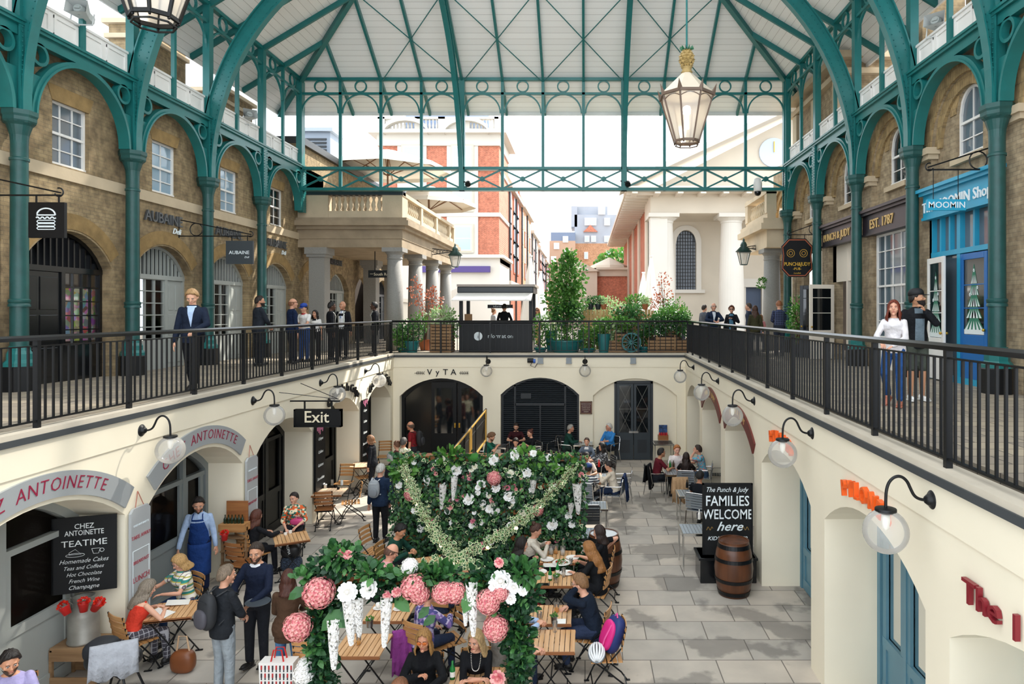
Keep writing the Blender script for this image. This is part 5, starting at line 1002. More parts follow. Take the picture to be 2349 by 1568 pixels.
# ================================================================ foliage helpers and planting on the upper level
LG1 = mat_leaf('leaf_bright', '#38702a', '#6b9d45'); LG2 = mat_leaf('leaf_mid', '#23502a', '#4a7f3e'); LG3 = mat_leaf('leaf_dark', '#12301d', '#2b5a35', '#5b8c4e'); LRED = mat_leaf('leaf_copper', '#a4553c', '#c98a6c'); LPALE = mat_leaf('leaf_pale', '#7fa865', '#c6d7a8'); LWHITE = mat_leaf('blossom_white', '#efe9e0', '#fbf8f2')
def leaf(m, p, d, n, L, W, mi=0):
    s = d.cross(n); s = s.normalized() if s.length > 1e-6 else V((1, 0, 0)); d = d.normalized(); c = p+d*L*.45+n*L*.06
    m.add([p, p+d*L*.35+s*W*.5, p+d*L*.75+s*W*.33, p+d*L-n*L*.12, p+d*L*.75-s*W*.33, p+d*L*.35-s*W*.5, c], [(0, 1, 6), (1, 2, 6), (2, 3, 6), (3, 4, 6), (4, 5, 6), (5, 0, 6)], mi)
def rv(): return V((random.gauss(0, 1), random.gauss(0, 1), random.gauss(0, 1))).normalized()
def cloud(m, c, r, n, L, W, mi=0, shell=.55, up=.3, cond=None):
    c = V(c)
    for _ in range(n):
        d = rv(); k = shell+(1-shell)*random.random(); p = c+V((d.x*r[0], d.y*r[1], d.z*r[2]))*k
        if cond and not cond(p): continue
        q = (d+rv()*.8+V((0, 0, up))).normalized(); nn = (d*.7+rv()*.6+V((0, 0, .5))).normalized(); s = random.uniform(.7, 1.25); leaf(m, p, q, nn, L*s, W*s, mi)
def plant(name, lab, cat, loc, pot, clouds, stems=6, group=None):
    t = thing(name, lab, cat, loc, group=group); x, y, z = loc; top = z
    if pot:
        kind, w_, h_, col = pot; m = MB()
        if kind == 'crate':
            for sy in (-1, 1):
                for k in range(int(h_/.11)): zz = z+.01+k*.11; m.box(x-w_/2, x+w_/2, y+sy*w_/2-.012, y+sy*w_/2+.012, zz, zz+.085)
            for sx_ in (-1, 1):
                for k in range(int(h_/.11)): zz = z+.01+k*.11; m.box(x+sx_*w_/2-.012, x+sx_*w_/2+.012, y-w_/2, y+w_/2, zz, zz+.085)
                for sy in (-1, 1): m.box(x+sx_*(w_/2-.03)-.02, x+sx_*(w_/2-.03)+.02, y+sy*(w_/2-.03)-.02, y+sy*(w_/2-.03)+.02, z, z+h_)
            m.box(x-w_/2+.02, x+w_/2-.02, y-w_/2+.02, y+w_/2-.02, z, z+h_-.05, 1); m.build('crate', [WCR, SOIL], t)
        else: m.lathe([(w_*.36, 0), (w_*.45, h_*.5), (w_*.5, h_-.04), (w_*.53, h_-.04), (w_*.53, h_), (w_*.46, h_), (w_*.44, h_-.05), (.01, h_-.05)], loc, 22); m.build('pot', col, t, smooth=False)
        top = z+h_
    m = MB()
    for _ in range(stems):
        a = random.uniform(0, 2*pi); c, r = random.choice(clouds)[:2]; m.tube([(x+.05*cos(a), y+.05*sin(a), top-.05), (x+.1*cos(a), y+.08*sin(a), (top+c[2])/2), (c[0]+random.uniform(-.5, .5)*r[0], c[1]+random.uniform(-.5, .5)*r[1], c[2]+r[2]*.4)], [.014, .010, .004], 5)
    m.build('stems', mat('#5a4630', .8), t)
    for c, r, n, L, W, mt in clouds: m = MB(); cloud(m, c, (r[0]*1.1, r[1], r[2]*1.08), int(n*1.35), L, W, shell=.3); m.build('foliage', mt, t)
    return t
WCR = mat_wood('crate_wood', '#7d5e40', '#a58460', 0, .8, 8); SOIL = mat('#2c2119', .95); TUB = mat('#1f6d6e', .4, var=.1); TERR = mat('#a9603c', .8, var=.1)
P24 = lambda px, py, Y=24.0: atY(px, py, Y)
p = P24(1015, 806); x, y = p.x, p.y; plant('planter', 'tall slatted wooden crate planter with pale feathery foliage beside the kiosk', 'planter', (x, y, 0), ('crate', .72, 1.0, 0), [((x, y, 1.25), (.5, .35, .35), 260, .13, .06, LPALE), ((x+.35, y-.1, .9), (.25, .2, .5), 160, .09, .05, LG1)], group='wooden crate planters')
p = P24(945, 806, 23.9); x, y = p.x, p.y; plant('potted_shrub', 'teal pot with mixed green bushes near the corner of the railing', 'planter', (x, y, 0), ('pot', .5, .4, TUB), [((x-.1, y+.1, .65), (.5, .35, .45), 420, .1, .05, LG2), ((x+.2, y+.3, 1.0), (.35, .2, .4), 200, .12, .04, LG1), ((x-.35, y, .45), (.3, .3, .4), 200, .1, .05, LG1)], group='teal potted plants')
p = P24(975, 690, 25.0); x, y = p.x, p.y; plant('copper_shrub', 'thin shrub with coppery red leaves before the grey columns', 'shrub', (x, y, 0), ('pot', .45, .4, TERR), [((x-.35, y, 2.1), (.25, .2, .6), 90, .1, .07, LRED), ((x+.3, y, 1.9), (.3, .2, .45), 110, .11, .07, LRED), ((x, y, 1.5), (.4, .2, .4), 60, .09, .06, LRED)], 10)
p = P24(1298, 806, 24.1); x, y = p.x, p.y; plant('potted_tree', 'bushy green leafy tree in a wide teal tub beside the kiosk', 'tree', (x, y, 0), ('pot', 1.2, .42, TUB), [((x+.05, y, 2.6), (.66, .45, .75), 560, .15, .10, LG1), ((x-.05, y, 1.85), (.74, .5, .6), 600, .15, .10, LG1), ((x, y, 1.3), (.55, .45, .5), 420, .14, .08, LG2), ((x, y, .62), (.65, .4, .32), 420, .11, .05, LG1), ((x+.1, y, 3.2), (.3, .25, .4), 160, .14, .1, LG1)], 14)
p = P24(1398, 806, 24.0); x, y = p.x, p.y; plant('planter', 'low wooden crate planter with broad pale leaves by the pallet fence', 'planter', (x, y, 0), ('crate', .5, .45, 0), [((x, y, .75), (.45, .35, .35), 200, .18, .09, LPALE), ((x-.4, y, .5), (.3, .3, .35), 200, .1, .05, LG2)], group='wooden crate planters')
for px, w_, lab in ((1525, .68, 'wooden crate planter behind the wagon wheel, under a reddish shrub'), (1562, .5, 'small wooden crate planter in the corner of the far railing')):
    p = P24(px, 806, 24.0); x, y = p.x, p.y; plant('planter', lab, 'planter', (x, y, 0), ('crate', w_, .62 if w_ > .6 else .5, 0), [((x, y, .95), (w_*.7, .4, .4), 330, .11, .06, LG2), ((x, y, 1.3), (w_*.6, .35, .25), 180, .11, .06, LG1)], group='wooden crate planters')
p = P24(1522, 640, 25.0); x, y = p.x, p.y; plant('copper_shrub', 'reddish leaved shrub rising over the planters in front of the church column', 'shrub', (x, y, 0), ('pot', .45, .4, TERR), [((x, y, 2.2), (.3, .2, .7), 110, .1, .06, LRED), ((x+.3, y, 1.6), (.45, .3, .35), 150, .1, .05, LG1), ((x-.3, y, 1.7), (.25, .2, .4), 70, .1, .06, LRED)], 12)
t = thing('pallet_fence', 'honey coloured pallet screen behind the plants', 'fence', P24(1410, 806, 24.7)); WPAL = mat_wood('pallet_wood', '#a8824e', '#c9a672', 2, .7, 8)
for a, b in ((1338, 1402), (1406, 1502)):
    xa, xb = P24(a, 0, 24.7).x, P24(b, 0, 24.7).x; n = int((xb-xa)/.115); m = MB(); [m.box(xa+i*.115, xa+i*.115+.095, 24.68, 24.72, .05, 1.5 if i % 3 else 1.46) for i in range(n)]; m.box(xa, xb, 24.72, 24.78, .4, .5); m.box(xa, xb, 24.72, 24.78, 1.2, 1.3); m.build('fence_panel', WPAL, t)
pots = [(1355, 'black'), (1372, 'black'), (1385, 'terr'), (1480, 'terr')]
for i, (px, c) in enumerate(pots):
    x = P24(px, 0, 24.72).x; plant('flower_pot', ['dark flower pot with a bushy plant on the pallet top beside the tree', 'second dark flower pot with a bushy plant on the pallet top', 'small terracotta pot with yellow-green leaves on the pallet top', 'small terracotta pot alone on the pallet top near the furled parasols'][i], 'flower pot', (x, 24.72, 1.5), ('pot', .22, .2, SLATE if c == 'black' else TERR), [((x, 24.72, 1.82), (.18, .15, .16), 90, .08, .05, LG2 if c == 'black' else LPALE)], 3, group='pots on the pallet fence')
for px, Y, zc, r, mt, lab in ((1395, 26, 1.5, (.6, .4, .5), LPALE, 'pale wispy shrub behind the pallet screen'), (1440, 24.3, 1.35, (.5, .3, .3), LG2, 'hanging basket-like fern bush against the pallet screen'), (1350, 23.9, .5, (.4, .3, .45), LG1, 'light green bush between the teal tub and the crate'), (1240, 24.2, .7, (.3, .3, .6), LG1, 'yellow-green bush between the kiosk and the tree'), (1500, 23.9, .95, (.5, .3, .35), LG2, 'dark trough plants over the wagon wheel'), (1545, 24.3, 1.25, (.6, .4, .4), LG1, 'leafy bush at the corner of the far railing'), (1425, 23.95, 1.0, (.5, .3, .2), LG1, 'trough of bright ferns in front of the pallets'), (1440, 23.9, .45, (.5, .25, .3), LG2, 'low green plants around the wagon wheel')):
    x = (px-CX)*Y/FPX; plant('shrub', lab, 'shrub', (x, Y, 0), ('crate' if zc > .8 else 'pot', .45, max(zc-r[2]-.05, .15), TUB), [((x, Y, zc), r, int(380*r[0]/.5), .12, .06, mt)], 5)
t = thing('wagon_wheel', 'blue-green painted wagon wheel leaning among the planters', 'wheel', P24(1448, 806, 23.6)); c = P24(1448, 788, 23.62); fn = lambda a, b, d: (a, d, b); m = MB(); m.ringband((c.x, .36), .29, .34, fn, 23.58, 23.64, n=28); m.build('rim', TUB, t); m = MB(); m.ringband((c.x, .36), .02, .07, fn, 23.55, 23.67); m.build('hub', TUB, t)
for k in range(12): a = k*pi/6; m = MB(); m.bar((c.x+.06*cos(a), 23.61, .36+.06*sin(a)), (c.x+.3*cos(a), 23.61, .36+.3*sin(a)), .025); m.build('spoke', TUB, t)
x = 6.7; plant('shrub', 'small bright climbing shrub beside the teal column near the pub doors', 'shrub', (x, 21.5, 0), ('pot', .4, .4, SLATE), [((x, 21.5, 1.2), (.3, .25, .75), 420, .1, .06, LG1)], 8)
p = atY(1748, 650, 25); m = MB(); cloud(m, p, (.16, .16, .22), 130, .09, .05); props(m.build('hanging_basket', LG1), 'small hanging flower basket on the stone column by the corner post', 'hanging basket')
t = thing('tree', 'bright green tree crown beyond the lodge roof', 'tree', (4.2, 85, 0)); m = MB(); m.tube([(4.2, 85, -.1), (4.2, 85, 7)], .3, 8); m.build('trunk', mat('#5a4630', .8), t); m = MB(); cloud(m, (4.4, 85, 7.0), (3.2, 2.5, 2.2), 900, .55, .4); m.build('crown', LG1, t)
for px, Y, zc, r, mt, lab in ((1265, 24.5, 1.1, (.35, .3, .3), LPALE, 'pale leafy bush touching the trunk side of the potted tree'), (1460, 25.2, 1.75, (.45, .3, .3), LG1, 'bright bush above the pallet screen near the furled parasols'), (1340, 25.3, 1.3, (.4, .3, .5), LG2, 'green bush filling the gap behind the potted tree'), (925, 24.2, .55, (.3, .3, .45), LG1, 'light bush in the railing corner by the granite columns'), (1385, 23.8, .95, (.35, .25, .25), LG1, 'bright bush leaning on the pallet screen above the crate'), (1478, 24.0, .6, (.3, .25, .35), LG2, 'dark bush between the wagon wheel and the crate')):
    x = (px-CX)*Y/FPX; plant('shrub', lab, 'shrub', (x, Y, 0), ('pot', .45, max(zc-r[2]-.05, .15), TUB), [((x, Y, zc), r, int(340*r[0]/.5), .12, .06, mt)], 5)
# kiosk
t = thing('information_kiosk', 'black information kiosk with pale awning and round i logo', 'kiosk', (-3.15, 24.6, 0)); K = lambda px: (px-CX)*24/FPX; xa, xb = K(1053), K(1221)
m = MB(); m.box(xa, xb, 24.0, 24.15, 0, 1.02); m.box(xa, xa+.1, 24.1, 25.6, 0, 1.0); m.box(xb-.1, xb, 24.1, 25.6, 0, 1.0); m.box(xa-.03, xb+.03, 23.95, 24.5, 1.02, 1.06); m.build('counter', BLACK, t, bevel=.01)
m = MB(); [m.box(a, a+.12, b, b+.12, 0, 2.2) for a in (xa, xb-.12) for b in (24.02, 25.5)]; m.build('corner_posts', BLACK, t)
m = MB(); m.box(xa-.05, xb+.05, 23.9, 25.8, 2.08, 2.3); m.build('roof_box', mat('#2c3033', .4), t, bevel=.03); m = MB(); m.box(xa-.06, xb+.1, 23.88, 25.85, 2.3, 2.38); m.build('roof_cap', mat('#9c9188', .5), t)
m = MB(); m.hexa([(xa-.02, 23.9, 2.08), (xa-.02, 23.9, 2.05), (xa-.12, 23.25, 1.83), (xa-.12, 23.25, 1.79), (xb+.02, 23.9, 2.08), (xb+.02, 23.9, 2.05), (xb+.02, 23.25, 1.83), (xb+.02, 23.25, 1.79)]); m.build('awning', mat('#e9e6e0', .7), t)
m = MB(); m.box(K(1110), K(1170), 24.9, 24.93, 1.55, 1.68); g = m.build('name_board', BLACK, t); m = MB(); text(m, 'information', (K(1140), 24.89, 1.585), (1, 0, 0), (0, 0, 1), .11, .004); m.build('name_lettering', LETW, g)
m = MB(); m.lathe([(.15, 0), (.15, .02)], (0, 0, 0), 24, M=MX.Translation((K(1097), 23.995, .56)) @ MX.Rotation(pi/2, 4, 'X')); g = m.build('round_logo', LETW, t); m = MB(); text(m, 'i', (K(1097), 23.97, .49), (1, 0, 0), (0, 0, 1), .2, .004, off=.005); m.build('logo_letter', BLACK, g)
m = MB(); text(m, 'nformation', (K(1148), 23.985, .5), (1, 0, 0), (0, 0, 1), .2, .005); m.build('counter_lettering', LETW, t)
m = MB(); m.box(K(1062), K(1078), 24.3, 24.5, 1.06, 1.34); props(m.build('cardboard_box', mat('#a07a55', .8)), 'brown cardboard box standing on the kiosk counter', 'box')
m = MB(); m.box(-9.5, -4.2, 38, 40, 0, 1.6); m.prism([(-9.5, 1.6), (-4.2, 1.6), (-7, 2.8)], lambda a, b, d: (a, d, b), 38, 40); props(m.build('market_tent', CANV2), 'pale market stall canvas glimpsed behind the kiosk and columns', 'tent')
# ================================================================ flower wall, flower arch and garlands
HID = bpy.data.collections.new('spare')
IVYC = mat('#d9dcae', .5, var=.1); PPINK = mat_leaf('petal_pink', '#e08a8c', '#f6bcb4', '#d06c78', c3w=.2); PHOT = mat_leaf('petal_rose', '#c45f78', '#e693a2'); PWH = mat_leaf('petal_white', '#efeae2', '#ffffff'); PCR = mat_leaf('petal_cream', '#e6e2c8', '#f6f3e2')
def vleaf(m, p, d, n, L):   # variegated ivy leaf: cream leaf with a smaller green heart on top
    s = d.cross(n).normalized(); d = d.normalized(); W = L*.9
    o = [p, p+d*L*.1+s*W*.5, p+d*L*.5+s*W*.32, p+d*L, p+d*L*.5-s*W*.32, p+d*L*.1-s*W*.5]
    m.add(o, [(0, 1, 2, 3), (0, 3, 4, 5)], 0); c = p+d*L*.38; m.add([c+(q-c)*.72+n*L*.05 for q in o], [(0, 1, 2, 3), (0, 3, 4, 5)], 1)
def bloom(kind):
    rs = random.getstate(); random.seed(kind); m = MB()
    if kind == 'hydrangea' or kind == 'hydrangea_white':
        N = 190
        for i in range(N):
            z = 1-2*(i+.5)/N; a = i*2.39996; r = sqrt(1-z*z); d = V((r*cos(a), r*sin(a), z)); k = random.uniform(.88, 1.05); c = d*k; u = d.orthogonal().normalized(); v = d.cross(u); a0 = random.uniform(0, pi)
            for j in range(4):
                q = a0+j*pi/2; e = u*cos(q)+v*sin(q); f = u*-sin(q)+v*cos(q); m.add([c, c+e*.08+f*.08+d*.05, c+e*.18+d*.02, c+e*.08-f*.08+d*.05], [(0, 1, 2, 3)])
        m.sph((0, 0, 0), .82, 12, 8)
    elif kind in ('peony', 'rose'):
        for ring, n, r, tilt in ((0, 9, .95, .15), (1, 8, .75, .5), (2, 7, .5, .9), (3, 5, .3, 1.2)):
            for j in range(n):
                a = 2*pi*(j+.5*(ring % 2))/n+random.uniform(-.1, .1); e = V((cos(a), sin(a), 0)); f = V((-sin(a), cos(a), 0)); up = V((0, 0, 1)); w_ = r*.42
                b = e*.08+up*.05*ring; m.add([b, b+e*r*.55*cos(tilt)+f*w_+up*r*.55*sin(tilt), b+e*r*cos(tilt*1.1)+f*w_*.5+up*r*sin(tilt)*.95, b+e*r*1.02*cos(tilt*1.1)-f*w_*.5+up*r*sin(tilt)*.95, b+e*r*.55*cos(tilt)-f*w_+up*r*.55*sin(tilt)], [(0, 1, 2, 3, 4)])
        m.sph((0, 0, .28), .25, 8, 6)
    elif kind == 'wisteria':
        for i in range(420):
            t = random.random(); z = -t*4.2; R = (.62*(1-t)**.6+.12); a = random.uniform(0, 2*pi); c = V((R*cos(a)*.9, R*sin(a)*.9, z)); d = V((cos(a), sin(a), -.2)).normalized(); u = d.orthogonal().normalized(); v = d.cross(u)
            for j in range(3): q = random.uniform(0, 6.3); e = u*cos(q)+v*sin(q); f = d.cross(e); m.add([c, c+e*.12+f*.1+d*.08, c+e*.26+d*.04, c+e*.12-f*.1+d*.08], [(0, 1, 2, 3)])
        m.tube([(0, 0, 0), (0, 0, -4.2)], [.36, .04], 8)
    random.setstate(rs); me = bpy.data.meshes.new(kind+'_flower'); me.from_pydata(m.v, [], m.f); me.update(); return me
BM = {}
def getbloom(kind, mt):
    k = (kind, mt.name)
    if k not in BM: me = bloom(kind); me.materials.append(mt); BM[k] = me
    return BM[k]
def addbloom(par, kind, mt, p, r, face=(0, -1, .25), nm=None, sc=None):
    o = bpy.data.objects.new(nm or {'hydrangea': 'hydrangea_head', 'hydrangea_white': 'hydrangea_head', 'peony': 'peony', 'rose': 'rose', 'wisteria': 'wisteria_spray'}[kind], getbloom(kind, mt)); place(o, par, par.matrix_basis.inverted()); o.location = p
    o.scale = sc or (r, r, r)
    if kind != 'wisteria': o.rotation_euler = (V(face)+rv()*.3).to_track_quat('Z', 'Y').to_euler()
    else: o.rotation_euler = (random.uniform(-.08, .08), random.uniform(-.08, .08), random.uniform(0, 6))
    return o
WBEAM = mat_wood('frame_wood', '#8a4f26', '#b06c38', 0, .5, 6)
# ---- back flower wall
WY = 13.2; FW = lambda px, py, dy=0: atY(px, py, WY-.1-dy); t = thing('flower_wall', 'broad green wall packed with white and pink flowers behind the tables', 'flower wall', (-1.87, WY, PIT)); xa, xb, zt = -3.62, -.08, -1.37
m = MB(); m.box(xa, xb, WY-.02, WY+.25, zt-.1, zt); m.box(xa, xa+.12, WY, WY+.2, PIT, zt); m.box(xb-.12, xb, WY, WY+.2, PIT, zt); m.box(xa, xb, WY, WY+.2, PIT, PIT+.35); [m.box(xa+i*.71, xa+i*.71+.08, WY+.02, WY+.1, PIT, zt) for i in range(1, 5)]; [m.box(xa, xb, WY-.02, WY+.0, z, z+.1) for z in (-3.0, -2.5, -2.0)]; m.build('timber_frame', WBEAM, t)
m = MB(); m.box(xa+.05, xb-.05, WY, WY+.02, PIT, zt-.05); m.build('backing_net', mat('#0d1a11', .95), t)
def wallcloud(n, L, W, mt, nm='foliage', x0=xa-.1, x1=xb+.1, z0=PIT+.1, z1=zt+.08, var=False, fn=None):
    m = MB()
    for _ in range(n):
        x = random.uniform(x0, x1); z = random.uniform(z0, z1)
        if fn and not fn(x, z): continue
        p = V((x, WY-random.uniform(.02, .16), z)); d = V((random.gauss(0, 1), -.5, random.gauss(-.5, 1))).normalized(); nn = V((random.gauss(0, .5), -1, random.gauss(.4, .4))).normalized(); s = random.uniform(.6, 1.3)
        if var: vleaf(m, p, d, nn, L*s)
        else: leaf(m, p, d, nn, L*s, W*s)
    m.build(nm, mt, t, kind='stuff')
wallcloud(5200, .085, .055, LG3); wallcloud(1100, .095, .06, LG2); wallcloud(700, .08, .06, [IVYC, LG2], 'ivy', var=True, fn=lambda x, z: noise.noise(V((x*1.4, z*1.4, 3))) > -.05)
wallcloud(260, .11, .07, LG1, fn=lambda x, z: noise.noise(V((x*1.1, z*1.1, 9))) > .1)
m = MB()
for (px, py) in ((1035, 1048), (1290, 1065), (1215, 1050), (930, 1075)): cloud(m, FW(px, py), (.3, .12, .16), 90, .15, .09)
m.build('foliage', LG1, t, kind='stuff'); m = MB(); m.sph(FW(1089, 1049), (.14, .1, .085), 14, 8); m.build('moss_ball', mat('#2f6b25', .9, bump=.5, bs=40), t)
g = lambda x, y: (900+x/5.22, 1020+y/5.22)
for x, y, r in ((222, 590, 80), (1220, 395, 85), (1740, 780, 68), (1078, 1205, 48)): addbloom(t, 'hydrangea', PPINK if r > 60 else PHOT, FW(*g(x, y), .05), r/5.22/118*1.0)
for x, y, r in ((768, 300, 58), (915, 650, 62), (1395, 610, 60), (1610, 335, 55), (1465, 125, 55), (1215, 180, 58), (1915, 950, 62), (1170, 1140, 52), (1160, 765, 45), (1690, 100, 40), (1960, 270, 50), (1870, 150, 40), (2150, 950, 40), (1240, 515, 52), (270, 780, 42), (340, 1000, 42), (80, 480, 40)): addbloom(t, 'peony', PWH, FW(*g(x, y), .04), r/5.22/118*1.1)
for x, y, r in ((415, 410, 36), (415, 460, 28), (550, 180, 32), (600, 165, 30), (260, 205, 30), (945, 290, 32), (990, 260, 34), (1025, 510, 32), (1025, 570, 32), (1115, 590, 30), (1155, 610, 28), (1085, 695, 34), (1080, 745, 30), (1200, 730, 36), (1220, 805, 30), (1255, 785, 30), (665, 790, 36), (1560, 810, 42), (1490, 900, 40), (1380, 1010, 42), (1405, 960, 32), (1905, 520, 32), (1955, 505, 34), (1425, 725, 36), (1450, 670, 30), (715, 930, 32), (955, 960, 38), (1070, 930, 30), (980, 810, 24), (2110, 850, 40), (1410, 345, 42), (1040, 450, 26), (1085, 450, 26), (1660, 540, 30), (1100, 490, 18)): addbloom(t, 'rose', PWH if x % 3 else PCR, FW(*g(x, y), .03), r/5.22/118*1.15)
for x, y, r in ((490, 290, 22), (520, 345, 20), (855, 400, 24), (920, 360, 28), (925, 405, 22), (705, 680, 30), (775, 645, 28), (690, 740, 32), (1190, 665, 26), (1340, 500, 24), (1385, 515, 24), (1465, 485, 16), (1480, 530, 16), (1550, 540, 18), (1540, 400, 14), (965, 910, 26), (1540, 910, 20), (1530, 945, 20), (1245, 1040, 22), (1800, 945, 16), (2005, 1050, 18), (1965, 1150, 20), (1990, 1130, 16), (2060, 1130, 14), (500, 600, 18), (475, 895, 20), (500, 925, 18), (2262, 358, 28), (850, 610, 16), (1840, 1020, 14)): addbloom(t, 'rose', PHOT if x % 2 else PPINK, FW(*g(x, y), .03), r/5.22/118*1.3)
for x, y, L, r in ((610, 470, 290, 46), (745, 375, 270, 44), (2210, 470, 340, 60), (1690, 420, 150, 50), (2140, 700, 120, 50)): addbloom(t, 'wisteria', PWH, FW(*g(x, y), .06), 1, sc=(r/5.22/118*1.3, r/5.22/118*1.0, L/5.22/118/4.2))
# ---- front flower arch
AY = 7.3; FA = lambda px, py, dy=.12: atY(px, py, AY-dy); t = thing('flower_arch', 'timber arch in front dressed with large pink hydrangeas and white sprays', 'flower arch', (-1.7, AY, PIT)); xa, xb, zt = -2.92, -.62, -1.42
m = MB(); m.box(xa, xb, AY-.02, AY+.16, zt-.12, zt); m.build('top_beam', WBEAM, t)
for x in (xa, xb-.12): m = MB(); m.box(x, x+.12, AY, AY+.12, PIT, zt-.12); m.build('timber_post', WBEAM, t)
m = MB()
def clump(m, px, py, rx, rz, n, L, W, dy=.1, ry=.15): cloud(m, FA(px, py, dy), (rx, ry, rz*.9), int(n*1.9), L*.68, W*.66, shell=.2)
for px, py, rx, rz, n in ((775, 1290, .28, .16, 150), (740, 1330, .18, .14, 70), (880, 1330, .3, .1, 110), (1000, 1325, .3, .1, 100), (1150, 1310, .35, .14, 190), (1200, 1370, .2, .2, 120)): clump(m, px, py, rx, rz, n, .13, .08)
m.build('foliage', LG3, t, kind='stuff'); m = MB()
for px, py, rx, rz, n in ((735, 1420, .17, .3, 190), (735, 1500, .15, .3, 190), (740, 1560, .17, .2, 130), (1185, 1440, .17, .32, 200), (1190, 1520, .15, .3, 190), (1170, 1390, .2, .2, 120), (790, 1370, .25, .12, 90), (900, 1360, .3, .08, 80), (1060, 1350, .25, .1, 90), (1185, 1600, .15, .3, 120), (740, 1630, .15, .3, 120)): clump(m, px, py, rx, rz, n, .12, .07)
m.build('foliage', LG3, t, kind='stuff'); m = MB()
for px, py, rx, rz, n in ((780, 1270, .2, .12, 60), (1195, 1310, .2, .12, 60), (700, 1320, .1, .06, 18), (1110, 1335, .14, .08, 24), (850, 1310, .2, .08, 40), (1010, 1310, .2, .08, 40), (1195, 1480, .12, .3, 60), (730, 1470, .12, .3, 40), (960, 1318, .3, .06, 50)): clump(m, px, py, rx, rz, n, .15, .10, .16)
m.build('foliage', LG2, t, kind='stuff'); m = MB()
for px, py, L in ((790, 1395, .30), (700, 1345, .2), (1090, 1340, .3), (1105, 1350, .26), (760, 1400, .26), (905, 1365, .24), (810, 1400, .22), (1030, 1325, .24), (985, 1390, .16), (1000, 1410, .16)): leaf(m, FA(px, py, .2), V((random.uniform(-1, 1), -.4, -.6)), V((.1, -1, .4)), L, L*.6)
m.build('broad_leaf', LG2, t, kind='stuff')
for px, py, r in ((732, 1358, 34), (683, 1437, 31), (950, 1345, 29), (962, 1362, 22), (1017, 1358, 25), (1043, 1358, 24), (1120, 1378, 28), (1137, 1440, 28), (1148, 1360, 18)): addbloom(t, 'hydrangea', PPINK, FA(px, py, .24), r/219*1.0)
for px, py, r in ((940, 1299, 19), (697, 1545, 24), (700, 1525, 18)): addbloom(t, 'hydrangea_white', PWH, FA(px, py, .15), r/219)
for px, py, r in ((797, 1357, 20), (847, 1349, 20), (1150, 1330, 22), (1180, 1345, 14), (1172, 1372, 12), (1200, 1355, 10), (1135, 1340, 14)): addbloom(t, 'peony', PWH, FA(px, py, .24), r/219*1.1)
for px, py, r in ((785, 1268, 8), (798, 1272, 8), (1145, 1290, 9), (888, 1365, 8), (910, 1358, 9), (1142, 1555, 14)): addbloom(t, 'rose', PPINK, FA(px, py, .22), r/219*1.3)
for px, py, L, r in ((765, 1420, 105, 16), (800, 1378, 95, 16), (820, 1378, 80, 14), (887, 1372, 105, 15), (1082, 1340, 110, 15), (1068, 1370, 60, 10)): addbloom(t, 'wisteria', PWH, FA(px, py, .26), 1, sc=(r/219*1.2, r/219*1.2, L/219/4.2))
# ---- garlands between arch and wall
BULB = mat_emit('bulb_glow', '#ffdcae', 2.5)
def garland(a, b, sag, lab, n=640):
    t = thing('ivy_garland', lab, 'garland', a, group='ivy garlands over the tables'); a = V(a); b = V(b); P = lambda s: a.lerp(b, s)-V((0, 0, sag*4*s*(1-s))); m = MB(); m.tube([P(i/24) for i in range(25)], .012, 5); m.build('garland_rope', mat('#5b4630', .9), t); m = MB()
    for i in range(n):
        s = random.random(); p = P(s)+rv()*random.uniform(.0, .13); d = (rv()+V((0, -.2, -.4))).normalized(); vleaf(m, p, d, (V((0, -.6, .8))+rv()*.5).normalized(), random.uniform(.04, .075))
    m.build('ivy_leaves', [IVYC, LG2], t, kind='stuff')
    for i in range(7): m = MB(); m.sph(P((i+.6)/7.5)-V((0, 0, .07)), .032, 10, 7); m.build('light_bulb', BULB, t, smooth=True)
garland((-3.5, 13.05, -1.45), (-.75, 7.4, -1.42), 0.62, 'ivy garland with bulbs sloping from the flower wall corner near the backpacker', 1150); garland((-.2, 13.05, -1.5), (-2.85, 7.4, -1.42), .62, 'ivy garland with bulbs sloping from the flower wall corner near the metal chairs', 1150)
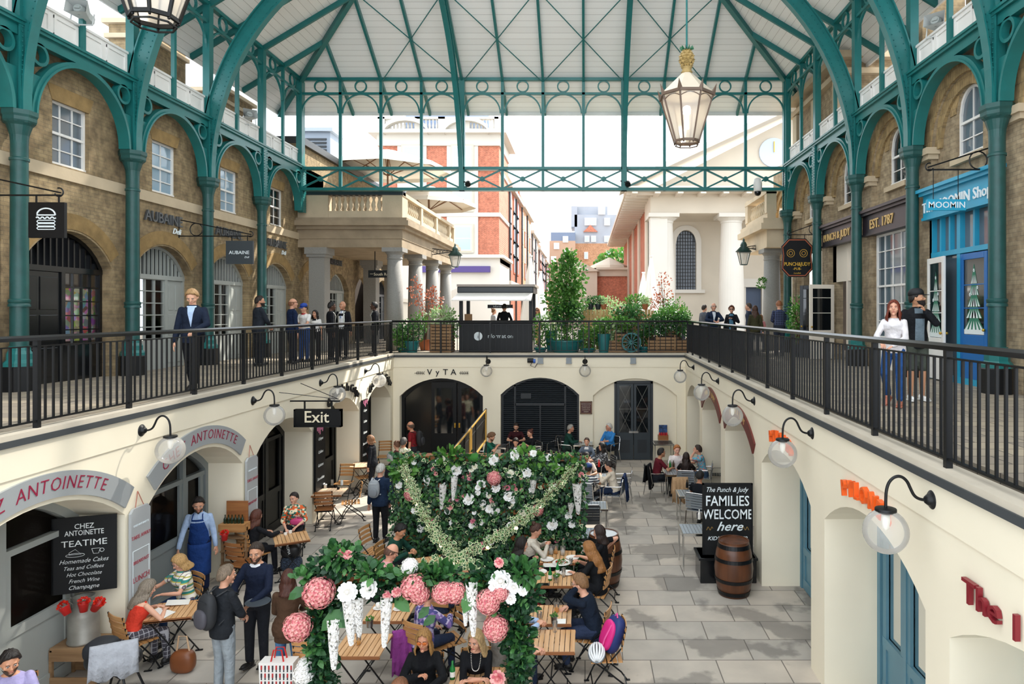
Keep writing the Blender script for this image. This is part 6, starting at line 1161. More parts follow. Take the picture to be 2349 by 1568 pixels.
# ================================================================ chairs, tables and things on them
WS = mat_wood('slat_wood', '#a5713f', '#cc9a63', 0, .45, 9); WSD = mat_wood('slat_wood_dark', '#8a5430', '#a8703f', 0, .45, 9); WT = mat_wood('table_wood', '#c08f5c', '#dcb285', 1, .45, 9); WTL = mat_wood('pale_table_wood', '#c9a98a', '#dcc4a8', 1, .45, 9)
DKSL = mat('#2d3034', .4); SLV = mat('#9ea8b2', .3, metal=.7)
def wood_chair(dark=False):
    t = thing('folding_chair', 'x', 'chair'); m_ = WSD if dark else WS
    for s in (-1, 1):
        m = MB(); x = s*.19; m.tube([(x, .27, .01), (x, .18, .2), (x, .02, .42), (x, -.16, .62), (x, -.22, .90)], .011, 6); m.bar((x, .24, .01), (x, .31, .01), .03, .012); m.build('front_leg', BLACK, t)
        x = s*.165; m = MB(); m.tube([(x, -.28, .01), (x, -.2, .12), (x, .02, .30), (x, .19, .43)], .011, 6); m.bar((x, -.32, .01), (x, -.25, .01), .03, .012); m.build('rear_leg', BLACK, t)
    m = MB(); m.bar((-.19, .22, .12), (.19, .22, .12), .014); m.bar((-.165, -.24, .08), (.165, -.24, .08), .014); m.bar((-.19, .02, .36), (.19, .02, .36), .014); m.bar((-.18, .2, .43), (.18, .2, .43), .014); m.bar((-.18, -.17, .43), (.18, -.17, .43), .014); m.build('cross_bars', BLACK, t)
    for i in range(6): y = -.17+i*.072; m = MB(); m.box(-.205, .205, y, y+.056, .435, .452); m.build('seat_slat', m_, t)
    for i in range(4):
        z = .58+i*.085; y = -.165-.06*(z-.6)/.3; m = MB(); A = [(x, y-.02+.03*(x/.21)**2) for x in [-.21+.42*k/6 for k in range(7)]]; m.strip(A, [(a, b-.014) for a, b in A], lambda a, b, d: (a, b, d), z, z+.06); m.build('back_slat', m_, t)
    return t
def metal_chair(dark=False):
    t = thing('metal_armchair', 'x', 'chair')
    for s in (-1, 1):
        x = s*.26; m = MB(); m.tube([(x*.95, .25, 0), (x, .22, .40), (x, .20, .62), (x, .15, .66), (x, -.15, .67), (x*.9, -.26, .68)], .013, 8); m.build('arm_frame', CHROME, t); m = MB(); m.tube([(x*.9, -.3, 0), (x*.9, -.22, .42), (x*.88, -.28, .80), (x*.75, -.29, .86)], .013, 8); m.build('rear_leg', CHROME, t)
    m = MB(); m.tube([(-.2, -.29, .86), (.2, -.29, .86)], .013, 8); m.bar((-.24, .2, .42), (.24, .2, .42), .02); m.bar((-.24, -.2, .42), (.24, -.2, .42), .02); m.build('top_rail', CHROME, t); c = DKSL if dark else SLV
    m = MB(); [m.box(-.24, .24, -.2+.07*i, -.14+.07*i, .43, .445) for i in range(6)]; m.build('seat', c, t); m = MB(); [m.hexa([(x, y, z) for x in (-.22, .22) for y in (-.245-.04*k/5, -.26-.04*k/5) for z in (.5+.06*k, .545+.06*k)]) for k in range(6)]; m.build('backrest', c, t); return t
def wood_table(m_=None, w_=.62):
    t = thing('bistro_table', 'x', 'table'); h = w_/2; n = 9; m = MB()
    for i in range(n): a = -h+i*w_/n; m.box(a+.004, a+w_/n-.004, -h+.01, h-.01, .715, .735)
    m.build('tabletop', m_ or WT, t, bevel=.003); m = MB(); [m.box(-h, h, y, y+.03, .695, .715) for y in (-h, h-.03)]; m.box(-h+.01, h-.01, -h, -h+.012, .70, .735); m.box(-h+.01, h-.01, h-.012, h, .70, .735); m.build('table_apron', WSD, t)
    for s in (-1, 1):
        for q in (-1, 1): m = MB(); m.bar((-q*.26, s*.24, .01), (q*.26, s*.24, .70), .02, .012); m.bar((-q*.31, s*.24, .008), (-q*.21, s*.24, .008), .03, .014); m.build('leg', BLACK, t)
    m = MB(); [m.bar((x, -.24, z), (x, .24, z), .016) for x, z in ((-.2, .1), (.2, .1), (0, .355))]; m.build('cross_bars', BLACK, t); return t
def metal_table(dark=False):
    t = thing('metal_table', 'x', 'table'); m = MB(); [m.box(-.3+.0667*i+.004, -.3+.0667*i+.062, -.3, .3, .71, .73) for i in range(9)]; m.build('tabletop', DKSL if dark else SLV, t); m = MB(); [m.box(*q, .69, .735) for q in ((-.33, .33, -.33, -.3), (-.33, .33, .3, .33), (-.33, -.3, -.33, .33), (.3, .33, -.33, .33))]; m.build('table_rim', CHROME, t)
    for x in (-.3, .3):
        for y in (-.3, .3): m = MB(); m.tube([(x, y, 0), (x, y, .7)], .018, 8); m.build('leg', CHROME, t)
    return t
PROTO = {}
def get(kind, loc, rz, label, group):
    if kind not in PROTO:
        o = {'wood': wood_chair, 'woodd': lambda: wood_chair(True), 'metal': metal_chair, 'metald': lambda: metal_chair(True), 'wt': wood_table, 'wtp': lambda: wood_table(WTL, .7), 'mt': metal_table, 'mtd': lambda: metal_table(True)}[kind](); PROTO[kind] = o
    else: o = dup(PROTO[kind])
    o.location = loc; o.rotation_euler = (0, 0, rz); o['label'] = label; o['group'] = group; return o
TZ = PIT+.735
def table(px, py, kind, label, rz=0.0):
    p = atZ(px, py, TZ); get(kind, (p.x, p.y, PIT), rz, label, 'wooden bistro tables' if kind[0] == 'w' else 'metal cafe tables'); return p
def chair(px, py, kind, label, rz, z=PIT+.45):
    p = atZ(px, py, z); return get(kind, (p.x, p.y, PIT), rz, label, 'wooden folding chairs' if kind[0] == 'w' else 'metal cafe armchairs')
t1 = table(400, 1398, 'wt', 'wooden table with white menus between the red top woman and the striped top woman', .25)
table(668, 1232, 'wt', 'wooden table holding cups beside the woman in the patterned top', .5); table(757, 1127, 'wtp', 'pale wooden table with sugar pot under the black crepe menu', .1)
table(832, 1478, 'wt', 'wooden slatted table with a small plant pot, seen under the flower arch', 0); table(895, 1402, 'wt', 'wooden table with two white cups behind the small plant pot table', 0)
t6 = table(1280, 1276, 'wt', 'wooden table with salad plates and glass jugs next to the flower wall', 0); table(1276, 1326, 'wt', 'wooden table with green bottles and phone in front of the four women', 0)
t7 = table(1262, 1408, 'wt', 'wooden table with orange juice where the man in glasses leans', 0); table(1266, 1468, 'wt', 'nearer wooden table with clasped hands beside the helmet chair', 0)
table(985, 1290, 'wt', 'wooden table half hidden below the crossing ivy garlands', .4); table(1092, 1560, 'wt', 'wooden table under the two blonde women at the bottom edge', 0)
table(835, 1065, 'wtp', 'pale wooden table by the last crepe arch', .1)
table(1140, 1022, 'mtd', 'dark metal table by the stair rail with the green jumper man'); table(1220, 1018, 'mtd', 'dark metal table before the shuttered arch'); table(1338, 1016, 'mt', 'metal table between the green jumper and blue shirt men'); table(1521, 1014, 'mtd', 'dark slatted metal table carrying the menu box by the grey doors')
table(1362, 1052, 'mt', 'metal table where the man looks at a phone'); table(1365, 1092, 'mt', 'metal table beside the woman in the cream jumper'); table(1360, 1158, 'mt', 'empty slatted metal table next to the flower wall end'); table(1352, 1222, 'mt', 'empty metal table half behind the pale topped barrel')
table(1550, 1082, 'mt', 'metal table of the four friends by the pub wall'); table(1585, 1130, 'mt', 'metal table with dark cups beside the man in the black T-shirt'); table(1597, 1212, 'mt', 'empty blue-grey metal table beside the FAMILIES WELCOME board')
for px, py, k, rz, lab in ((745, 1165, 'woodd', .2, 'dark wooden folding chair on the near side of the pale bistro table'), (808, 1150, 'wood', 1.9, 'wooden folding chair beside the pale bistro table by the backpacker'), (790, 1105, 'wood', 3.1, 'wooden folding chair against the black crepe menu'), (838, 1092, 'wood', 2.2, 'wooden folding chair by the doorway of the first crepe arch'), (882, 1045, 'wood', 3.3, 'wooden folding chair beside the last crepe arch'),
    (858, 1262, 'wood', -1.8, 'wooden folding chair with curved back behind the bald man in pink'), (555, 1292, 'woodd', -.3, 'dark wooden folding chair behind the waiter and navy jumper man'), (1395, 1500, 'wood', 1.65, 'wooden folding chair holding the white helmet and pink backpack'), (1030, 1465, 'wood', 2.2, 'wooden folding chair standing between the two blonde women'), (720, 1515, 'wood', 0, 'wooden folding chair half hidden by the flowers beside the striped shopping bag')):
    chair(px, py, k, lab, rz)
for px, py, k, rz, lab in ((1352, 1192, 'metald', 0.0, 'empty dark metal chair between the flower wall and the empty slatted table'), (1278, 1030, 'metald', 2.6, 'grey backed metal chair beside the man in the dark green jumper'), (1425, 1110, 'metald', 1.5, 'metal chair hung with a denim jacket'), (1710, 1085, 'metald', 1.4, 'metal chair squeezed against the pub wall by the black board')):
    chair(px if px < 1700 else 1650, py, k, lab, rz)
# barrels
OAK = mat_wood('barrel_oak', '#4a2a18', '#6b4026', 2, .35, 5)
def barrel(x, y, lab, topm):
    t = thing('barrel', lab, 'barrel', (x, y, PIT), group='oak barrels'); m = MB(); P = [(.27, 0), (.315, .2), (.345, .47), (.315, .75), (.27, .94)]; m.lathe(P, (x, y, PIT), 36); o = m.build('staves', OAK, t, smooth=True)
    for z0, z1 in ((.03, .10), (.26, .32), (.62, .68), (.85, .92)):
        f = lambda z: .27+.077*sin(pi*z/.94)+.004; m = MB(); m.lathe([(f(z0)-.01, z0), (f(z0), z0), (f(z1), z1), (f(z1)-.01, z1)], (x, y, PIT), 36); m.build('iron_hoop', BLACK, t)
    m = MB(); m.lathe([(.25, .90), (.25, .946)], (x, y, PIT), 30); m.build('barrel_lid', topm, t); m = MB(); m.lathe([(.25, .9), (.272, .9), (.272, .965), (.25, .965), (.25, .9)], (x, y, PIT), 36); m.build('barrel_rim', OAK, t)
p = atZ(1683, 1240, PIT+.94); barrel(p.x, p.y, 'dark oak barrel with black hoops in front of the pub board', OAK); p = atZ(1385, 1224, PIT+.94); barrel(p.x, p.y, 'oak barrel with pale top behind the woman in black at the flower wall', mat('#cfd3d6', .3))
# churn, crate, buckets
c = atY(192, 1468, 9.4); c.z = PIT; t = thing('wooden_crate', 'rough wooden crate under the milk churn', 'crate', c); m = MB(); m.box(c.x-.3, c.x+.3, c.y-.22, c.y+.22, PIT+.48, PIT+.53)
for k in (-1, 1): [m.box(c.x-.3, c.x+.3, c.y+k*.22-.012, c.y+k*.22+.012, PIT+z, PIT+z+.12) for z in (.02, .36)]; [m.box(c.x+k*.29-.02, c.x+k*.29+.02, c.y+j*.2-.02, c.y+j*.2+.02, PIT, PIT+.5) for j in (-1, 1)]
m.build('crate_boards', WCR, t); cz = PIT+.53; t = thing('milk_churn', 'old grey metal milk churn on the wooden crate', 'milk churn', (c.x, c.y, cz)); ZN = mat('#9a978f', .5, metal=.5, var=.2, vs=5); m = MB(); m.lathe([(.19, 0), (.195, .03), (.185, .04), (.185, .36), (.17, .42), (.115, .49), (.11, .56), (.13, .60), (.135, .62), (.115, .615), (.10, .56), (.02, .5)], (c.x, c.y, cz), 28); m.build('churn_body', ZN, t, smooth=True)
for s in (-1, 1): m = MB(); m.tube([(c.x+s*.11, c.y-.02, cz+.5), (c.x+s*.18, c.y-.02, cz+.54), (c.x+s*.17, c.y-.02, cz+.60), (c.x+s*.12, c.y-.02, cz+.59)], .01, 6); m.build('handle', ZN, t)
RED = mat('#c4201f', .35); REDF = mat_leaf('petal_red', '#c81e12', '#ef3b22')
def bucket(p, rx, lab, s=1.0):
    t = thing('flower_bucket', lab, 'bucket', p, group='red flower buckets'); M = MX.Translation(p) @ MX.Rotation(rx, 4, 'Y') @ MX.Scale(s, 4); m = MB(); m.lathe([(.045, -.11), (.065, 0), (.07, .005), (.062, 0), (.04, -.1)], n=18, M=M); m.build('bucket_body', RED, t, smooth=True)
    m = MB(); m.M = M
    for _ in range(60): d = rv(); d.z = abs(d.z); p2 = V((d.x*.05, d.y*.05, .01+d.z*.05)); leaf(m, p2, d, rv(), .035, .03)
    m.build('red_flowers', REDF, t); m = MB(); m.M = M; m.tube([(.065*cos(a), 0, .065*sin(a)*1.3) for a in [pi*i/10 for i in range(11)]], .004, 5); m.build('bail_handle', RED, t)
for px, py, rx, lab in ((147, 1392, .5, 'red flower bucket hanging off the churn on the door side'), (192, 1383, 0, 'red flower bucket on the front of the milk churn'), (226, 1383, -.6, 'red flower bucket tilted off the churn on the pillar side')): bucket(atY(px, py, 9.12), -rx, lab)
bucket(atY(515, 1225, 12.3), 0, 'red flower bucket on the wine rack beside the waiter')
# bottle rack by the waiter
x, y = -6.55, 12.75; t = thing('wine_rack', 'wooden wine rack with bottles and a framed card beside the waiter', 'rack', (x, y, PIT)); m = MB(); [m.bar((x-.22+.44*i, y, PIT), (x-.22+.44*i, y, PIT+1.05), .04) for i in (0, 1)]; [m.box(x-.22, x+.22, y-.1, y+.1, PIT+z, PIT+z+.02) for z in (.1, .35, .6, .85)]; m.build('rack_frame', WCR, t); m = MB(); m.box(x-.24, x+.24, y-.12, y+.12, PIT+.98, PIT+1.12); m.build('bottle_tray', WS, t); m = MB(); m.box(x-.2, x+.2, y+.1, y+.13, PIT+1.12, PIT+1.5); m.build('card_frame', WSD, t)
for i in range(6): m = MB(); q = x-.16+.064*i; m.lathe([(.028, 0), (.028, .12), (.01, .16), (.01, .2)], (q, y-.02, PIT+1.08), 10); props(m.build('wine_bottle', mat('#1d2a18', .2)), 'dark bottle in the wine rack tray, %s from the waiter' % ('first', 'second', 'third', 'fourth', 'fifth', 'last and farthest')[i], 'bottle', 'bottles in the wine rack tray')
# stair rail with gold framed boards
t = thing('stair_railing', 'black sloping stair rail with gold framed menu boards behind the flower wall', 'railing', (-3.6, 19, PIT)); a, b = atY(1035, 1035, 17.0), atY(1115, 938, 20.5); m = MB(); m.tube([a, b], .03, 8); m.tube([a-V((0, 0, .25)), b-V((0, 0, .25))], .015, 6); m.build('handrail', BLACK, t)
for k in (0, .33, .66, 1): q = a.lerp(b, k); m = MB(); m.bar(q, V((q.x, q.y, PIT)), .04); m.build('rail_post', BLACK, t)
for k0, k1 in ((.05, .48), (.52, .98)):
    p, q = a.lerp(b, k0), a.lerp(b, k1); dz = V((0, 0, -.9)); m = MB(); m.quad(p, q, q+dz, p+dz); m.build('menu_panel', mat('#1b1a17', .5), t); m = MB(); o = V((.01, -.02, 0)); [m.bar(u+o, v+o, .045) for u, v in ((p, q), (q, q+dz), (p, p+dz), (p+dz, q+dz))]; m.build('gold_frame', mat('#c39a4b', .5), t)
# table things
CER = mat('#efece6', .25); GRN = mat('#1f7a3a', .15); OJ = mat('#f0a21c', .3); LEAFM = mat('#5c8a3a', .6)
def pl(px, py, z=TZ+.001): return atZ(px, py, z)
def tmesh(mb, name, m_, lab, cat, grp=None): return props(mb.build(name, m_, smooth=False), lab, cat, grp)
for px, py, r, lab in ((1255, 1284, .12, 'white side plate nearest the bun haired woman'), (1313, 1280, .12, 'white plate with cutlery near the woman in black'), (1300, 1315, .12, 'white plate by the woman with long blonde hair'), (1240, 1312, .11, 'white plate under the dark haired woman\'s hands')):
    p = pl(px, py); m = MB(); m.lathe([(r*.6, 0), (r, .018), (r*.97, .022), (r*.6, .008)], p, 24); tmesh(m, 'plate', CER, lab, 'plate', 'white plates on the wooden tables')
p = pl(1288, 1292); t = thing('salad_plate', 'oval plate of green and red salad on the flower wall table', 'plate', p); m = MB(); m.lathe([(.1, 0), (.16, .02), (.155, .025), (.1, .01)], p, 24); m.build('plate', CER, t); m = MB(); cloud(m, p+V((0, 0, .025)), (.1, .09, .02), 60, .04, .03); m.build('salad_leaves', LG1, t, kind='stuff'); m = MB(); cloud(m, p+V((0, 0, .03)), (.09, .08, .02), 22, .03, .025); m.build('tomatoes', RED, t, kind='stuff')
def glass(px, py, h, r, fill, lab, name='drinking_glass', fh=.5):
    p = pl(px, py); t = thing(name, lab, 'glass' if name != 'glass_jug' else 'jug', p, group='glasses on the wooden tables' if name != 'glass_jug' else 'glass jugs'); m = MB(); m.lathe([(r*.8, 0), (r, h), (r*.92, h), (r*.74, .01)], p, 16); m.build('glass_wall', VGLASS, t, smooth=True)
    if fill: m = MB(); m.lathe([(r*.74, .006), (r*.74+(r*.16)*fh, h*fh)], p, 14); m.build('drink', fill, t)
ICE = mat('#dfe6e6', .3)
for a in ((1264, 1270, .16, .05, ICE, 'first glass jug with ice beside the flower wall', 'glass_jug', .7), (1275, 1269, .15, .045, OJ, 'glass jug with orange slices beside the flower wall', 'glass_jug', .4), (1291, 1272, .15, .05, ICE, 'tall glass jug beside the plate of the woman in black', 'glass_jug', .6), (1293, 1322, .14, .035, ICE, 'tall water glass beside the green bottles'), (1310, 1293, .10, .03, None, 'small empty glass between the two plates'), (1277, 1403, .13, .04, OJ, 'glass of orange juice nearest the man in glasses', 'drinking_glass', .55), (1237, 1425, .13, .038, OJ, 'glass of orange juice beside the man\'s wrist', 'drinking_glass', .3), (1273, 1448, .14, .035, None, 'empty tall glass beside the clasped hands'), (823, 1478, .15, .032, mat('#e3a01f', .3), 'small glass with amber drink under the flower arch', 'drinking_glass', .4)): glass(*a)
for px, py, lab in ((1262, 1330, 'green glass water bottle with pale label, nearer one'), (1279, 1318, 'green glass water bottle behind the plant pot'), (1038, 1556, 'green bottle at the bottom edge between the blonde women')):
    p = pl(px, py); t = thing('water_bottle', lab, 'bottle', p, group='green water bottles'); m = MB(); m.lathe([(.032, 0), (.032, .12), (.013, .17), (.013, .21)], p, 16); m.build('bottle_body', GRN, t, smooth=True); m = MB(); m.lathe([(.033, .03), (.033, .09)], p, 16); m.build('bottle_label', CER, t)
for px, py, lab in ((1276, 1335, 'small metal pot with a green plant beside the bottles'), (848, 1437, 'small metal pot with a bright green plant under the arch'), (1271, 1428, 'small metal pot with mint beside the orange juice')):
    p = pl(px, py); t = thing('table_plant', lab, 'plant pot', p, group='metal pots with plants'); m = MB(); m.lathe([(.042, 0), (.052, .10), (.048, .10), (.04, .08)], p, 18); m.build('pot', STEEL, t); m = MB(); cloud(m, p+V((0, 0, .11)), (.045, .045, .02), 60, .03, .02); m.build('foliage', LG1, t)
for px, py, lab in ((868, 1395, 'white coffee cup and saucer nearer the small plant pot'), (914, 1397, 'white coffee cup and saucer on the flower side of the same table')):
    p = pl(px, py); t = thing('coffee_cup', lab, 'cup', p, group='white coffee cups'); m = MB(); m.lathe([(.04, 0), (.08, .012), (.075, .016), (.04, .008)], p, 20); m.build('saucer', CER, t); m = MB(); m.lathe([(.025, .012), (.04, .04), (.045, .075), (.041, .075), (.03, .03)], p, 20); m.build('cup', CER, t, smooth=True); m = MB(); m.tube([p+V((.04+.02*sin(a), 0, .045+.02*cos(a))) for a in [pi*i/8 for i in range(9)]], .005, 5); m.build('cup_handle', CER, t)
for px, py, s, lab, col in ((1248, 1340, (.09, .045), 'black phone lying on the near table of the four women', BLACKG), (1262, 1296, (.12, .08), 'white menu card under the salad plate', CER), (1288, 1425, (.06, .07), 'white paper napkin beside the mint pot', CER)):
    p = pl(px, py); m = MB(); m.box(p.x-s[0], p.x+s[0], p.y-s[1], p.y+s[1], p.z, p.z+.008); tmesh(m, 'phone' if 'phone' in lab else 'menu_card' if 'menu' in lab else 'napkin', col, lab, 'phone' if 'phone' in lab else 'paper')
for px, py, rz, lab in ((408, 1384, .4, 'white menu sheet held by the striped top woman'), (370, 1408, -.2, 'white menu sheet before the woman in the red top')):
    p = pl(px, py); m = MB(); m.M = MX.Translation(p) @ MX.Rotation(rz, 4, 'Z') @ MX.Rotation(.12, 4, 'Y'); m.box(-.15, .15, -.1, .1, .02, .024); tmesh(m, 'menu_sheet', CER, lab, 'menu', 'white menus')
p = pl(745, 1118); t = thing('sugar_pot', 'metal sugar pot on the pale bistro table', 'pot', p); m = MB(); m.lathe([(.05, 0), (.06, .08), (.055, .085), (.045, .06)], p, 18); m.build('pot_body', STEEL, t); m = MB(); cloud(m, p+V((0, 0, .08)), (.045, .045, .02), 30, .03, .03); m.build('sachets', CER, t, kind='stuff')
for px, py, h, col, lab in ((762, 1112, .14, STEEL, 'metal shaker on the pale bistro table'), (776, 1122, .05, BLACK, 'small black cup on the pale bistro table'), (784, 1112, .12, ICE, 'small water carafe on the pale bistro table'), (666, 1222, .05, CER, 'white cup on the table of the patterned top woman'), (655, 1226, .04, CER, 'white saucer stack near the crossed legs')):
    p = pl(px, py); m = MB(); m.lathe([(.03, 0), (.034, h), (.028, h), (.02, .01)], p, 14); tmesh(m, 'shaker' if 'shaker' in lab else 'cup', col, lab, 'shaker' if 'shaker' in lab else 'cup')
def menubox(px, py, lab):
    p = pl(px, py); t = thing('menu_box', lab, 'menu holder', p, group='wooden menu boxes'); m = MB(); m.box(p.x-.17, p.x+.17, p.y-.1, p.y+.1, p.z, p.z+.16); m.build('wooden_box', WSD, t)
    T = MB(); T.box(p.x-.14, p.x+.14, p.y-.02, p.y+.02, p.z+.1, p.z+.5); T.build('printed_menu', mat('#31507f', .4, var=.9, vs=9), t); m = MB(); [m.lathe([(.025, 0), (.025, .14), (.012, .18)], (p.x-.12+.06*i, p.y-.06, p.z+.08), 10) for i in range(5)]; m.build('sauce_bottles', RED, t)
menubox(1521, 1008, 'wooden menu box with blue menus beside the grey lattice doors'); menubox(1343, 1000, 'menu holder on the table between green jumper and blue shirt men')
for px, py, lab in ((1576, 1118, 'dark cup cluster on the table by the black T-shirt man'), (1604, 1190, 'cream candle bottle on the blue-grey metal table'), (1537, 1072, 'green beer bottle on the friends table'), (1545, 1072, 'brown beer bottle on the friends table'), (1374, 1070, 'red ketchup bottle on the cream jumper table')):
    p = pl(px, py); m = MB(); m.lathe([(.032, 0), (.032, .11), (.013, .16), (.013, .2)], p, 14); tmesh(m, 'bottle', GRN if 'green' in lab else RED if 'red' in lab else CER if 'cream' in lab else mat('#4a3322', .3) if 'brown' in lab else BLACK, lab, 'bottle')
# ================================================================ people
PEND = []
def fused(mb, vox, name, mats, parent, extra=None, sm=6, **k): PEND.append((mb, vox, name, mats, parent, extra, sm, k))
def run_fuse():
    tmp = []
    for mb, vox, *_ in PEND:
        me = bpy.data.meshes.new('t'); me.from_pydata(mb.v, [], mb.f); o = bpy.data.objects.new('t', me); COL.objects.link(o)
        r = o.modifiers.new('r', 'REMESH'); r.mode = 'VOXEL'; r.voxel_size = vox; r.use_smooth_shade = True; s = o.modifiers.new('s', 'SMOOTH'); s.iterations = _[4]; s.factor = .5; tmp.append(o)
    dg = bpy.context.evaluated_depsgraph_get(); dg.update()
    for o, (mb, vox, name, mats, parent, extra, sm, k) in zip(tmp, PEND):
        me = bpy.data.meshes.new_from_object(o.evaluated_get(dg)); me.name = name
        if extra is not None and extra.v:
            n = len(me.vertices); vs = [tuple(v.co) for v in me.vertices]+extra.v; fs = [tuple(p.vertices) for p in me.polygons]; nf = len(fs); fs += [tuple(i+n for i in f) for f in extra.f]
            m2 = bpy.data.meshes.new(name); m2.from_pydata(vs, [], fs); m2.polygons.foreach_set('use_smooth', [True]*len(fs)); me = m2
        me.materials.clear()
        for x in mats: me.materials.append(x)
        if extra is not None and extra.v: me.polygons.foreach_set('material_index', [0]*nf+extra.mi)
        q = bpy.data.objects.new(name, me); place(q, parent); props(q, **k)
    for o in tmp: me = o.data; bpy.data.objects.remove(o); bpy.data.meshes.remove(me)
def skinm(h):
    T = NT('skin_'+h); T.b.inputs['Base Color'].default_value = lin(h); T.b.inputs['Roughness'].default_value = .5; T.b.inputs['Subsurface Weight'].default_value = .08; T.b.inputs['Subsurface Radius'].default_value = (.02, .008, .005); return T.m
SKM = {}
def sk(h):
    if h not in SKM: SKM[h] = skinm(h)
    return SKM[h]
def clothm(spec):
    if not isinstance(spec, tuple): return mat(spec, .85, var=.14, vs=9, bump=.9, bs=9, spec=.2)
    if spec in MC: return MC[spec]
    kind = spec[0]; T = NT('cloth_'+kind); T.b.inputs['Roughness'].default_value = .85; p = T.pos(True); q = T.n('ShaderNodeSeparateXYZ'); T.l(p, q.inputs[0]); fr = lambda ax, k: T.math('FRACT', T.math('MULTIPLY', q.outputs[ax], k))
    if kind == 'stripe': c = T.mix(T.math('LESS_THAN', fr(2, spec[3]), .5), lin(spec[1]), lin(spec[2]))
    elif kind == 'multi':
        c = T.mix(T.math('LESS_THAN', fr(2, 9), .35), lin('#efe9dc'), lin('#2f8a80')); c = T.mix(T.math('LESS_THAN', fr(2, 13.7), .22), c, lin('#c2b75a')); c = T.mix(T.math('LESS_THAN', fr(0, 11), .12), c, lin('#7a6a74'))
    elif kind == 'check': g = T.math('MAXIMUM', T.math('MAXIMUM', T.math('LESS_THAN', fr(0, spec[3]), .12), T.math('LESS_THAN', fr(2, spec[3]), .12)), T.math('LESS_THAN', fr(1, spec[3]), .12)); c = T.mix(g, lin(spec[1]), lin(spec[2]))
    else:
        vo = T.n('ShaderNodeTexVoronoi'); vo.inputs['Scale'].default_value = spec[4] if len(spec) > 4 else 18; T.l(p, vo.inputs[0]); s = T.n('ShaderNodeSeparateColor'); T.l(vo.outputs['Color'], s.inputs[0]); c = T.mix(T.math('GREATER_THAN', s.outputs[0], .5), lin(spec[1]), lin(spec[2])); c = T.mix(T.math('GREATER_THAN', s.outputs[1], .66), c, lin(spec[3]))
    T.l(c, T.b.inputs['Base Color']); MC[spec] = T.m; return T.m
def hairm(h):
    k = 'hair'+h
    if k in MC: return MC[k]
    T = NT('hair_'+h); p = T.pos(True); mp = T.n('ShaderNodeMapping'); T.l(p, mp.inputs[0]); mp.inputs['Scale'].default_value = (150, 150, 12); n = T.noise(1, mp.outputs[0], 2)
    T.l(T.mix(T.ramp(n, .3, .7), dk(lin(h), .45), dk(lin(h), 1.3)), T.b.inputs['Base Color']); T.b.inputs['Roughness'].default_value = .5; T.bump(n, .8, .01); MC[k] = T.m; return T.m
TOR = [(-.13, .155, .11, -.01), (-.04, .172, .125, -.01), (.06, .158, .112, 0), (.17, .138, .10, .0), (.28, .152, .112, .005), (.36, .163, .116, .01), (.41, .158, .10, .0), (.445, .13, .08, -.005), (.475, .078, .062, -.005), (.51, .055, .055, 0)]
def tor(z, fem):
    for a, b in zip(TOR, TOR[1:]):
        if z <= b[0]: break
    k = min(max((z-a[0])/(b[0]-a[0]), 0), 1); r = [a[i]+(b[i]-a[i])*k for i in (1, 2, 3)]
    if fem:
        r[0] *= .90-.06*math.exp(-((z-.17)/.08)**2)+(.09 if z < .05 else 0); r[1] *= 1+.12*math.exp(-((z-.34)/.05)**2); r[2] += .022*math.exp(-((z-.34)/.05)**2)
    return r
def ik(a, b, l1, l2, pole):
    a = V(a); b = V(b); d = b-a; L = min(d.length, (l1+l2)*.999); d.normalize(); b = a+d*L; x = (L*L+l1*l1-l2*l2)/(2*L); h = sqrt(max(l1*l1-x*x, 0)); p = V(pole); p = (p-d*p.dot(d)).normalized(); return a+d*x+p*h, b
ARM = {'down': ((.27, .04, .80), (.3, -.6, .1)), 'lap': ((.10, .30, .64), (1, -.4, -.6)), 'table': ((.12, .40, .78), (1, -.2, -.7)), 'tablefar': ((.2, .46, .78), (1, -.2, -.7)), 'chin': ((.03, .21, 1.12), (.5, .1, -1)), 'phone': ((.08, .32, 1.12), (.7, 0, -1)), 'ear': ((.13, .1, 1.52), (1, .3, -.8)), 'pocket': ((.21, .10, .86), (1, -.8, 0)), 'hip': ((.22, .05, .95), (1, -.5, 0)), 'clasp': ((.03, .26, .98), (1, -.3, -.5)), 'rail': ((.1, .4, 1.12), (1, -.1, -.6)), 'chest': ((.04, .24, 1.25), (1, -.1, -.8)), 'eat': ((.08, .34, .90), (1, -.2, -.7)), 'hold': ((.12, .34, 1.02), (1, -.3, -.6)), 'smoke': ((.02, .25, 1.38), (.8, .2, -1)), 'back': ((.26, -.12, .84), (.3, -1, 0)), 'swing': ((.26, .26, .88), (.5, -1, 0))}
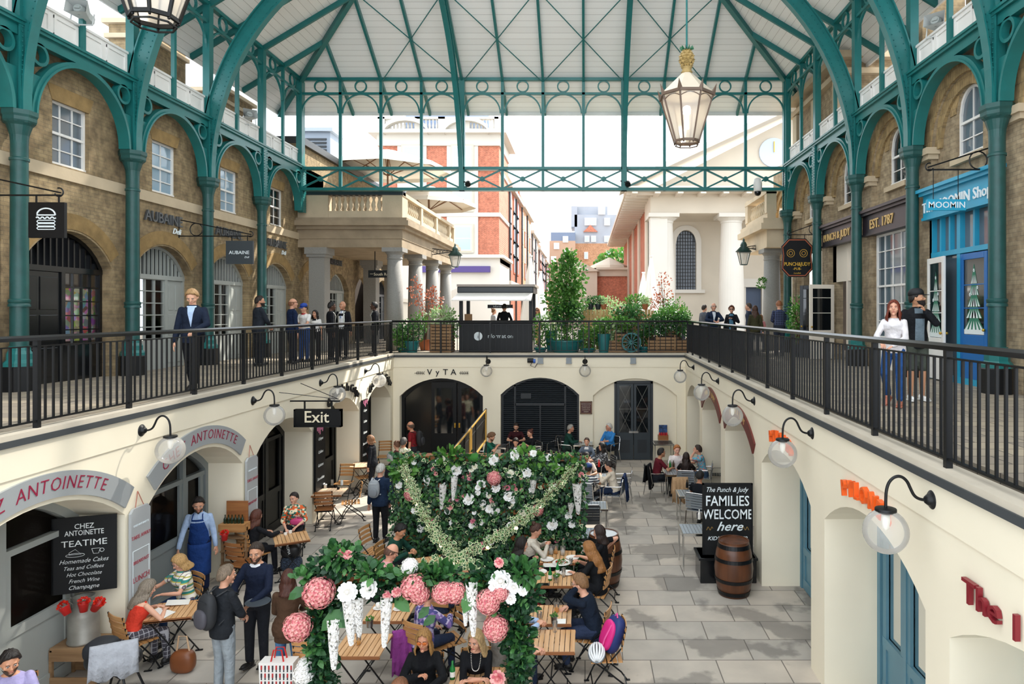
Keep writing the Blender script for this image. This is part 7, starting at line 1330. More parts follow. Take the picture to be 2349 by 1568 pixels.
def person(lab, px, py, f, pose='sit', H=1.72, top=('#222', 'shirt', 'long'), bot=('#22242a', 'trousers'), hair=('short', '#2a1d16', 0), arms=('table', 'table'), head=(0, 10), lean=8, skin='#d9a286', fem=False, Y=None, floor=PIT, chair=None, shoes='#1c1a1a', fat=1.0, vox=None, v=None, tie=None, apron=None, collar=None, specs=None, cap=None, X=None, beard=None, foot=None, vest=None, twist=0, nochair=False, hlab=None, neckl=None):
    s = H/1.75; sit = pose == 'sit'; rz = -radians(f); P = V((0, -.03, .56)) if sit else V((0, 0, .945)); P = P*1.0 if sit else P*s
    R = MX.Rotation(radians(twist), 4, 'Z') @ MX.Rotation(-radians(lean), 4, 'X')
    T = lambda x, y, z: P+R @ V((x*s*fat, y*s*fat, z*s)); Tn = lambda x, y, z: P+R @ V((x*s, y*s, z*s))
    N = Tn(0, 0, .50); up = (R @ V((0, 0, 1))); upn = (up*.5+V((0, 0, .5))).normalized(); HC = N+upn*.132*s+V((0, .028, 0))*s
    HM = MX.Translation(HC) @ MX.Rotation(radians(-head[0]), 4, 'Z') @ MX.Rotation(-radians(head[1]), 4, 'X') @ MX.Scale(s*(1.03 if fem else 1.07), 4); htop = HC+V((0, 0, .132*s))
    if Y is None: Y = (EYE-(floor+htop.z))*FPX/(py-CY)
    Xh = (px-CX)*Y/FPX if X is None else X; off = MX.Rotation(rz, 3) @ V((htop.x, htop.y, 0)) if False else MX.Rotation(rz, 4, 'Z') @ V((htop.x, htop.y, 0)); loc = V((Xh-off.x, Y-off.y, floor))
    if vox is None: vox = .0075 if Y < 11 else .010 if Y < 15 else .014
    near = Y < 16
    t = thing('person', lab, 'person', (0, 0, 0)); w_ = .168*(.9 if fem else 1)
    sh = {q: T(q*w_, 0, .412) for q in (-1, 1)}; hp = {q: P+V((q*.085*s, 0, 0)) for q in (-1, 1)}; el = {}; wr = {}; kn = {}; an = {}
    for q, a in zip((-1, 1), arms):
        if isinstance(a, str): tg, pole = ARM[a]; tg = V((q*tg[0], tg[1], tg[2])); tg = V((tg.x*s, tg.y*s, tg.z*(1 if sit and tg.z < .95 else s))); 
        else: tg = V(a); pole = (1, -.2, -.7)
        if isinstance(a, str) and sit and a in ('chest', 'hold', 'smoke', 'ear', 'clasp'): tg.z -= .385*s
        el[q], wr[q] = ik(sh[q], tg, .285*s, .25*s, (q*pole[0], pole[1], pole[2]))
    ft = foot or {'sit': ((-.13, .36), (.13, .40)), 'stand': ((-.1, 0), (.1, .03)), 'walk': ((-.09, .30), (.09, -.28)), 'cross': ((-.05, .52), (.1, .42))}[pose]
    for q, (fx, fy) in zip((-1, 1), ft):
        az = .085 if not (pose == 'walk' and fy < 0) else .15; az = .32 if pose == 'cross' and q == -1 else az; kn[q], an[q] = ik(hp[q], V((fx, fy, az)), .43*s, .42*s, (q*.15, 1, .25))
    # body (one continuous skin)
    b = MB(); fm = fem
    def torso(m, z0, z1, th, n=24, cut=None):
        zs = [z0+(z1-z0)*i/14 for i in range(15)]; vs = []
        for z in zs:
            rx, ry, oy = tor(z, fm)
            for j in range(n): a = 2*pi*j/n; vs.append(T(cos(a)*(rx+th), oy+sin(a)*(ry+th), z))
        k = len(zs); m.add(vs, [(i*n+j, i*n+(j+1) % n, (i+1)*n+(j+1) % n, (i+1)*n+j) for i in range(k-1) for j in range(n)]+[tuple(range(n))[::-1], tuple((k-1)*n+j for j in range(n))])
    def limb(m, pts, rs, th=0): m.tube(pts, [r*s*(.9 if fm else 1)+th for r in rs], 12); [m.sph(p, r*s*(.9 if fm else 1)+th, 12, 8) for p, r in zip(pts, rs)]
    torso(b, -.1, .49, -.006); limb(b, [N-up*.03*s, HC-V((0, 0, .05*s))+V((0, -.015, 0))], [.055, .052])
    for q in (-1, 1):
        limb(b, [sh[q], sh[q].lerp(el[q], .5), el[q]], [.044, .043, .036]); limb(b, [el[q], el[q].lerp(wr[q], .35), wr[q]], [.036, .038, .024]); limb(b, [hp[q], kn[q]], [.082, .052]); limb(b, [kn[q], kn[q].lerp(an[q], .3), an[q]], [.052, .053, .034])
    # head
    nu, nv = 28, 20; vs = []
    for i in range(nv+1):
        for j in range(nu):
            th = pi*i/nv; ph = 2*pi*j/nu; d = V((max(sin(th), .001)*cos(ph), max(sin(th), .001)*sin(ph), cos(th))); x, y, z = d.x*.076, d.y*.097, d.z*.12
            if d.z < 0: k = -d.z; x *= 1-.28*k**1.3; y = y*(1-.12*k)+.012*k if d.y > 0 else y*(1-.35*k)
            if d.y > .5 and abs(d.z) < .35: y -= .004*(1-abs(d.z)/.35)
            if d.y > .3 and -.95 < d.z < -.6: y += .004
            vs.append((x, y, z))
    b.add(vs, [(i*nu+j, i*nu+(j+1) % nu, (i+1)*nu+(j+1) % nu, (i+1)*nu+j) for i in range(nv) for j in range(nu)]+[tuple(range(nu)), tuple(range(nv*nu, nv*nu+nu))], M=HM)
    b.tube([(0, .088, .02), (0, .103, -.006), (0, .112, -.026)], [.007, .010, .014], 8, M=HM); b.sph((0, .098, -.028), (.017, .013, .009), 8, 6, M=HM); b.sph((0, .084, -.058), (.026, .012, .013), 10, 6, M=HM); b.sph((0, .078, -.096), (.026, .02, .018), 10, 6, M=HM)
    for q in (-1, 1): b.sph((q*.078, -.004, -.008), (.010, .018, .031), 8, 8, M=HM); b.sph((q*.045, .068, -.022), (.022, .016, .018), 8, 6, M=HM); b.sph((q*.03, .083, .032), (.024, .012, .008), 8, 6, M=HM)
    ex = MB(); hd = lin(hair[1]) if hair[0] != 'none' else (.1, .1, .1, 1)
    for q in (-1, 1):
        ex.sph((q*.031, .0895, .010), (.0145, .0085, .0066), 10, 8, 1, M=HM); ex.sph((q*.031, .0955, .010), (.0062, .005, .0062), 8, 6, 2, M=HM)
        ex.tube([(q*.014, .102, .029), (q*.03, .103, .035), (q*.048, .091, .030)], [.003, .0038, .002], 5, 2 if not beard else 2, M=HM); ex.tube([(q*.016, .0955, .015), (q*.031, .1005, .0175), (q*.046, .089, .014)], .002, 5, 2, M=HM)
    ex.sph((0, .0955, -.0545), (.021, .006, .0038), 10, 6, 3, M=HM); ex.sph((0, .0945, -.0615), (.017, .0065, .0045), 10, 6, 3, M=HM)
    # hands
    for q in (-1, 1):
        fd = (wr[q]-el[q]).normalized(); a = arms[0 if q < 0 else 1]; a = a if isinstance(a, str) else 'x'
        if a in ('table', 'tablefar', 'rail', 'lap'): fd = (fd+V((-q*.5, .5, -.35))).normalized()
        if a in ('chin', 'smoke', 'ear'): fd = (fd*.5+V((-q*.4, 0, .7))).normalized()
        nr = V((0, 0, 1)) if abs(fd.z) < .7 else V((q*.9, .3, 0)); sd = fd.cross(nr).normalized(); nr = sd.cross(fd).normalized(); w0 = wr[q]; c = .35 if a == 'down' else .6 if a in ('table', 'lap', 'tablefar', 'rail') else 1.1
        Mh = MX.Translation(w0) @ MX((( sd.x, fd.x, nr.x, 0), (sd.y, fd.y, nr.y, 0), (sd.z, fd.z, nr.z, 0), (0, 0, 0, 1))) @ MX.Scale(s*(.9 if fem else 1), 4)
        b.sph((0, .05, 0), (.039, .055, .016), 12, 8, M=Mh); b.tube([(0, -.01, 0), (0, .04, 0)], [.024, .028], 8, sq=.6, M=Mh)
        for k, (fx, L) in enumerate(((-.03, .062), (-.010, .074), (.011, .078), (.031, .070))):
            p0 = V((fx, .085, 0)); p1 = p0+V((fx*.1, L*.5*cos(c*.5), -L*.5*sin(c*.5))); p2 = p1+V((fx*.05, L*.32*cos(c*1.1), -L*.32*sin(c*1.1))); p3 = p2+V((0, L*.25*cos(c*1.7), -L*.25*sin(c*1.7))); ex.tube([p0, p1, p2, p3], [.0092, .0088, .008, .0062], 7, 0, M=Mh); ex.sph(p3, .0062, 6, 4, 0, M=Mh)
        tx = -q if True else 1; tx = 1 if (sd.x*-q) > 0 else -1; ex.tube([V((tx*.026, .02, 0)), V((tx*.048, .045, -.008)), V((tx*.05, .07, -.02)), V((tx*.045, .088, -.028))], [.012, .0105, .0095, .007], 7, 0, M=Mh)
    fused(b, vox, 'body', [sk(skin), mat('#efeae4', .3), mat('#3a2a20' if sum(lin(hair[1])[:3]) > .25 else hair[1], .5), mat('#b5625a' if fem else '#b5766a', .5)], t, ex, sm=2 if vox < .009 else 1)
    # clothes
    th = {'shirt': .010, 'tee': .008, 'jumper': .013, 'jacket': .018, 'coat': .024, 'tank': .006}[top[1]]; m = MB(); hem = {'jacket': -.14, 'coat': -.22, 'shirt': -.08, 'jumper': -.09, 'tee': -.09, 'tank': -.07}[top[1]]
    if sit: hem = max(hem, -.07)
    torso(m, hem, .475 if top[1] != 'tank' else .40, th)
    if top[1] == 'coat' and not sit: torso(m, -.13, .1, th+.02)
    for q in (-1, 1):
        if top[2] == 'long': limb(m, [sh[q], sh[q].lerp(el[q], .5), el[q]], [.043, .046, .041], th*.75); limb(m, [el[q], wr[q].lerp(el[q], .06)], [.042, .031], th*.8)
        elif top[2] == 'short': limb(m, [sh[q], sh[q].lerp(el[q], .62)], [.049, .050], th)
        elif top[2] == 'mid': limb(m, [sh[q], el[q], el[q].lerp(wr[q], .25)], [.048, .043, .04], th)
        elif top[1] == 'tank': limb(m, [T(q*.085, .03, .38), T(q*.09, -.01, .475)], [.02, .018])
    if top[1] in ('jacket', 'shirt', 'coat'): m.tube([T(.068*cos(a), -.005+.066*sin(a), .482+.008*sin(a)) for a in [2*pi*i/14 for i in range(15)]], .016*s, 6, caps=False)
    fused(m, max(vox, .009), {'shirt': 'shirt', 'tee': 't_shirt', 'jumper': 'jumper', 'jacket': 'jacket', 'coat': 'coat', 'tank': 'vest_top'}[top[1]], [clothm(top[0])], t, sm=5)
    m = MB(); torso(m, -.13, .045 if top[1] != 'tank' else .06, .010)
    bl = {'trousers': 1.0, 'jeans': 1.0, 'shorts': .0, 'skirt': -.2}[bot[1]]
    for q in (-1, 1):
        if bl > .5: limb(m, [hp[q], hp[q].lerp(kn[q], .5), kn[q]], [.092, .082, .062], .008); limb(m, [kn[q], kn[q].lerp(an[q], .93)], [.062, .048], .008)
        else: limb(m, [hp[q], hp[q].lerp(kn[q], .95)], [.092, .078], .012)
    fused(m, max(vox, .010), 'jeans' if bot[1] == 'jeans' else 'shorts' if bot[1] == 'shorts' else 'trousers', [clothm(bot[0])], t, sm=4)
    for q in (-1, 1):
        d = (an[q]-kn[q]); fx = V((q*.12, 1, 0)).normalized(); m = MB(); Ms = MX.Translation(V((an[q].x, an[q].y, max(an[q].z-.085, 0)))) @ MX(((fx.y, fx.x, 0, 0), (-fx.x, fx.y, 0, 0), (0, 0, 1, 0), (0, 0, 0, 1)))
        if an[q].z > .1: Ms = Ms @ MX.Rotation(-.5 if pose == 'walk' else .2, 4, 'X')
        m.sph((0, -.02, .05), (.042, .06, .05), 12, 8, M=Ms); m.sph((0, .09, .035), (.045, .10, .036), 12, 8, M=Ms); m.box(-.042, .042, -.075, .17, 0, .02, M=Ms); m.build('shoe', mat(shoes, .5), t, smooth=True, local=True)
    yf = lambda x, z, o: (lambda r: r[2]+(r[1]+o)*sqrt(max(1-(x/(r[0]+o))**2, .05)))(tor(z, fm))
    def patch(name, rows, m_, o, n=6):   # rows of (z, x0, x1) on the front of the torso
        m = MB(); vs = []
        for z, x0, x1 in rows: vs += [T(x0+(x1-x0)*i/n, yf(x0+(x1-x0)*i/n, z, o), z) for i in range(n+1)]
        w2 = n+1; m.add(vs, [(i*w2+j, i*w2+j+1, (i+1)*w2+j+1, (i+1)*w2+j) for i in range(len(rows)-1) for j in range(n)]); m.build(name, m_, t, smooth=True, local=True)
    if v: patch('shirt_front', [(.478, -.05, .05), (.44, -.055, .055), (.36, -.042, .042), (.24, -.02, .02), (.14, -.004, .004)] if v[1] != 'open' else [(.478, -.055, .055), (.42, -.07, .07), (.3, -.07, .07), (.1, -.07, .07), (-.06, -.07, .07)], clothm(v[0]), th+.006)
    if tie: patch('tie', [(.465, -.015, .015), (.45, -.02, .02), (.43, -.014, .014), (.3, -.02, .02), (.2, -.025, .025), (.15, -.003, .003)], clothm(tie), th+.010, 2)
    if apron:
        patch('apron', [(.40, -.09, .09), (.3, -.12, .12), (.15, -.15, .15), (.0, -.17, .17), (-.1, -.17, .17)], clothm(apron), th+.010, 10); m = MB(); n = 12; c = hp[-1].lerp(hp[1], .5); vs = []
        for i in range(7): z = .90-i*.09; vs += [(.185*cos(a), .02+.165*sin(a)+.004*i, z*s) for a in [pi*(-.08+1.16*j/n) for j in range(n+1)]]
        m.add(vs, [(i*(n+1)+j, i*(n+1)+j+1, (i+1)*(n+1)+j+1, (i+1)*(n+1)+j) for i in range(6) for j in range(n)]); o = m.build('apron_skirt', clothm(apron), t, smooth=True, local=True); o.modifiers.new('s', 'SOLIDIFY').thickness = .006
        m = MB(); [m.tube([T(q*.085, yf(.085, .40, th+.012), .40), T(q*.075, yf(.07, .46, th)+.01, .465), T(q*.06, -.05, .49)], .009, 5) for q in (-1, 1)]; m.build('apron_strap', clothm(apron), t, local=True)
    if collar: patch('collar', [(.482, -.07, .07), (.462, -.075, .075), (.445, -.03, .03)], clothm(collar), th+.006)
    if vest:
        for q in (-1, 1): patch('reflective_strip', [(.46, q*.075, q*.105), (.35, q*.08, q*.11), (.2, q*.075, q*.105), (.02, q*.07, q*.10)], mat('#cfd2c8', .3), th+.008, 2)
    if neckl: m = MB(); [m.sph(T(.06*sin(a)*(1), yf(.06*sin(a), .47-.15*k, th)+.008, .475-.16*k), .0055, 6, 4) for k, a in [(sin(pi*i/34), -pi/2+pi*i/34*1.0) for i in range(35)]]; m.build('bead_necklace', mat('#e8e4dc', .3), t, local=True)
    # hair
    st, hc, L = hair; m = MB(); nu = 44; lims = [(0, 2.1), (1.1, 1.9), (1.5, 1.42), (1.75, 1.5), (2.0, 1.1), (2.4, .88), (pi, .74)]
    if st == 'bald': lims = [(0, 2.15), (1.2, 2.0), (1.9, 1.6), (2.0, 1.3), (pi, 1.3)]
    if st in ('long', 'bob', 'fringe') and L: lims = [(0, 2.0), (1.2, 1.9), (1.85, 1.75), (2.25, 1.05), (pi, .70)]
    def lim(a):
        a = abs(a)
        for (a0, l0), (a1, l1) in zip(lims, lims[1:]):
            if a <= a1: return l0+(l1-l0)*(a-a0)/(a1-a0)
        return lims[-1][1]
    if st != 'none':
        fat_ = {'short': .006, 'bald': .003, 'curly': .024, 'bun': .004, 'long': .010, 'bob': .016, 'fringe': .012, 'pony': .005, 'quiff': .012}.get(st, .008); lmax = 2.0 if L else 9; rows = []; rb = st == 'bald'; pc = 2.0
        K = 14; Lr = max(int(L/.022), 0)
        for i in range(K+1+Lr):
            row = []
            for j in range(nu+1):
                ph = -pi+2*pi*j/nu; l = lim(ph); gr = .0035*sin(ph*23+i*.25)+.003*sin(ph*11+1)
                if i <= K:
                    th_ = l*i/K if not rb else (1.25+(max(l-1.25, .02))*i/K); rr = fat_+gr*min(i/4, 1)+(.01*sin(pi*min(th_/1.6, 1)) if st == 'quiff' and abs(ph) > 2.2 else 0); d = V((sin(th_)*sin(ph), -sin(th_)*cos(ph), cos(th_))); p = V((d.x*(.077+rr), d.y*(.098+rr), d.z*(.121+rr)))
                    if i == K and not L: p = V((d.x*(.077+.0), d.y*(.098), d.z*.121))
                    if st == 'curly': p += d*.016*noise.noise(p*38)
                else:
                    e = (i-K)/max(Lr, 1); a = abs(ph); l0 = lim(ph); d = V((sin(l0)*sin(ph), -sin(l0)*cos(ph), cos(l0))); p = V((d.x*(.077+fat_+gr), d.y*(.098+fat_+gr), d.z*(.121+fat_)))
                    w2 = max(0, min(1, (pc+.25-a)/.5)); drop = L*e*w2; p.z -= drop; k2 = 1.0+.28*min(e*L/.12, 1)*w2; p.x *= k2*(1-.25*max(e*L-.12, 0)/.3); p.y = p.y*(1.0) - (.035*min(drop/.15, 1)) if p.y < .02 else p.y+.012*w2; p.x += .012*sin(drop*38+ph*2)*w2; p.y += .006*sin(drop*30+ph*5)*w2
                row.append(tuple(p))
            rows += row
        w2 = nu+1; tot = K+1+Lr; m.add(rows, [(i*w2+j, i*w2+j+1, (i+1)*w2+j+1, (i+1)*w2+j) for i in range(tot-1) for j in range(nu)], M=HM)
        if st == 'bun': m.sph((0, -.085, .10), (.042, .042, .038), 14, 10, M=HM); m.sph((0, -.075, .085), (.05, .04, .025), 12, 8, M=HM)
        if st == 'pony': m.tube([(0, -.10, .03), (0, -.14, .02), (0, -.15, -.06), (0, -.13, -.17)], [.02, .03, .028, .008], 10, M=HM)
        o = m.build('hair', hairm(hc), t, smooth=True, local=True); so_ = o.modifiers.new('solid', 'SOLIDIFY'); so_.thickness = .007; so_.offset = -1 
    if beard:
        m = MB(); vs = []; n = 16
        for i in range(8):
            for j in range(n+1):
                ph = -1.6+3.2*j/n; z = -.040-.088*i/7*(1 if abs(ph) < .9 else .75); k = sqrt(max(1-(z/.127)**2, .08)); x = .083*sin(ph)*k*(1-.2*(-z/.12)**1.3); y = .105*cos(ph)*k+.05*(-z/.12)**1.5; vs.append((x, y, z))
        fs = [(i*(n+1)+j, i*(n+1)+j+1, (i+1)*(n+1)+j+1, (i+1)*(n+1)+j) for i in range(7) for j in range(n) if not (i < 3 and 6 <= j <= 9)]; m.add(vs, fs, M=HM); m.build('beard', mat(beard, .8, bump=.5, bs=90), t, smooth=True, local=True)
    if specs:
        m = MB(); col = mat(specs, .1, metal=.3 if specs != '#0c0c0e' else 0)
        for q in (-1, 1):
            if specs != '#3a3a3a': m.sph((q*.033, .103, .010), (.026, .006, .021), 14, 8, M=HM)
            else: m.tube([(q*.033+.022*cos(a), .105, .010+.018*sin(a)) for a in [2*pi*i/12 for i in range(13)]], .002, 5, M=HM)
            m.tube([(q*.058, .098, .016), (q*.082, .0, .012)], .0022, 5, M=HM)
        m.tube([(-.012, .106, .014), (.012, .106, .014)], .0025, 5, M=HM); m.build('glasses', col, t, smooth=True, local=True)
    if cap:
        m = MB(); m.lathe([(.092, 0), (.09, .05), (.07, .085), (.03, .1), (.002, .102)], (0, -.006, .045), 22, M=HM @ MX.Diagonal((1, 1.16, 1, 1))); m.prism([(.075*sin(a), .07+.085*cos(a)) for a in [-1.35+2.7*i/12 for i in range(13)]], lambda a, b_, d: (a, b_, d+.05), 0, .008) if False else m.add([tuple(HM @ V((.078*sin(a)*k, .075+(.095*cos(a))*k, .05-.012*k))) for k in (.2, 1) for a in [-1.4+2.8*i/10 for i in range(11)]], [(i, i+1, 12+i, 11+i) for i in range(10)]); o = m.build('cap', mat(cap, .7), t, smooth=True, local=True); o.modifiers.new('s', 'SOLIDIFY').thickness = .006
    t.location = loc; t.rotation_euler = (0, 0, rz); t['_'] = 0; del t['_']
    if sit and chair: get(chair[0], (loc.x-off.x*0, loc.y, floor), rz, chair[1], 'wooden folding chairs' if chair[0][0] == 'w' else 'metal cafe armchairs')
    return t, T, HM, wr, tor
def bagthing(name, lab, cat, t, grp=None): o = thing(name, lab, cat, t.location, 0, grp); o.rotation_euler = t.rotation_euler; return o
def backpack(pp, lab, c1, c2, c3='#222', s=1.0, o=(0, -.22, .24)):
    t, T = pp[0], pp[1]; g = bagthing('backpack', lab, 'backpack', t); P = lambda x, y, z: T(o[0]+x*s, o[1]+y*s, o[2]+z*s)
    def blob(m, c, r, k=2.6):
        vs = []; nu, nv = 18, 12
        for i in range(nv+1):
            for j in range(nu):
                th = pi*i/nv; ph = 2*pi*j/nu; pw = lambda q: math.copysign(abs(q)**(2/k), q); vs.append(P(c[0]+r[0]*pw(max(sin(th), .001)*cos(ph)), c[1]+r[1]*pw(max(sin(th), .001)*sin(ph)), c[2]+r[2]*pw(cos(th))))
        m.add(vs, [(i*nu+j, i*nu+(j+1) % nu, (i+1)*nu+(j+1) % nu, (i+1)*nu+j) for i in range(nv) for j in range(nu)])
    m = MB(); blob(m, (0, 0, 0), (.15, .085, .23)); m.build('main_pouch', mat(c1, .7, bump=.3, bs=20), g, smooth=True, local=True); m = MB(); blob(m, (0, -.085, -.07), (.115, .045, .12)); m.build('front_pocket', mat(c2, .7), g, smooth=True, local=True)
    for q in (-1, 1): m = MB(); m.tube([P(q*.09, .06, .19), P(q*.11, .19, .235), P(q*.115, .33, .16), P(q*.12, .33, -.02), P(q*.13, .08, -.17)], .016, 6, sq=.5); m.build('shoulder_strap', mat(c3, .7), g, smooth=True, local=True)
    m = MB(); m.tube([P(q, -.08, .14) for q in (-.1, 0, .1)], .006, 5); m.tube([P(-.03, 0, .22), P(0, .0, .27), P(.03, 0, .22)], .008, 5); m.build('zip_and_handle', mat(c3, .6), g, local=True); return g
A = 'wood'; WCH = lambda s: ('wood', 'wooden folding chair under '+s); DCH = lambda s: ('metald', 'dark metal armchair under '+s); MCH = lambda s: ('metal', 'silver metal armchair under '+s)
# upper walkway, burger side
person('blond man in navy blazer walking along the railing and looking down', 441, 655, 165, 'walk', 1.86, ('#1b2436', 'jacket', 'long'), ('#16181e', 'trousers'), ('quiff', '#b08a5c', 0), ('hold', 'down'), (0, 32), 2, '#e3ae90', Y=12.1, floor=0, v=('#aec4e2', 'v'), collar='#b9cde8')
person('bearded man in charcoal suit seen from behind beside a teal column', 596, 675, 40, 'stand', 1.87, ('#262b33', 'jacket', 'long'), ('#20242b', 'trousers'), ('short', '#2c2019', 0), ('down', 'clasp'), (25, 0), 0, '#c58f72', Y=17.7, floor=0, beard='#2a1e17', collar='#eee')
person('balding man in navy suit with a coloured arm badge', 672, 682, 45, 'stand', 1.82, ('#16233f', 'jacket', 'long'), ('#171b26', 'trousers'), ('bald', '#8a5a3c', 0), ('down', 'down'), (25, 0), 0, '#d39c80', Y=18.5, floor=0, collar='#eee')
person('teenager in blue cap and white polo with red collar', 697, 693, 200, 'stand', 1.68, ('#eceae6', 'tee', 'short'), ('#2b4d8c', 'jeans'), ('short', '#2c2019', 0), ('hold', 'clasp'), (0, 10), 0, '#d9a286', Y=19.3, floor=0, cap='#2346a0', collar='#c32330')
person('dark haired girl in black pinafore and white sleeves', 723, 713, 190, 'stand', 1.5, ('#e4e2de', 'tee', 'short'), ('#1a1a1e', 'trousers'), ('long', '#1d1512', .2), ('down', 'clasp'), (0, 0), 0, '#c99274', fem=True, Y=19.8, floor=0, v=('#1a1a1e', 'open'))
person('guard in dark suit with reflective strips turned to his colleague', 761, 695, 60, 'stand', 1.75, ('#15171c', 'jacket', 'long'), ('#15171c', 'trousers'), ('short', '#15100e', 0), ('down', 'down'), (0, 0), 0, '#5a3d2e', Y=20.0, floor=0, vest=1)
person('bald guard in white shirt, blue tie and reflective vest', 786, 693, 190, 'stand', 1.78, ('#17191e', 'jacket', 'long'), ('#15171c', 'trousers'), ('none', '#222', 0), ('down', 'down'), (10, 0), 0, '#c58d6e', Y=20.6, floor=0, v=('#e7e8ea', 'open'), tie='#7f97bd', vest=1)
person('lone dark skinned guard with reflective vest by the far railing corner', 858, 692, 250, 'stand', 1.78, ('#17191e', 'jacket', 'long'), ('#15171c', 'trousers'), ('short', '#120d0b', 0), ('down', 'down'), (10, 0), 0, '#4b3226', Y=22.0, floor=0, v=('#d5d5d5', 'v'), vest=1)
# beyond the far railing
person('kiosk attendant in black shirt seen from behind at the counter', 1157, 695, 0, 'stand', 1.75, ('#17181b', 'shirt', 'long'), ('#15161a', 'trousers'), ('short', '#1c1512', 0), ('hold', 'hold'), (10, 15), 3, Y=24.9, floor=0)
person('fair haired girl with a bun behind the kiosk counter', 1133, 703, 60, 'stand', 1.6, ('#c9cdd2', 'tee', 'short'), ('#3a4a66', 'jeans'), ('bun', '#9a6f48', 0), ('down', 'down'), (0, 0), 0, fem=True, Y=27, floor=0)
person('woman in sunglasses and tan trousers walking beside the kiosk', 1233, 712, 190, 'walk', 1.62, ('#d5d5d8', 'tee', 'short'), ('#a58a63', 'trousers'), ('bob', '#a36d40', .12), ('clasp', 'down'), (0, 0), 0, fem=True, Y=27, floor=0, specs='#0c0c0e')
person('bald man in blue polo and sunglasses holding a phone to his ear', 1563, 697, 190, 'stand', 1.76, ('#2f66a8', 'tee', 'short'), ('#3a3f4a', 'trousers'), ('bald', '#8a6a52', 0), ('down', 'ear'), (0, 0), 0, Y=27.5, floor=0, specs='#0c0c0e')
person('elderly man in navy jacket leaning his arms on the far railing corner', 1637, 696, 175, 'stand', 1.76, ('#1b2940', 'jacket', 'long'), ('#2a2f3a', 'trousers'), ('bald', '#c9c6c0', 0), ('rail', 'rail'), (0, 5), 8, '#d99f84', Y=22.6, floor=0, v=('#dfe6ee', 'v'))
person('auburn haired woman in sunglasses and black jacket by the railing', 1678, 699, 195, 'stand', 1.66, ('#1a1b20', 'jacket', 'long'), ('#2b3c52', 'jeans'), ('curly', '#6e3a22', 0), ('chest', 'down'), (0, 0), 0, fem=True, Y=22.8, floor=0, specs='#0c0c0e', v=('#4a7690', 'open'))
person('dark haired man in grey top behind the elderly man', 1616, 704, 60, 'stand', 1.72, ('#585d68', 'jacket', 'long'), ('#2a2f3a', 'trousers'), ('short', '#33261e', 0), ('down', 'down'), (0, 0), 0, Y=25.5, floor=0)
person('short haired man in dark blue jacket looking away behind the long haired woman', 1717, 697, 290, 'stand', 1.76, ('#2a3446', 'jacket', 'long'), ('#2a2f3a', 'trousers'), ('short', '#4a3a2e', 0), ('down', 'down'), (0, 0), 0, Y=23.6, floor=0)
person('woman with long brown hair in olive jacket seen from behind', 1732, 701, 10, 'stand', 1.66, ('#3c3a26', 'jacket', 'long'), ('#2a2f3a', 'trousers'), ('long', '#4a2c1c', .34), ('down', 'down'), (0, 0), 0, fem=True, Y=22.0, floor=0)
person('small child in pink top beside the stone portico column', 1745, 716, 0, 'stand', 1.35, ('#d88f92', 'tee', 'short'), ('#6a6f80', 'trousers'), ('bob', '#a36d40', .1), ('down', 'down'), (0, 0), 0, fem=True, Y=24.2, floor=0)
person('man in navy checked shirt seen from behind by the corner column', 1787, 689, 5, 'stand', 1.82, (('check', '#20263e', '#4a5578', 14), 'shirt', 'long'), ('#2a2f3a', 'trousers'), ('short', '#9a5f38', 0), ('clasp', 'clasp'), (0, 20), 2, Y=21.9, floor=0)
# pub side walkway
person('woman with long red hair in white cardigan and jeans', 2050, 684, 215, 'walk', 1.62, ('#e4e0e2', 'jumper', 'long'), ('#284e86', 'jeans'), ('long', '#7a2f18', .28), ('clasp', 'hold'), (-10, -3), 0, '#dba388', fem=True, Y=10.2, floor=0, shoes='#b5705a', foot=((-.1, .12), (.1, -.1)))
b_ = person('bearded man in black cap, dark jacket and shorts raising a cigarette', 2103, 655, 180, 'stand', 1.80, ('#1a1c20', 'jacket', 'long'), ('#4a5048', 'shorts'), ('short', '#1f1713', 0), ('smoke', 'down'), (-55, -5), 0, '#c4906f', Y=10.75, floor=0, cap='#16181c', v=('#6b7b86', 'open'), beard='#1f1713', shoes='#f0f0ee')
# pit, burger side
person('waiter in light blue shirt and navy apron stepping out of the doorway', 455, 1110, 165, 'stand', 1.80, ('#a9bfe0', 'shirt', 'long'), ('#1b2440', 'trousers'), ('quiff', '#1c1411', 0), ('down', 'swing'), (-15, 20), 6, '#d9a083', apron='#1e3d7a', beard='#4a3a30', Y=12.2)
person('woman in red top and checked trousers with a grey blonde ponytail', 338, 1328, 30, 'sit', 1.66, ('#d8412f', 'tank', 'none'), (('check', '#4a4750', '#b9b8be', 16), 'trousers'), ('long', '#8f8272', .26), ('table', 'table'), (25, 22), 22, '#e0aa8e', fem=True, chair=WCH('the woman in the red top'))
person('blonde woman in teal, white and olive striped top reading a menu', 412, 1270, 215, 'sit', 1.66, (('multi',), 'shirt', 'short'), ('#24395e', 'jeans'), ('bob', '#c39a62', .13), ('table', 'tablefar'), (0, 30), 8, '#dfa68a', fem=True, fat=1.12, chair=WCH('the striped top woman'))
c_ = person('grey haired man with a black backpack seen from behind', 519, 1295, 30, 'stand', 1.76, ('#22252a', 'jacket', 'long'), ('#8f979d', 'trousers'), ('short', '#7d6c5a', 0), ('clasp', 'clasp'), (15, 5), 2, '#d39c80')
backpack(c_, 'black and grey backpack on the grey haired man', '#26282c', '#4a4850', '#2b2d31')
d_ = person('balding man in navy jumper and white collar holding a phone and tray', 588, 1243, 185, 'stand', 1.83, ('#182034', 'jumper', 'long'), ('#23252b', 'trousers'), ('short', '#3a2c22', 0), ('hold', 'hold'), (-12, 12), 0, '#cf9878', collar='#e9ebef', beard='#4b3a2e')
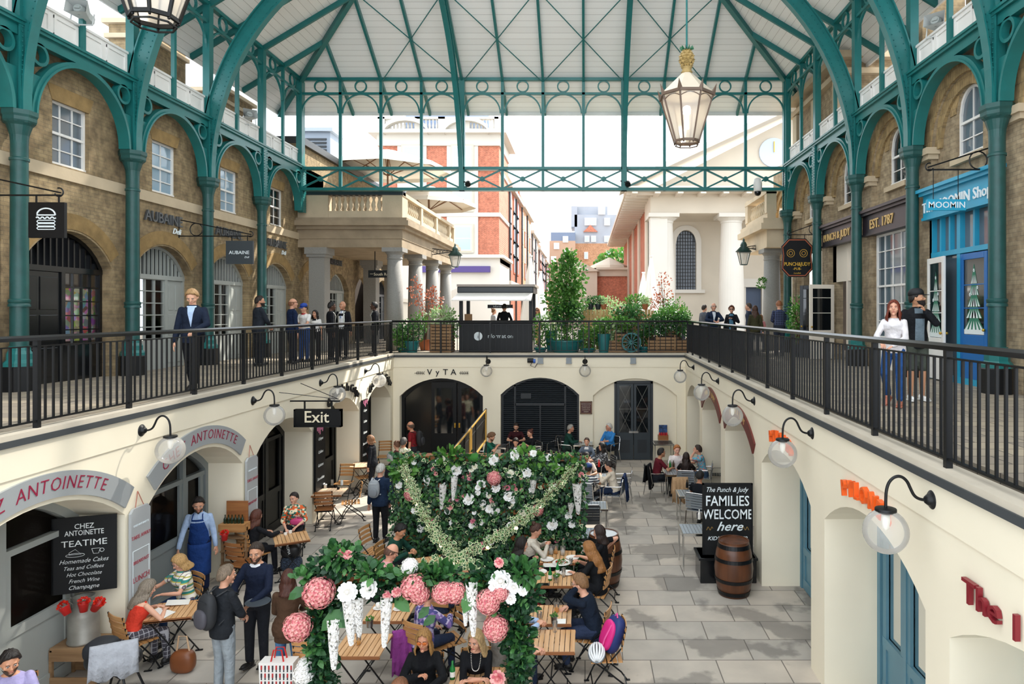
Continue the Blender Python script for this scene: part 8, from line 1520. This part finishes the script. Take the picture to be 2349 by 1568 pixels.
e_ = person('woman in brown leather jacket and jeans seen from behind', 661, 1306, 350, 'stand', 1.64, ('#4a3527', 'coat', 'long'), ('#4f7ba6', 'jeans'), ('long', '#4a2417', .16), ('clasp', 'hold'), (-5, 8), 0, fem=True)
person('woman in bright patterned top with sunglasses on her short dark hair', 630, 1128, 165, 'sit', 1.66, (('floral', '#2c6f62', '#d8602c', '#e8d9b8', 26), 'shirt', 'mid'), ('#1c1e24', 'trousers'), ('short', '#241914', 0), ('lap', 'hold'), (25, 8), 4, '#e0a98e', fem=True, fat=1.1, X=-6.1, chair=WCH('the woman in the patterned top'))
person('brown haired woman in black jumper with her back to us', 588, 1168, 30, 'sit', 1.66, ('#191a1e', 'jumper', 'long'), ('#1a1b20', 'trousers'), ('long', '#5b2f1f', .2), ('table', 'tablefar'), (10, 10), 10, fem=True, chair=WCH('the woman in the black jumper'))
person('smiling dark haired young man in lilac T-shirt at the bottom corner', 22, 1490, 150, 'sit', 1.72, ('#a49cc6', 'tee', 'short'), ('#2a2f3a', 'jeans'), ('quiff', '#1d1613', 0), ('lap', 'lap'), (-20, 18), 8, '#cf9575', beard='#4a382c', chair=WCH('the young man in lilac'))
person('woman in black quilted jacket looking into the crepe doorway', 850, 998, 270, 'stand', 1.66, ('#1a1c22', 'jacket', 'long'), ('#1c1d22', 'trousers'), ('bob', '#8a5f3c', .07), ('down', 'down'), (-10, 15), 3, fem=True, v=('#c7837c', 'open'))
g_ = person('white haired man in navy jacket seen from behind with a grey backpack', 873, 1063, 5, 'stand', 1.76, ('#1c2c44', 'jacket', 'long'), ('#17181c', 'trousers'), ('short', '#c9c6c0', 0), ('down', 'pocket'), (10, 10), 0, '#d99f84')
backpack(g_, 'grey backpack with orange stripes on the white haired man', '#9aa0a6', '#84898f', '#c9cdd0', .85, (-.06, -.2, .27))
person('silver haired woman with a red scarf behind the flower wall corner', 897, 1038, 300, 'stand', 1.62, ('#1d1e24', 'jacket', 'long'), ('#1c1d22', 'trousers'), ('bob', '#a9a6a2', .05), ('down', 'down'), (0, 15), 2, fem=True, collar='#b23a2e')
person('brown haired woman behind the silver haired one, hair tied back', 910, 1010, 300, 'stand', 1.62, ('#5c2f2f', 'jacket', 'long'), ('#1c1d22', 'trousers'), ('bun', '#6b4630', 0), ('down', 'down'), (0, 5), 0, fem=True)
person('grey haired man in pale leaf patterned shirt', 926, 1003, 10, 'stand', 1.70, (('floral', '#cfc6a8', '#8fa07a', '#dcd6c4', 30), 'shirt', 'short'), ('#33363c', 'trousers'), ('short', '#55504c', 0), ('down', 'down'), (0, 0), 0, '#b98264')
h_ = person('bald man in dark red polo with a black backpack and glasses', 942, 966, 275, 'stand', 1.80, ('#7c1c22', 'tee', 'short'), ('#2a2c32', 'trousers'), ('bald', '#5a4638', 0), ('down', 'hip'), (0, 5), 5, '#c98d6e', specs='#3a3a3a')
backpack(h_, 'black backpack on the bald man in the red polo', '#1b1c20', '#232429')
# tables by the back wall
person('curly fair haired man in green T-shirt looking at his hands', 1127, 992, 90, 'sit', 1.74, ('#1f6350', 'tee', 'short'), ('#23262c', 'trousers'), ('curly', '#7a5638', 0), ('eat', 'eat'), (0, 28), 14, '#d9a286', beard='#6a4a34', chair=DCH('the man in the green T-shirt'))
person('bearded man in maroon T-shirt sitting before the shuttered arch', 1184, 969, 175, 'sit', 1.78, ('#3a171c', 'tee', 'short'), ('#23262c', 'trousers'), ('short', '#2a1c15', 0), ('table', 'table'), (5, 22), 10, beard='#2a1c15', chair=DCH('the bearded man in maroon'))
person('auburn haired woman in black laughing beside the shutters', 1216, 984, 240, 'sit', 1.66, ('#1a1a1e', 'tee', 'short'), ('#1c1d22', 'trousers'), ('bun', '#5b2a1c', 0), ('chest', 'table'), (0, 8), 6, fem=True, chair=DCH('the laughing auburn haired woman'))
person('person with dark curls in black jacket and white top', 1183, 1004, 180, 'sit', 1.64, ('#1b1c22', 'jacket', 'long'), ('#1c1d22', 'trousers'), ('curly', '#1b1310', 0), ('table', 'lap'), (5, 25), 8, fem=True, v=('#e4e2df', 'open'), chair=DCH('the person with dark curls'))
person('grey haired man in dark green jumper talking over a drink', 1309, 973, 100, 'sit', 1.74, ('#1d4238', 'jumper', 'long'), ('#2c3a34', 'trousers'), ('short', '#a9a49c', 0), ('hold', 'table'), (-10, 5), 12, '#cf9478', chair=DCH('the man in the dark green jumper'))
person('white haired man in bright blue shirt facing the green jumper man', 1397, 970, 225, 'sit', 1.76, ('#3a86cc', 'shirt', 'mid'), ('#2b2d33', 'trousers'), ('short', '#d8d4cc', 0), ('table', 'lap'), (25, 5), 2, '#d08f74', fat=1.12, chair=DCH('the man in the bright blue shirt'))
person('young woman in blue grey jacket with hair pulled back', 1346, 1003, 190, 'sit', 1.64, ('#56606e', 'jacket', 'long'), ('#23262c', 'trousers'), ('short', '#4a2f22', 0), ('tablefar', 'table'), (0, 5), 5, fem=True, v=('#e9e7e4', 'open'), chair=DCH('the woman in the blue grey jacket'))
person('woman with long black hair in dark speckled dress', 1381, 1014, 250, 'sit', 1.64, (('floral', '#17181c', '#26272c', '#8d8f94', 40), 'shirt', 'long'), ('#1c1d22', 'trousers'), ('long', '#15100e', .3), ('table', 'table'), (0, 10), 10, '#c08a6c', fem=True, chair=DCH('the woman in the speckled dress'))
person('man in pale striped shirt holding up a phone over the flower wall', 1345, 1036, 180, 'sit', 1.74, (('stripe', '#cbb9ae', '#b49f93', 40), 'shirt', 'short'), ('#2b2d33', 'trousers'), ('short', '#1c1512', 0), ('table', 'hold'), (0, 20), 6, '#a8734f', chair=DCH('the man in the pale striped shirt'))
person('boy in navy cap and navy white striped T-shirt seen from behind', 1350, 1063, 20, 'sit', 1.64, (('stripe', '#1b2438', '#e6e6e4', 16), 'tee', 'short'), ('#23262c', 'trousers'), ('short', '#1c1512', 0), ('table', 'table'), (0, 5), 8, '#a8734f', cap='#1f3f77', chair=MCH('the boy in the striped T-shirt'))
person('woman in cream jumper and jeans with a dark ponytail eating', 1396, 1056, 285, 'sit', 1.66, ('#d8cbb8', 'jumper', 'long'), ('#22304a', 'jeans'), ('pony', '#231712', 0), ('eat', 'table'), (0, 18), 14, fem=True, shoes='#ecebe8', chair=MCH('the woman in the cream jumper'))
# friends by the pub wall
person('dark haired man in burgundy T-shirt at the pub wall table', 1517, 1027, 75, 'sit', 1.76, ('#5c1822', 'tee', 'short'), ('#23262c', 'trousers'), ('short', '#1c1512', 0), ('lap', 'table'), (0, 0), 14, '#c08a68', chair=DCH('the man in the burgundy T-shirt'))
person('red haired man in white T-shirt smiling over a menu', 1553, 1020, 180, 'sit', 1.76, ('#e8dedb', 'tee', 'short'), ('#2b2d33', 'trousers'), ('quiff', '#c07840', 0), ('table', 'hold'), (-5, 12), 4, '#e6ac94', chair=DCH('the red haired man'))
person('woman with very long dark hair seen from behind at the friends table', 1574, 1037, 10, 'sit', 1.66, ('#241c1a', 'tee', 'short'), ('#1c1d22', 'trousers'), ('long', '#2c1a14', .42), ('table', 'table'), (0, 5), 6, fem=True, chair=MCH('the very long haired woman'))
person('man in turquoise patterned shirt resting his chin on his hand', 1601, 1020, 280, 'sit', 1.78, (('floral', '#4fa3bd', '#6fb7cb', '#c97f74', 34), 'shirt', 'short'), ('#3c5068', 'jeans'), ('short', '#3b2a20', 0), ('chin', 'table'), (10, 0), 12, '#d99f84', chair=MCH('the man in the turquoise shirt'))
person('black haired man in black T-shirt seen from behind by the chalk board', 1606, 1079, 30, 'sit', 1.74, ('#15181e', 'tee', 'short'), ('#22304a', 'jeans'), ('short', '#15100e', 0), ('table', 'table'), (0, 10), 8, '#b98264', chair=MCH('the man in the black T-shirt'))
# four women beside the flower wall, navy man and his companions
person('woman with long straight dark hair in black at the salad table', 1196, 1231, 85, 'sit', 1.66, ('#17181c', 'jumper', 'long'), ('#7a1c28', 'trousers'), ('long', '#1c1210', .3), ('eat', 'table'), (0, 12), 12, '#d99f84', fem=True, chair=WCH('the woman with long straight dark hair'))
person('woman with brown bun and cream cardigan looking at her hands', 1229, 1222, 80, 'sit', 1.70, ('#cfc6b8', 'shirt', 'long'), ('#2b2d33', 'trousers'), ('bun', '#4a2c20', 0), ('eat', 'eat'), (0, 25), 14, '#d99f84', fem=True, Y=12.2, chair=WCH('the bun haired woman'))
person('dark haired woman in black dress resting her arm on the chair back', 1375, 1204, 275, 'sit', 1.68, ('#15161a', 'tee', 'short'), ('#17181c', 'trousers'), ('long', '#2a1a15', .16), ('table', 'back'), (0, 8), 4, '#dba388', fem=True, chair=WCH('the woman in the black dress'))
person('woman with long wavy golden brown hair in black T-shirt', 1352, 1240, 285, 'sit', 1.68, ('#17181b', 'tee', 'short'), ('#17181c', 'trousers'), ('long', '#a06c3a', .38), ('table', 'eat'), (0, 22), 14, '#d99f84', fem=True, chair=WCH('the woman with wavy golden brown hair'))
person('sandy haired man with glasses in navy jumper, chin on hand', 1331, 1316, 285, 'sit', 1.80, ('#16202f', 'jumper', 'long'), ('#2c3750', 'jeans'), ('quiff', '#8a6440', 0), ('chin', 'table'), (5, 10), 20, '#e0a98e', specs='#3a3a3a', chair=WCH('the man in the navy jumper'))
person('man in grey rolled sleeves facing the navy jumper man, half hidden by ivy', 1165, 1400, 85, 'sit', 1.76, ('#8a8680', 'shirt', 'mid'), ('#a08a72', 'trousers'), ('short', '#4a3a2e', 0), ((-.06, .50, .80), (.06, .50, .80)), (0, 10), 16, chair=WCH('the man in grey rolled sleeves'))
person('person in pale blue sleeves eating behind the flower arch post', 1178, 1352, 85, 'sit', 1.72, ('#a9bfe0', 'shirt', 'long'), ('#2c3750', 'jeans'), ('short', '#4a3a2e', 0), ((-.05, .46, .84), (.07, .46, .84)), (0, 10), 14, chair=WCH('the person in pale blue sleeves'))
# front women
person('blonde woman in mirrored sunglasses and black leather jacket', 972, 1441, 175, 'sit', 1.70, ('#17181b', 'jacket', 'long'), ('#17181c', 'trousers'), ('long', '#b78a52', .24), ('table', 'chest'), (5, 8), 4, '#d99a7a', fem=True, specs='#e07a3c', v=('#111216', 'v'), chair=WCH('the blonde woman in sunglasses'))
person('blonde woman in black top with a bead necklace, arms crossed on the table', 1092, 1442, 175, 'sit', 1.68, ('#15161a', 'tee', 'mid'), ('#17181c', 'trousers'), ('long', '#c8a878', .22), ((.06, .34, .78), (-.06, .36, .80)), (25, 14), 14, '#dfa68a', fem=True, neckl=1, chair=WCH('the blonde woman with the necklace'))
person('brown haired person whose crown just shows at the bottom edge', 915, 1556, 20, 'sit', 1.64, ('#3a3436', 'jumper', 'long'), ('#2c3750', 'jeans'), ('long', '#8a5a3c', .12), ('lap', 'lap'), (0, 15), 8, fem=True)
person('black haired young man in dark green jumper bent over the table', 918, 1200, 100, 'sit', 1.70, ('#1c4438', 'jumper', 'long'), ('#23262c', 'trousers'), ('quiff', '#120e0d', 0), ('table', 'table'), (5, 30), 22, '#c98f6c', chair=WCH('the young man in dark green'))
person('bald man in pink shirt looking down by the garland', 898, 1246, 70, 'sit', 1.76, ('#e0a2a4', 'shirt', 'long'), ('#23262c', 'trousers'), ('bald', '#6a4a3a', 0), ('table', 'table'), (5, 28), 16, '#d99f84')
person('dark haired woman in white top under the crossing garlands', 1022, 1272, 20, 'sit', 1.64, ('#e9e6e2', 'tee', 'short'), ('#2c3750', 'jeans'), ('bun', '#231712', 0), ('table', 'table'), (10, 10), 12, fem=True, chair=WCH('the woman in the white top'))
person('person in purple and white flowered jacket hidden behind the pink blooms', 985, 1342, 30, 'sit', 1.68, (('floral', '#8a6fae', '#c9bfe0', '#4b4a86', 22), 'jacket', 'long'), ('#2c3750', 'jeans'), ('short', '#4a3a2e', 0), ('lap', 'table'), (0, 10), 10, fem=True, chair=WCH('the person in the flowered jacket'))
run_fuse()
# ---- things carried, hung or set down
def sblob(m, c, r, k=2.8, M=None, nu=20, nv=14):
    pw = lambda q: math.copysign(abs(q)**(2/k), q); vs = [(c[0]+r[0]*pw(max(sin(pi*i/nv), .001)*cos(2*pi*j/nu)), c[1]+r[1]*pw(max(sin(pi*i/nv), .001)*sin(2*pi*j/nu)), c[2]+r[2]*pw(cos(pi*i/nv))) for i in range(nv+1) for j in range(nu)]
    m.add(vs, [(i*nu+j, i*nu+(j+1) % nu, (i+1)*nu+(j+1) % nu, (i+1)*nu+j) for i in range(nv) for j in range(nu)], 0, M)
def hand_at(pp, q): t = pp[0]; return MX.LocRotScale(t.location, t.rotation_euler, None) @ pp[3][q]
p = hand_at(d_, 1) if True else 0; p0 = hand_at(d_, -1)
if p.x < p0.x: p, p0 = p0, p
m = MB(); m.lathe([(.15, 0), (.165, .014), (.16, .014), (.148, .005)], p+V((.10, -.03, .02)), 30); props(m.build('serving_tray', mat('#5c646c', .3, metal=.4)), 'round dark serving tray held by the man in the navy jumper', 'tray')
m = MB(); m.box(-.04, .04, -.08, .08, 0, .01, M=MX.Translation(p0+V((.03, -.09, .02))) @ MX.Rotation(.5, 4, 'Z') @ MX.Rotation(.4, 4, 'X')); props(m.build('phone', BLACKG), 'black phone in the hand of the man in the navy jumper', 'phone')
m = MB(); q = hand_at(b_, -1); m.tube([q+V((0, -.04, .1)), q+V((.02, -.11, .12))], .004, 6); props(m.build('cigarette', WHITE), 'cigarette in the raised hand of the man in the black cap', 'cigarette')
m = MB(); p = atZ(640, 1548, PIT+.42); t = thing('shopping_bag', 'white shopping bag printed with red and black figures, red handles', 'bag', (p.x, p.y, PIT+.25)); x, y = p.x, p.y; m.hexa([(x+a*k, y+b*.09, z) for a in (-1, 1) for b in (-1, 1) for z, k in ((PIT+.25, .2),)+((PIT+.62, .22),)]); m.build('bag_body', mat('#e9e6e2', .6), t)
m = MB()
for r_ in range(3):
    for i in range(9): u = x-.19+.047*i; z = PIT+.56-.1*r_; m.box(u, u+.018, y-.097, y-.09, z-.02, z+.03, (i+r_) % 2); m.box(u+.003, u+.015, y-.097, y-.09, z-.05, z-.02, 1)
m.build('printed_figures', [mat('#b52a2a', .6), mat('#2a2a30', .6)], t)
for s_ in (-1, 1): m = MB(); m.tube([(x-.08, y+s_*.05, PIT+.62), (x-.05, y+s_*.04, PIT+.76), (x+.05, y+s_*.04, PIT+.76), (x+.08, y+s_*.05, PIT+.62)], .01, 6); m.build('bag_handle', RED, t)
p = atZ(420, 1540, PIT); t = thing('handbag', 'brown leather handbag on the paving by the checked trousers', 'bag', p); m = MB(); sblob(m, (p.x, p.y, PIT+.15), (.17, .10, .16)); m.build('bag_body', mat('#7a4422', .4, var=.2), t, smooth=True); m = MB(); m.tube([(p.x-.09, p.y, PIT+.28), (p.x-.06, p.y, PIT+.5), (p.x+.05, p.y, PIT+.5), (p.x+.09, p.y, PIT+.28)], .012, 6); m.build('bag_handle', mat('#c9a582', .5), t)
p = atZ(668, 1300, PIT+.1); t = thing('carrier_bag', 'black carrier bag lettered in white over a dark blue coat under the small table', 'bag', (p.x, p.y, PIT)); m = MB(); sblob(m, (p.x, p.y, PIT+.42), (.19, .12, .14)); m.build('bag_body', mat('#141518', .4), t, smooth=True); m = MB(); text(m, 'KROPIA', (p.x-.03, p.y-.125, PIT+.5), (.25, 0, -1), (1, 0, .25), .07, .004, off=.004, align='C'); m.build('bag_lettering', LETW, t); m = MB(); sblob(m, (p.x, p.y+.02, PIT+.16), (.2, .13, .16)); m.build('folded_coat', clothm(('floral', '#2a3444', '#1c2430', '#3c4a5e', 60)), t, smooth=True)
p = atZ(682, 1196, PIT+.68); t = thing('handbag', 'bright pink handbag on the lap of the woman in the patterned top', 'bag', p); m = MB(); sblob(m, p, (.15, .06, .07)); m.build('bag_body', mat('#d0487e', .4), t, smooth=True); m = MB(); m.tube([p+V((-.12, 0, .06)), p+V((0, 0, .1)), p+V((.12, 0, .06))], .01, 6); m.build('bag_handle', mat('#b03a68', .4), t)
hx = atZ(1372, 1505, PIT+.45); t = thing('bicycle_helmet', 'white and grey bicycle helmet on the empty folding chair', 'helmet', hx); M = MX.Translation(hx+V((-.02, -.05, .02))) @ MX.Rotation(.3, 4, 'X'); m = MB()
for i in range(7): a = -1.2+2.4*i/6; m.tube([(.105*sin(a)*sin(b_2)**.8, -.14*cos(b_2), .05+.11*cos(a)*sin(b_2)**.7) for b_2 in [.12+(pi-.24)*j/10 for j in range(11)]], .016, 6, M=M)
m.build('vented_shell', mat('#e8eaec', .3), t, smooth=True); m = MB(); m.sph((0, 0, .05), (.09, .12, .085), 18, 10, M=M); m.build('inner_shell', mat('#3a3e44', .5), t, smooth=True); m = MB(); m.lathe([(.11, 0), (.118, .015), (.11, .03)], n=24, M=M @ MX.Diagonal((1, 1.3, 1, 1)) @ MX.Translation((0, 0, .03))); m.build('helmet_rim', mat('#7f8890', .4), t, smooth=True)
bx = atZ(1402, 1497, PIT+.45)+V((.03, .02, 0)); t = thing('backpack', 'pink and blue backpack standing on the empty folding chair', 'backpack', bx, group=None); M = MX.Translation(bx+V((0, 0, .25))) @ MX.Rotation(.35, 4, 'Y') @ MX.Rotation(.5, 4, 'Z'); m = MB(); sblob(m, (0, 0, 0), (.10, .16, .25), M=M); m.build('blue_pouch', mat('#1f2f6a', .6), t, smooth=True); m = MB(); sblob(m, (-.09, 0, -.02), (.05, .13, .2), M=M); m.build('pink_pocket', mat('#d8267e', .5), t, smooth=True); m = MB(); m.tube([(-.12, -.05, .15), (-.16, -.06, -.05), (-.14, -.05, -.24)], .012, 6, M=M); m.tube([(-.05, -.03, .24), (-.06, 0, .29), (-.05, .03, .24)], .01, 6, M=M); m.build('strap', mat('#e5559a', .5), t)
# garments on chairs, pushchair
def drape(lab, nm, px, py, z, wd, ln, col, rz=0.0, cat='coat'):
    p = atZ(px, py, z); M = MX.Translation(p) @ MX.Rotation(rz, 4, 'Z'); m = MB(); n = 14; vs = []; prof = [(-.10, -ln), (-.07, -ln*.5), (-.05, -.08), (-.03, .01), (0, .03), (.03, .01), (.05, -.08), (.06, -ln*.45), (.08, -ln*.7)]
    for k, (y, zz) in enumerate(prof): vs += [((i/n-.5)*wd*(1+.15*abs(zz)), y+.022*sin(i*1.9+k*.3)*min(abs(zz)*6, 1), zz+.03*sin(i*1.1)*(1 if abs(zz) > .2 else 0)) for i in range(n+1)]
    m.add(vs, [(k*(n+1)+i, k*(n+1)+i+1, (k+1)*(n+1)+i+1, (k+1)*(n+1)+i) for k in range(len(prof)-1) for i in range(n)], 0, M); o = m.build(nm, clothm(col), smooth=True); props(o, lab, cat); so_ = o.modifiers.new('solid', 'SOLIDIFY'); so_.thickness = .012
drape('black coat hanging off the chair of the burgundy T-shirt man', 'coat', 1487, 1066, PIT+.9, .42, .62, '#16181c', 1.2); drape('tan coat over the chair of the very long haired woman', 'coat', 1560, 1096, PIT+.86, .4, .6, '#b08f6c', .1); drape('blue denim jacket on a metal chair beside the cream jumper woman', 'denim_jacket', 1432, 1090, PIT+.9, .4, .62, '#22355c', 1.4, 'jacket')
drape('grey fleece blanket over the black pushchair hood', 'blanket', 262, 1478, PIT+.92, .5, .38, '#a6a9b0', .5, 'blanket'); drape('magenta quilted coat beside the flowered jacket', 'quilted_coat', 935, 1445, PIT+.72, .4, .55, '#8d3f8a', .4)
p = atZ(272, 1515, PIT+.62); t = thing('pushchair_seat', 'black baby car seat and pushchair hood draped with the grey blanket', 'pushchair', (p.x, p.y, PIT)); m = MB(); sblob(m, (p.x-.05, p.y-.02, PIT+.66), (.33, .2, .13), M=None); m.build('seat_shell', mat('#17191d', .5), t, smooth=True); m = MB(); sblob(m, (p.x-.22, p.y, PIT+.78), (.17, .2, .12)); m.build('hood', mat('#202329', .7), t, smooth=True)
for sx_, sy in ((-.22, -.18), (.22, -.18), (-.22, .18), (.22, .18)): m = MB(); m.tube([(p.x+sx_*.5, p.y+sy*.6, PIT+.55), (p.x+sx_*1.2, p.y+sy, PIT+.09)], .014, 6); m.build('leg', BLACK, t); m = MB(); m.lathe([(.085, -.02), (.09, 0), (.085, .02)], n=16, M=MX.Translation((p.x+sx_*1.2, p.y+sy, PIT+.09)) @ MX.Rotation(pi/2, 4, 'X')); m.build('wheel', BLACK, t)
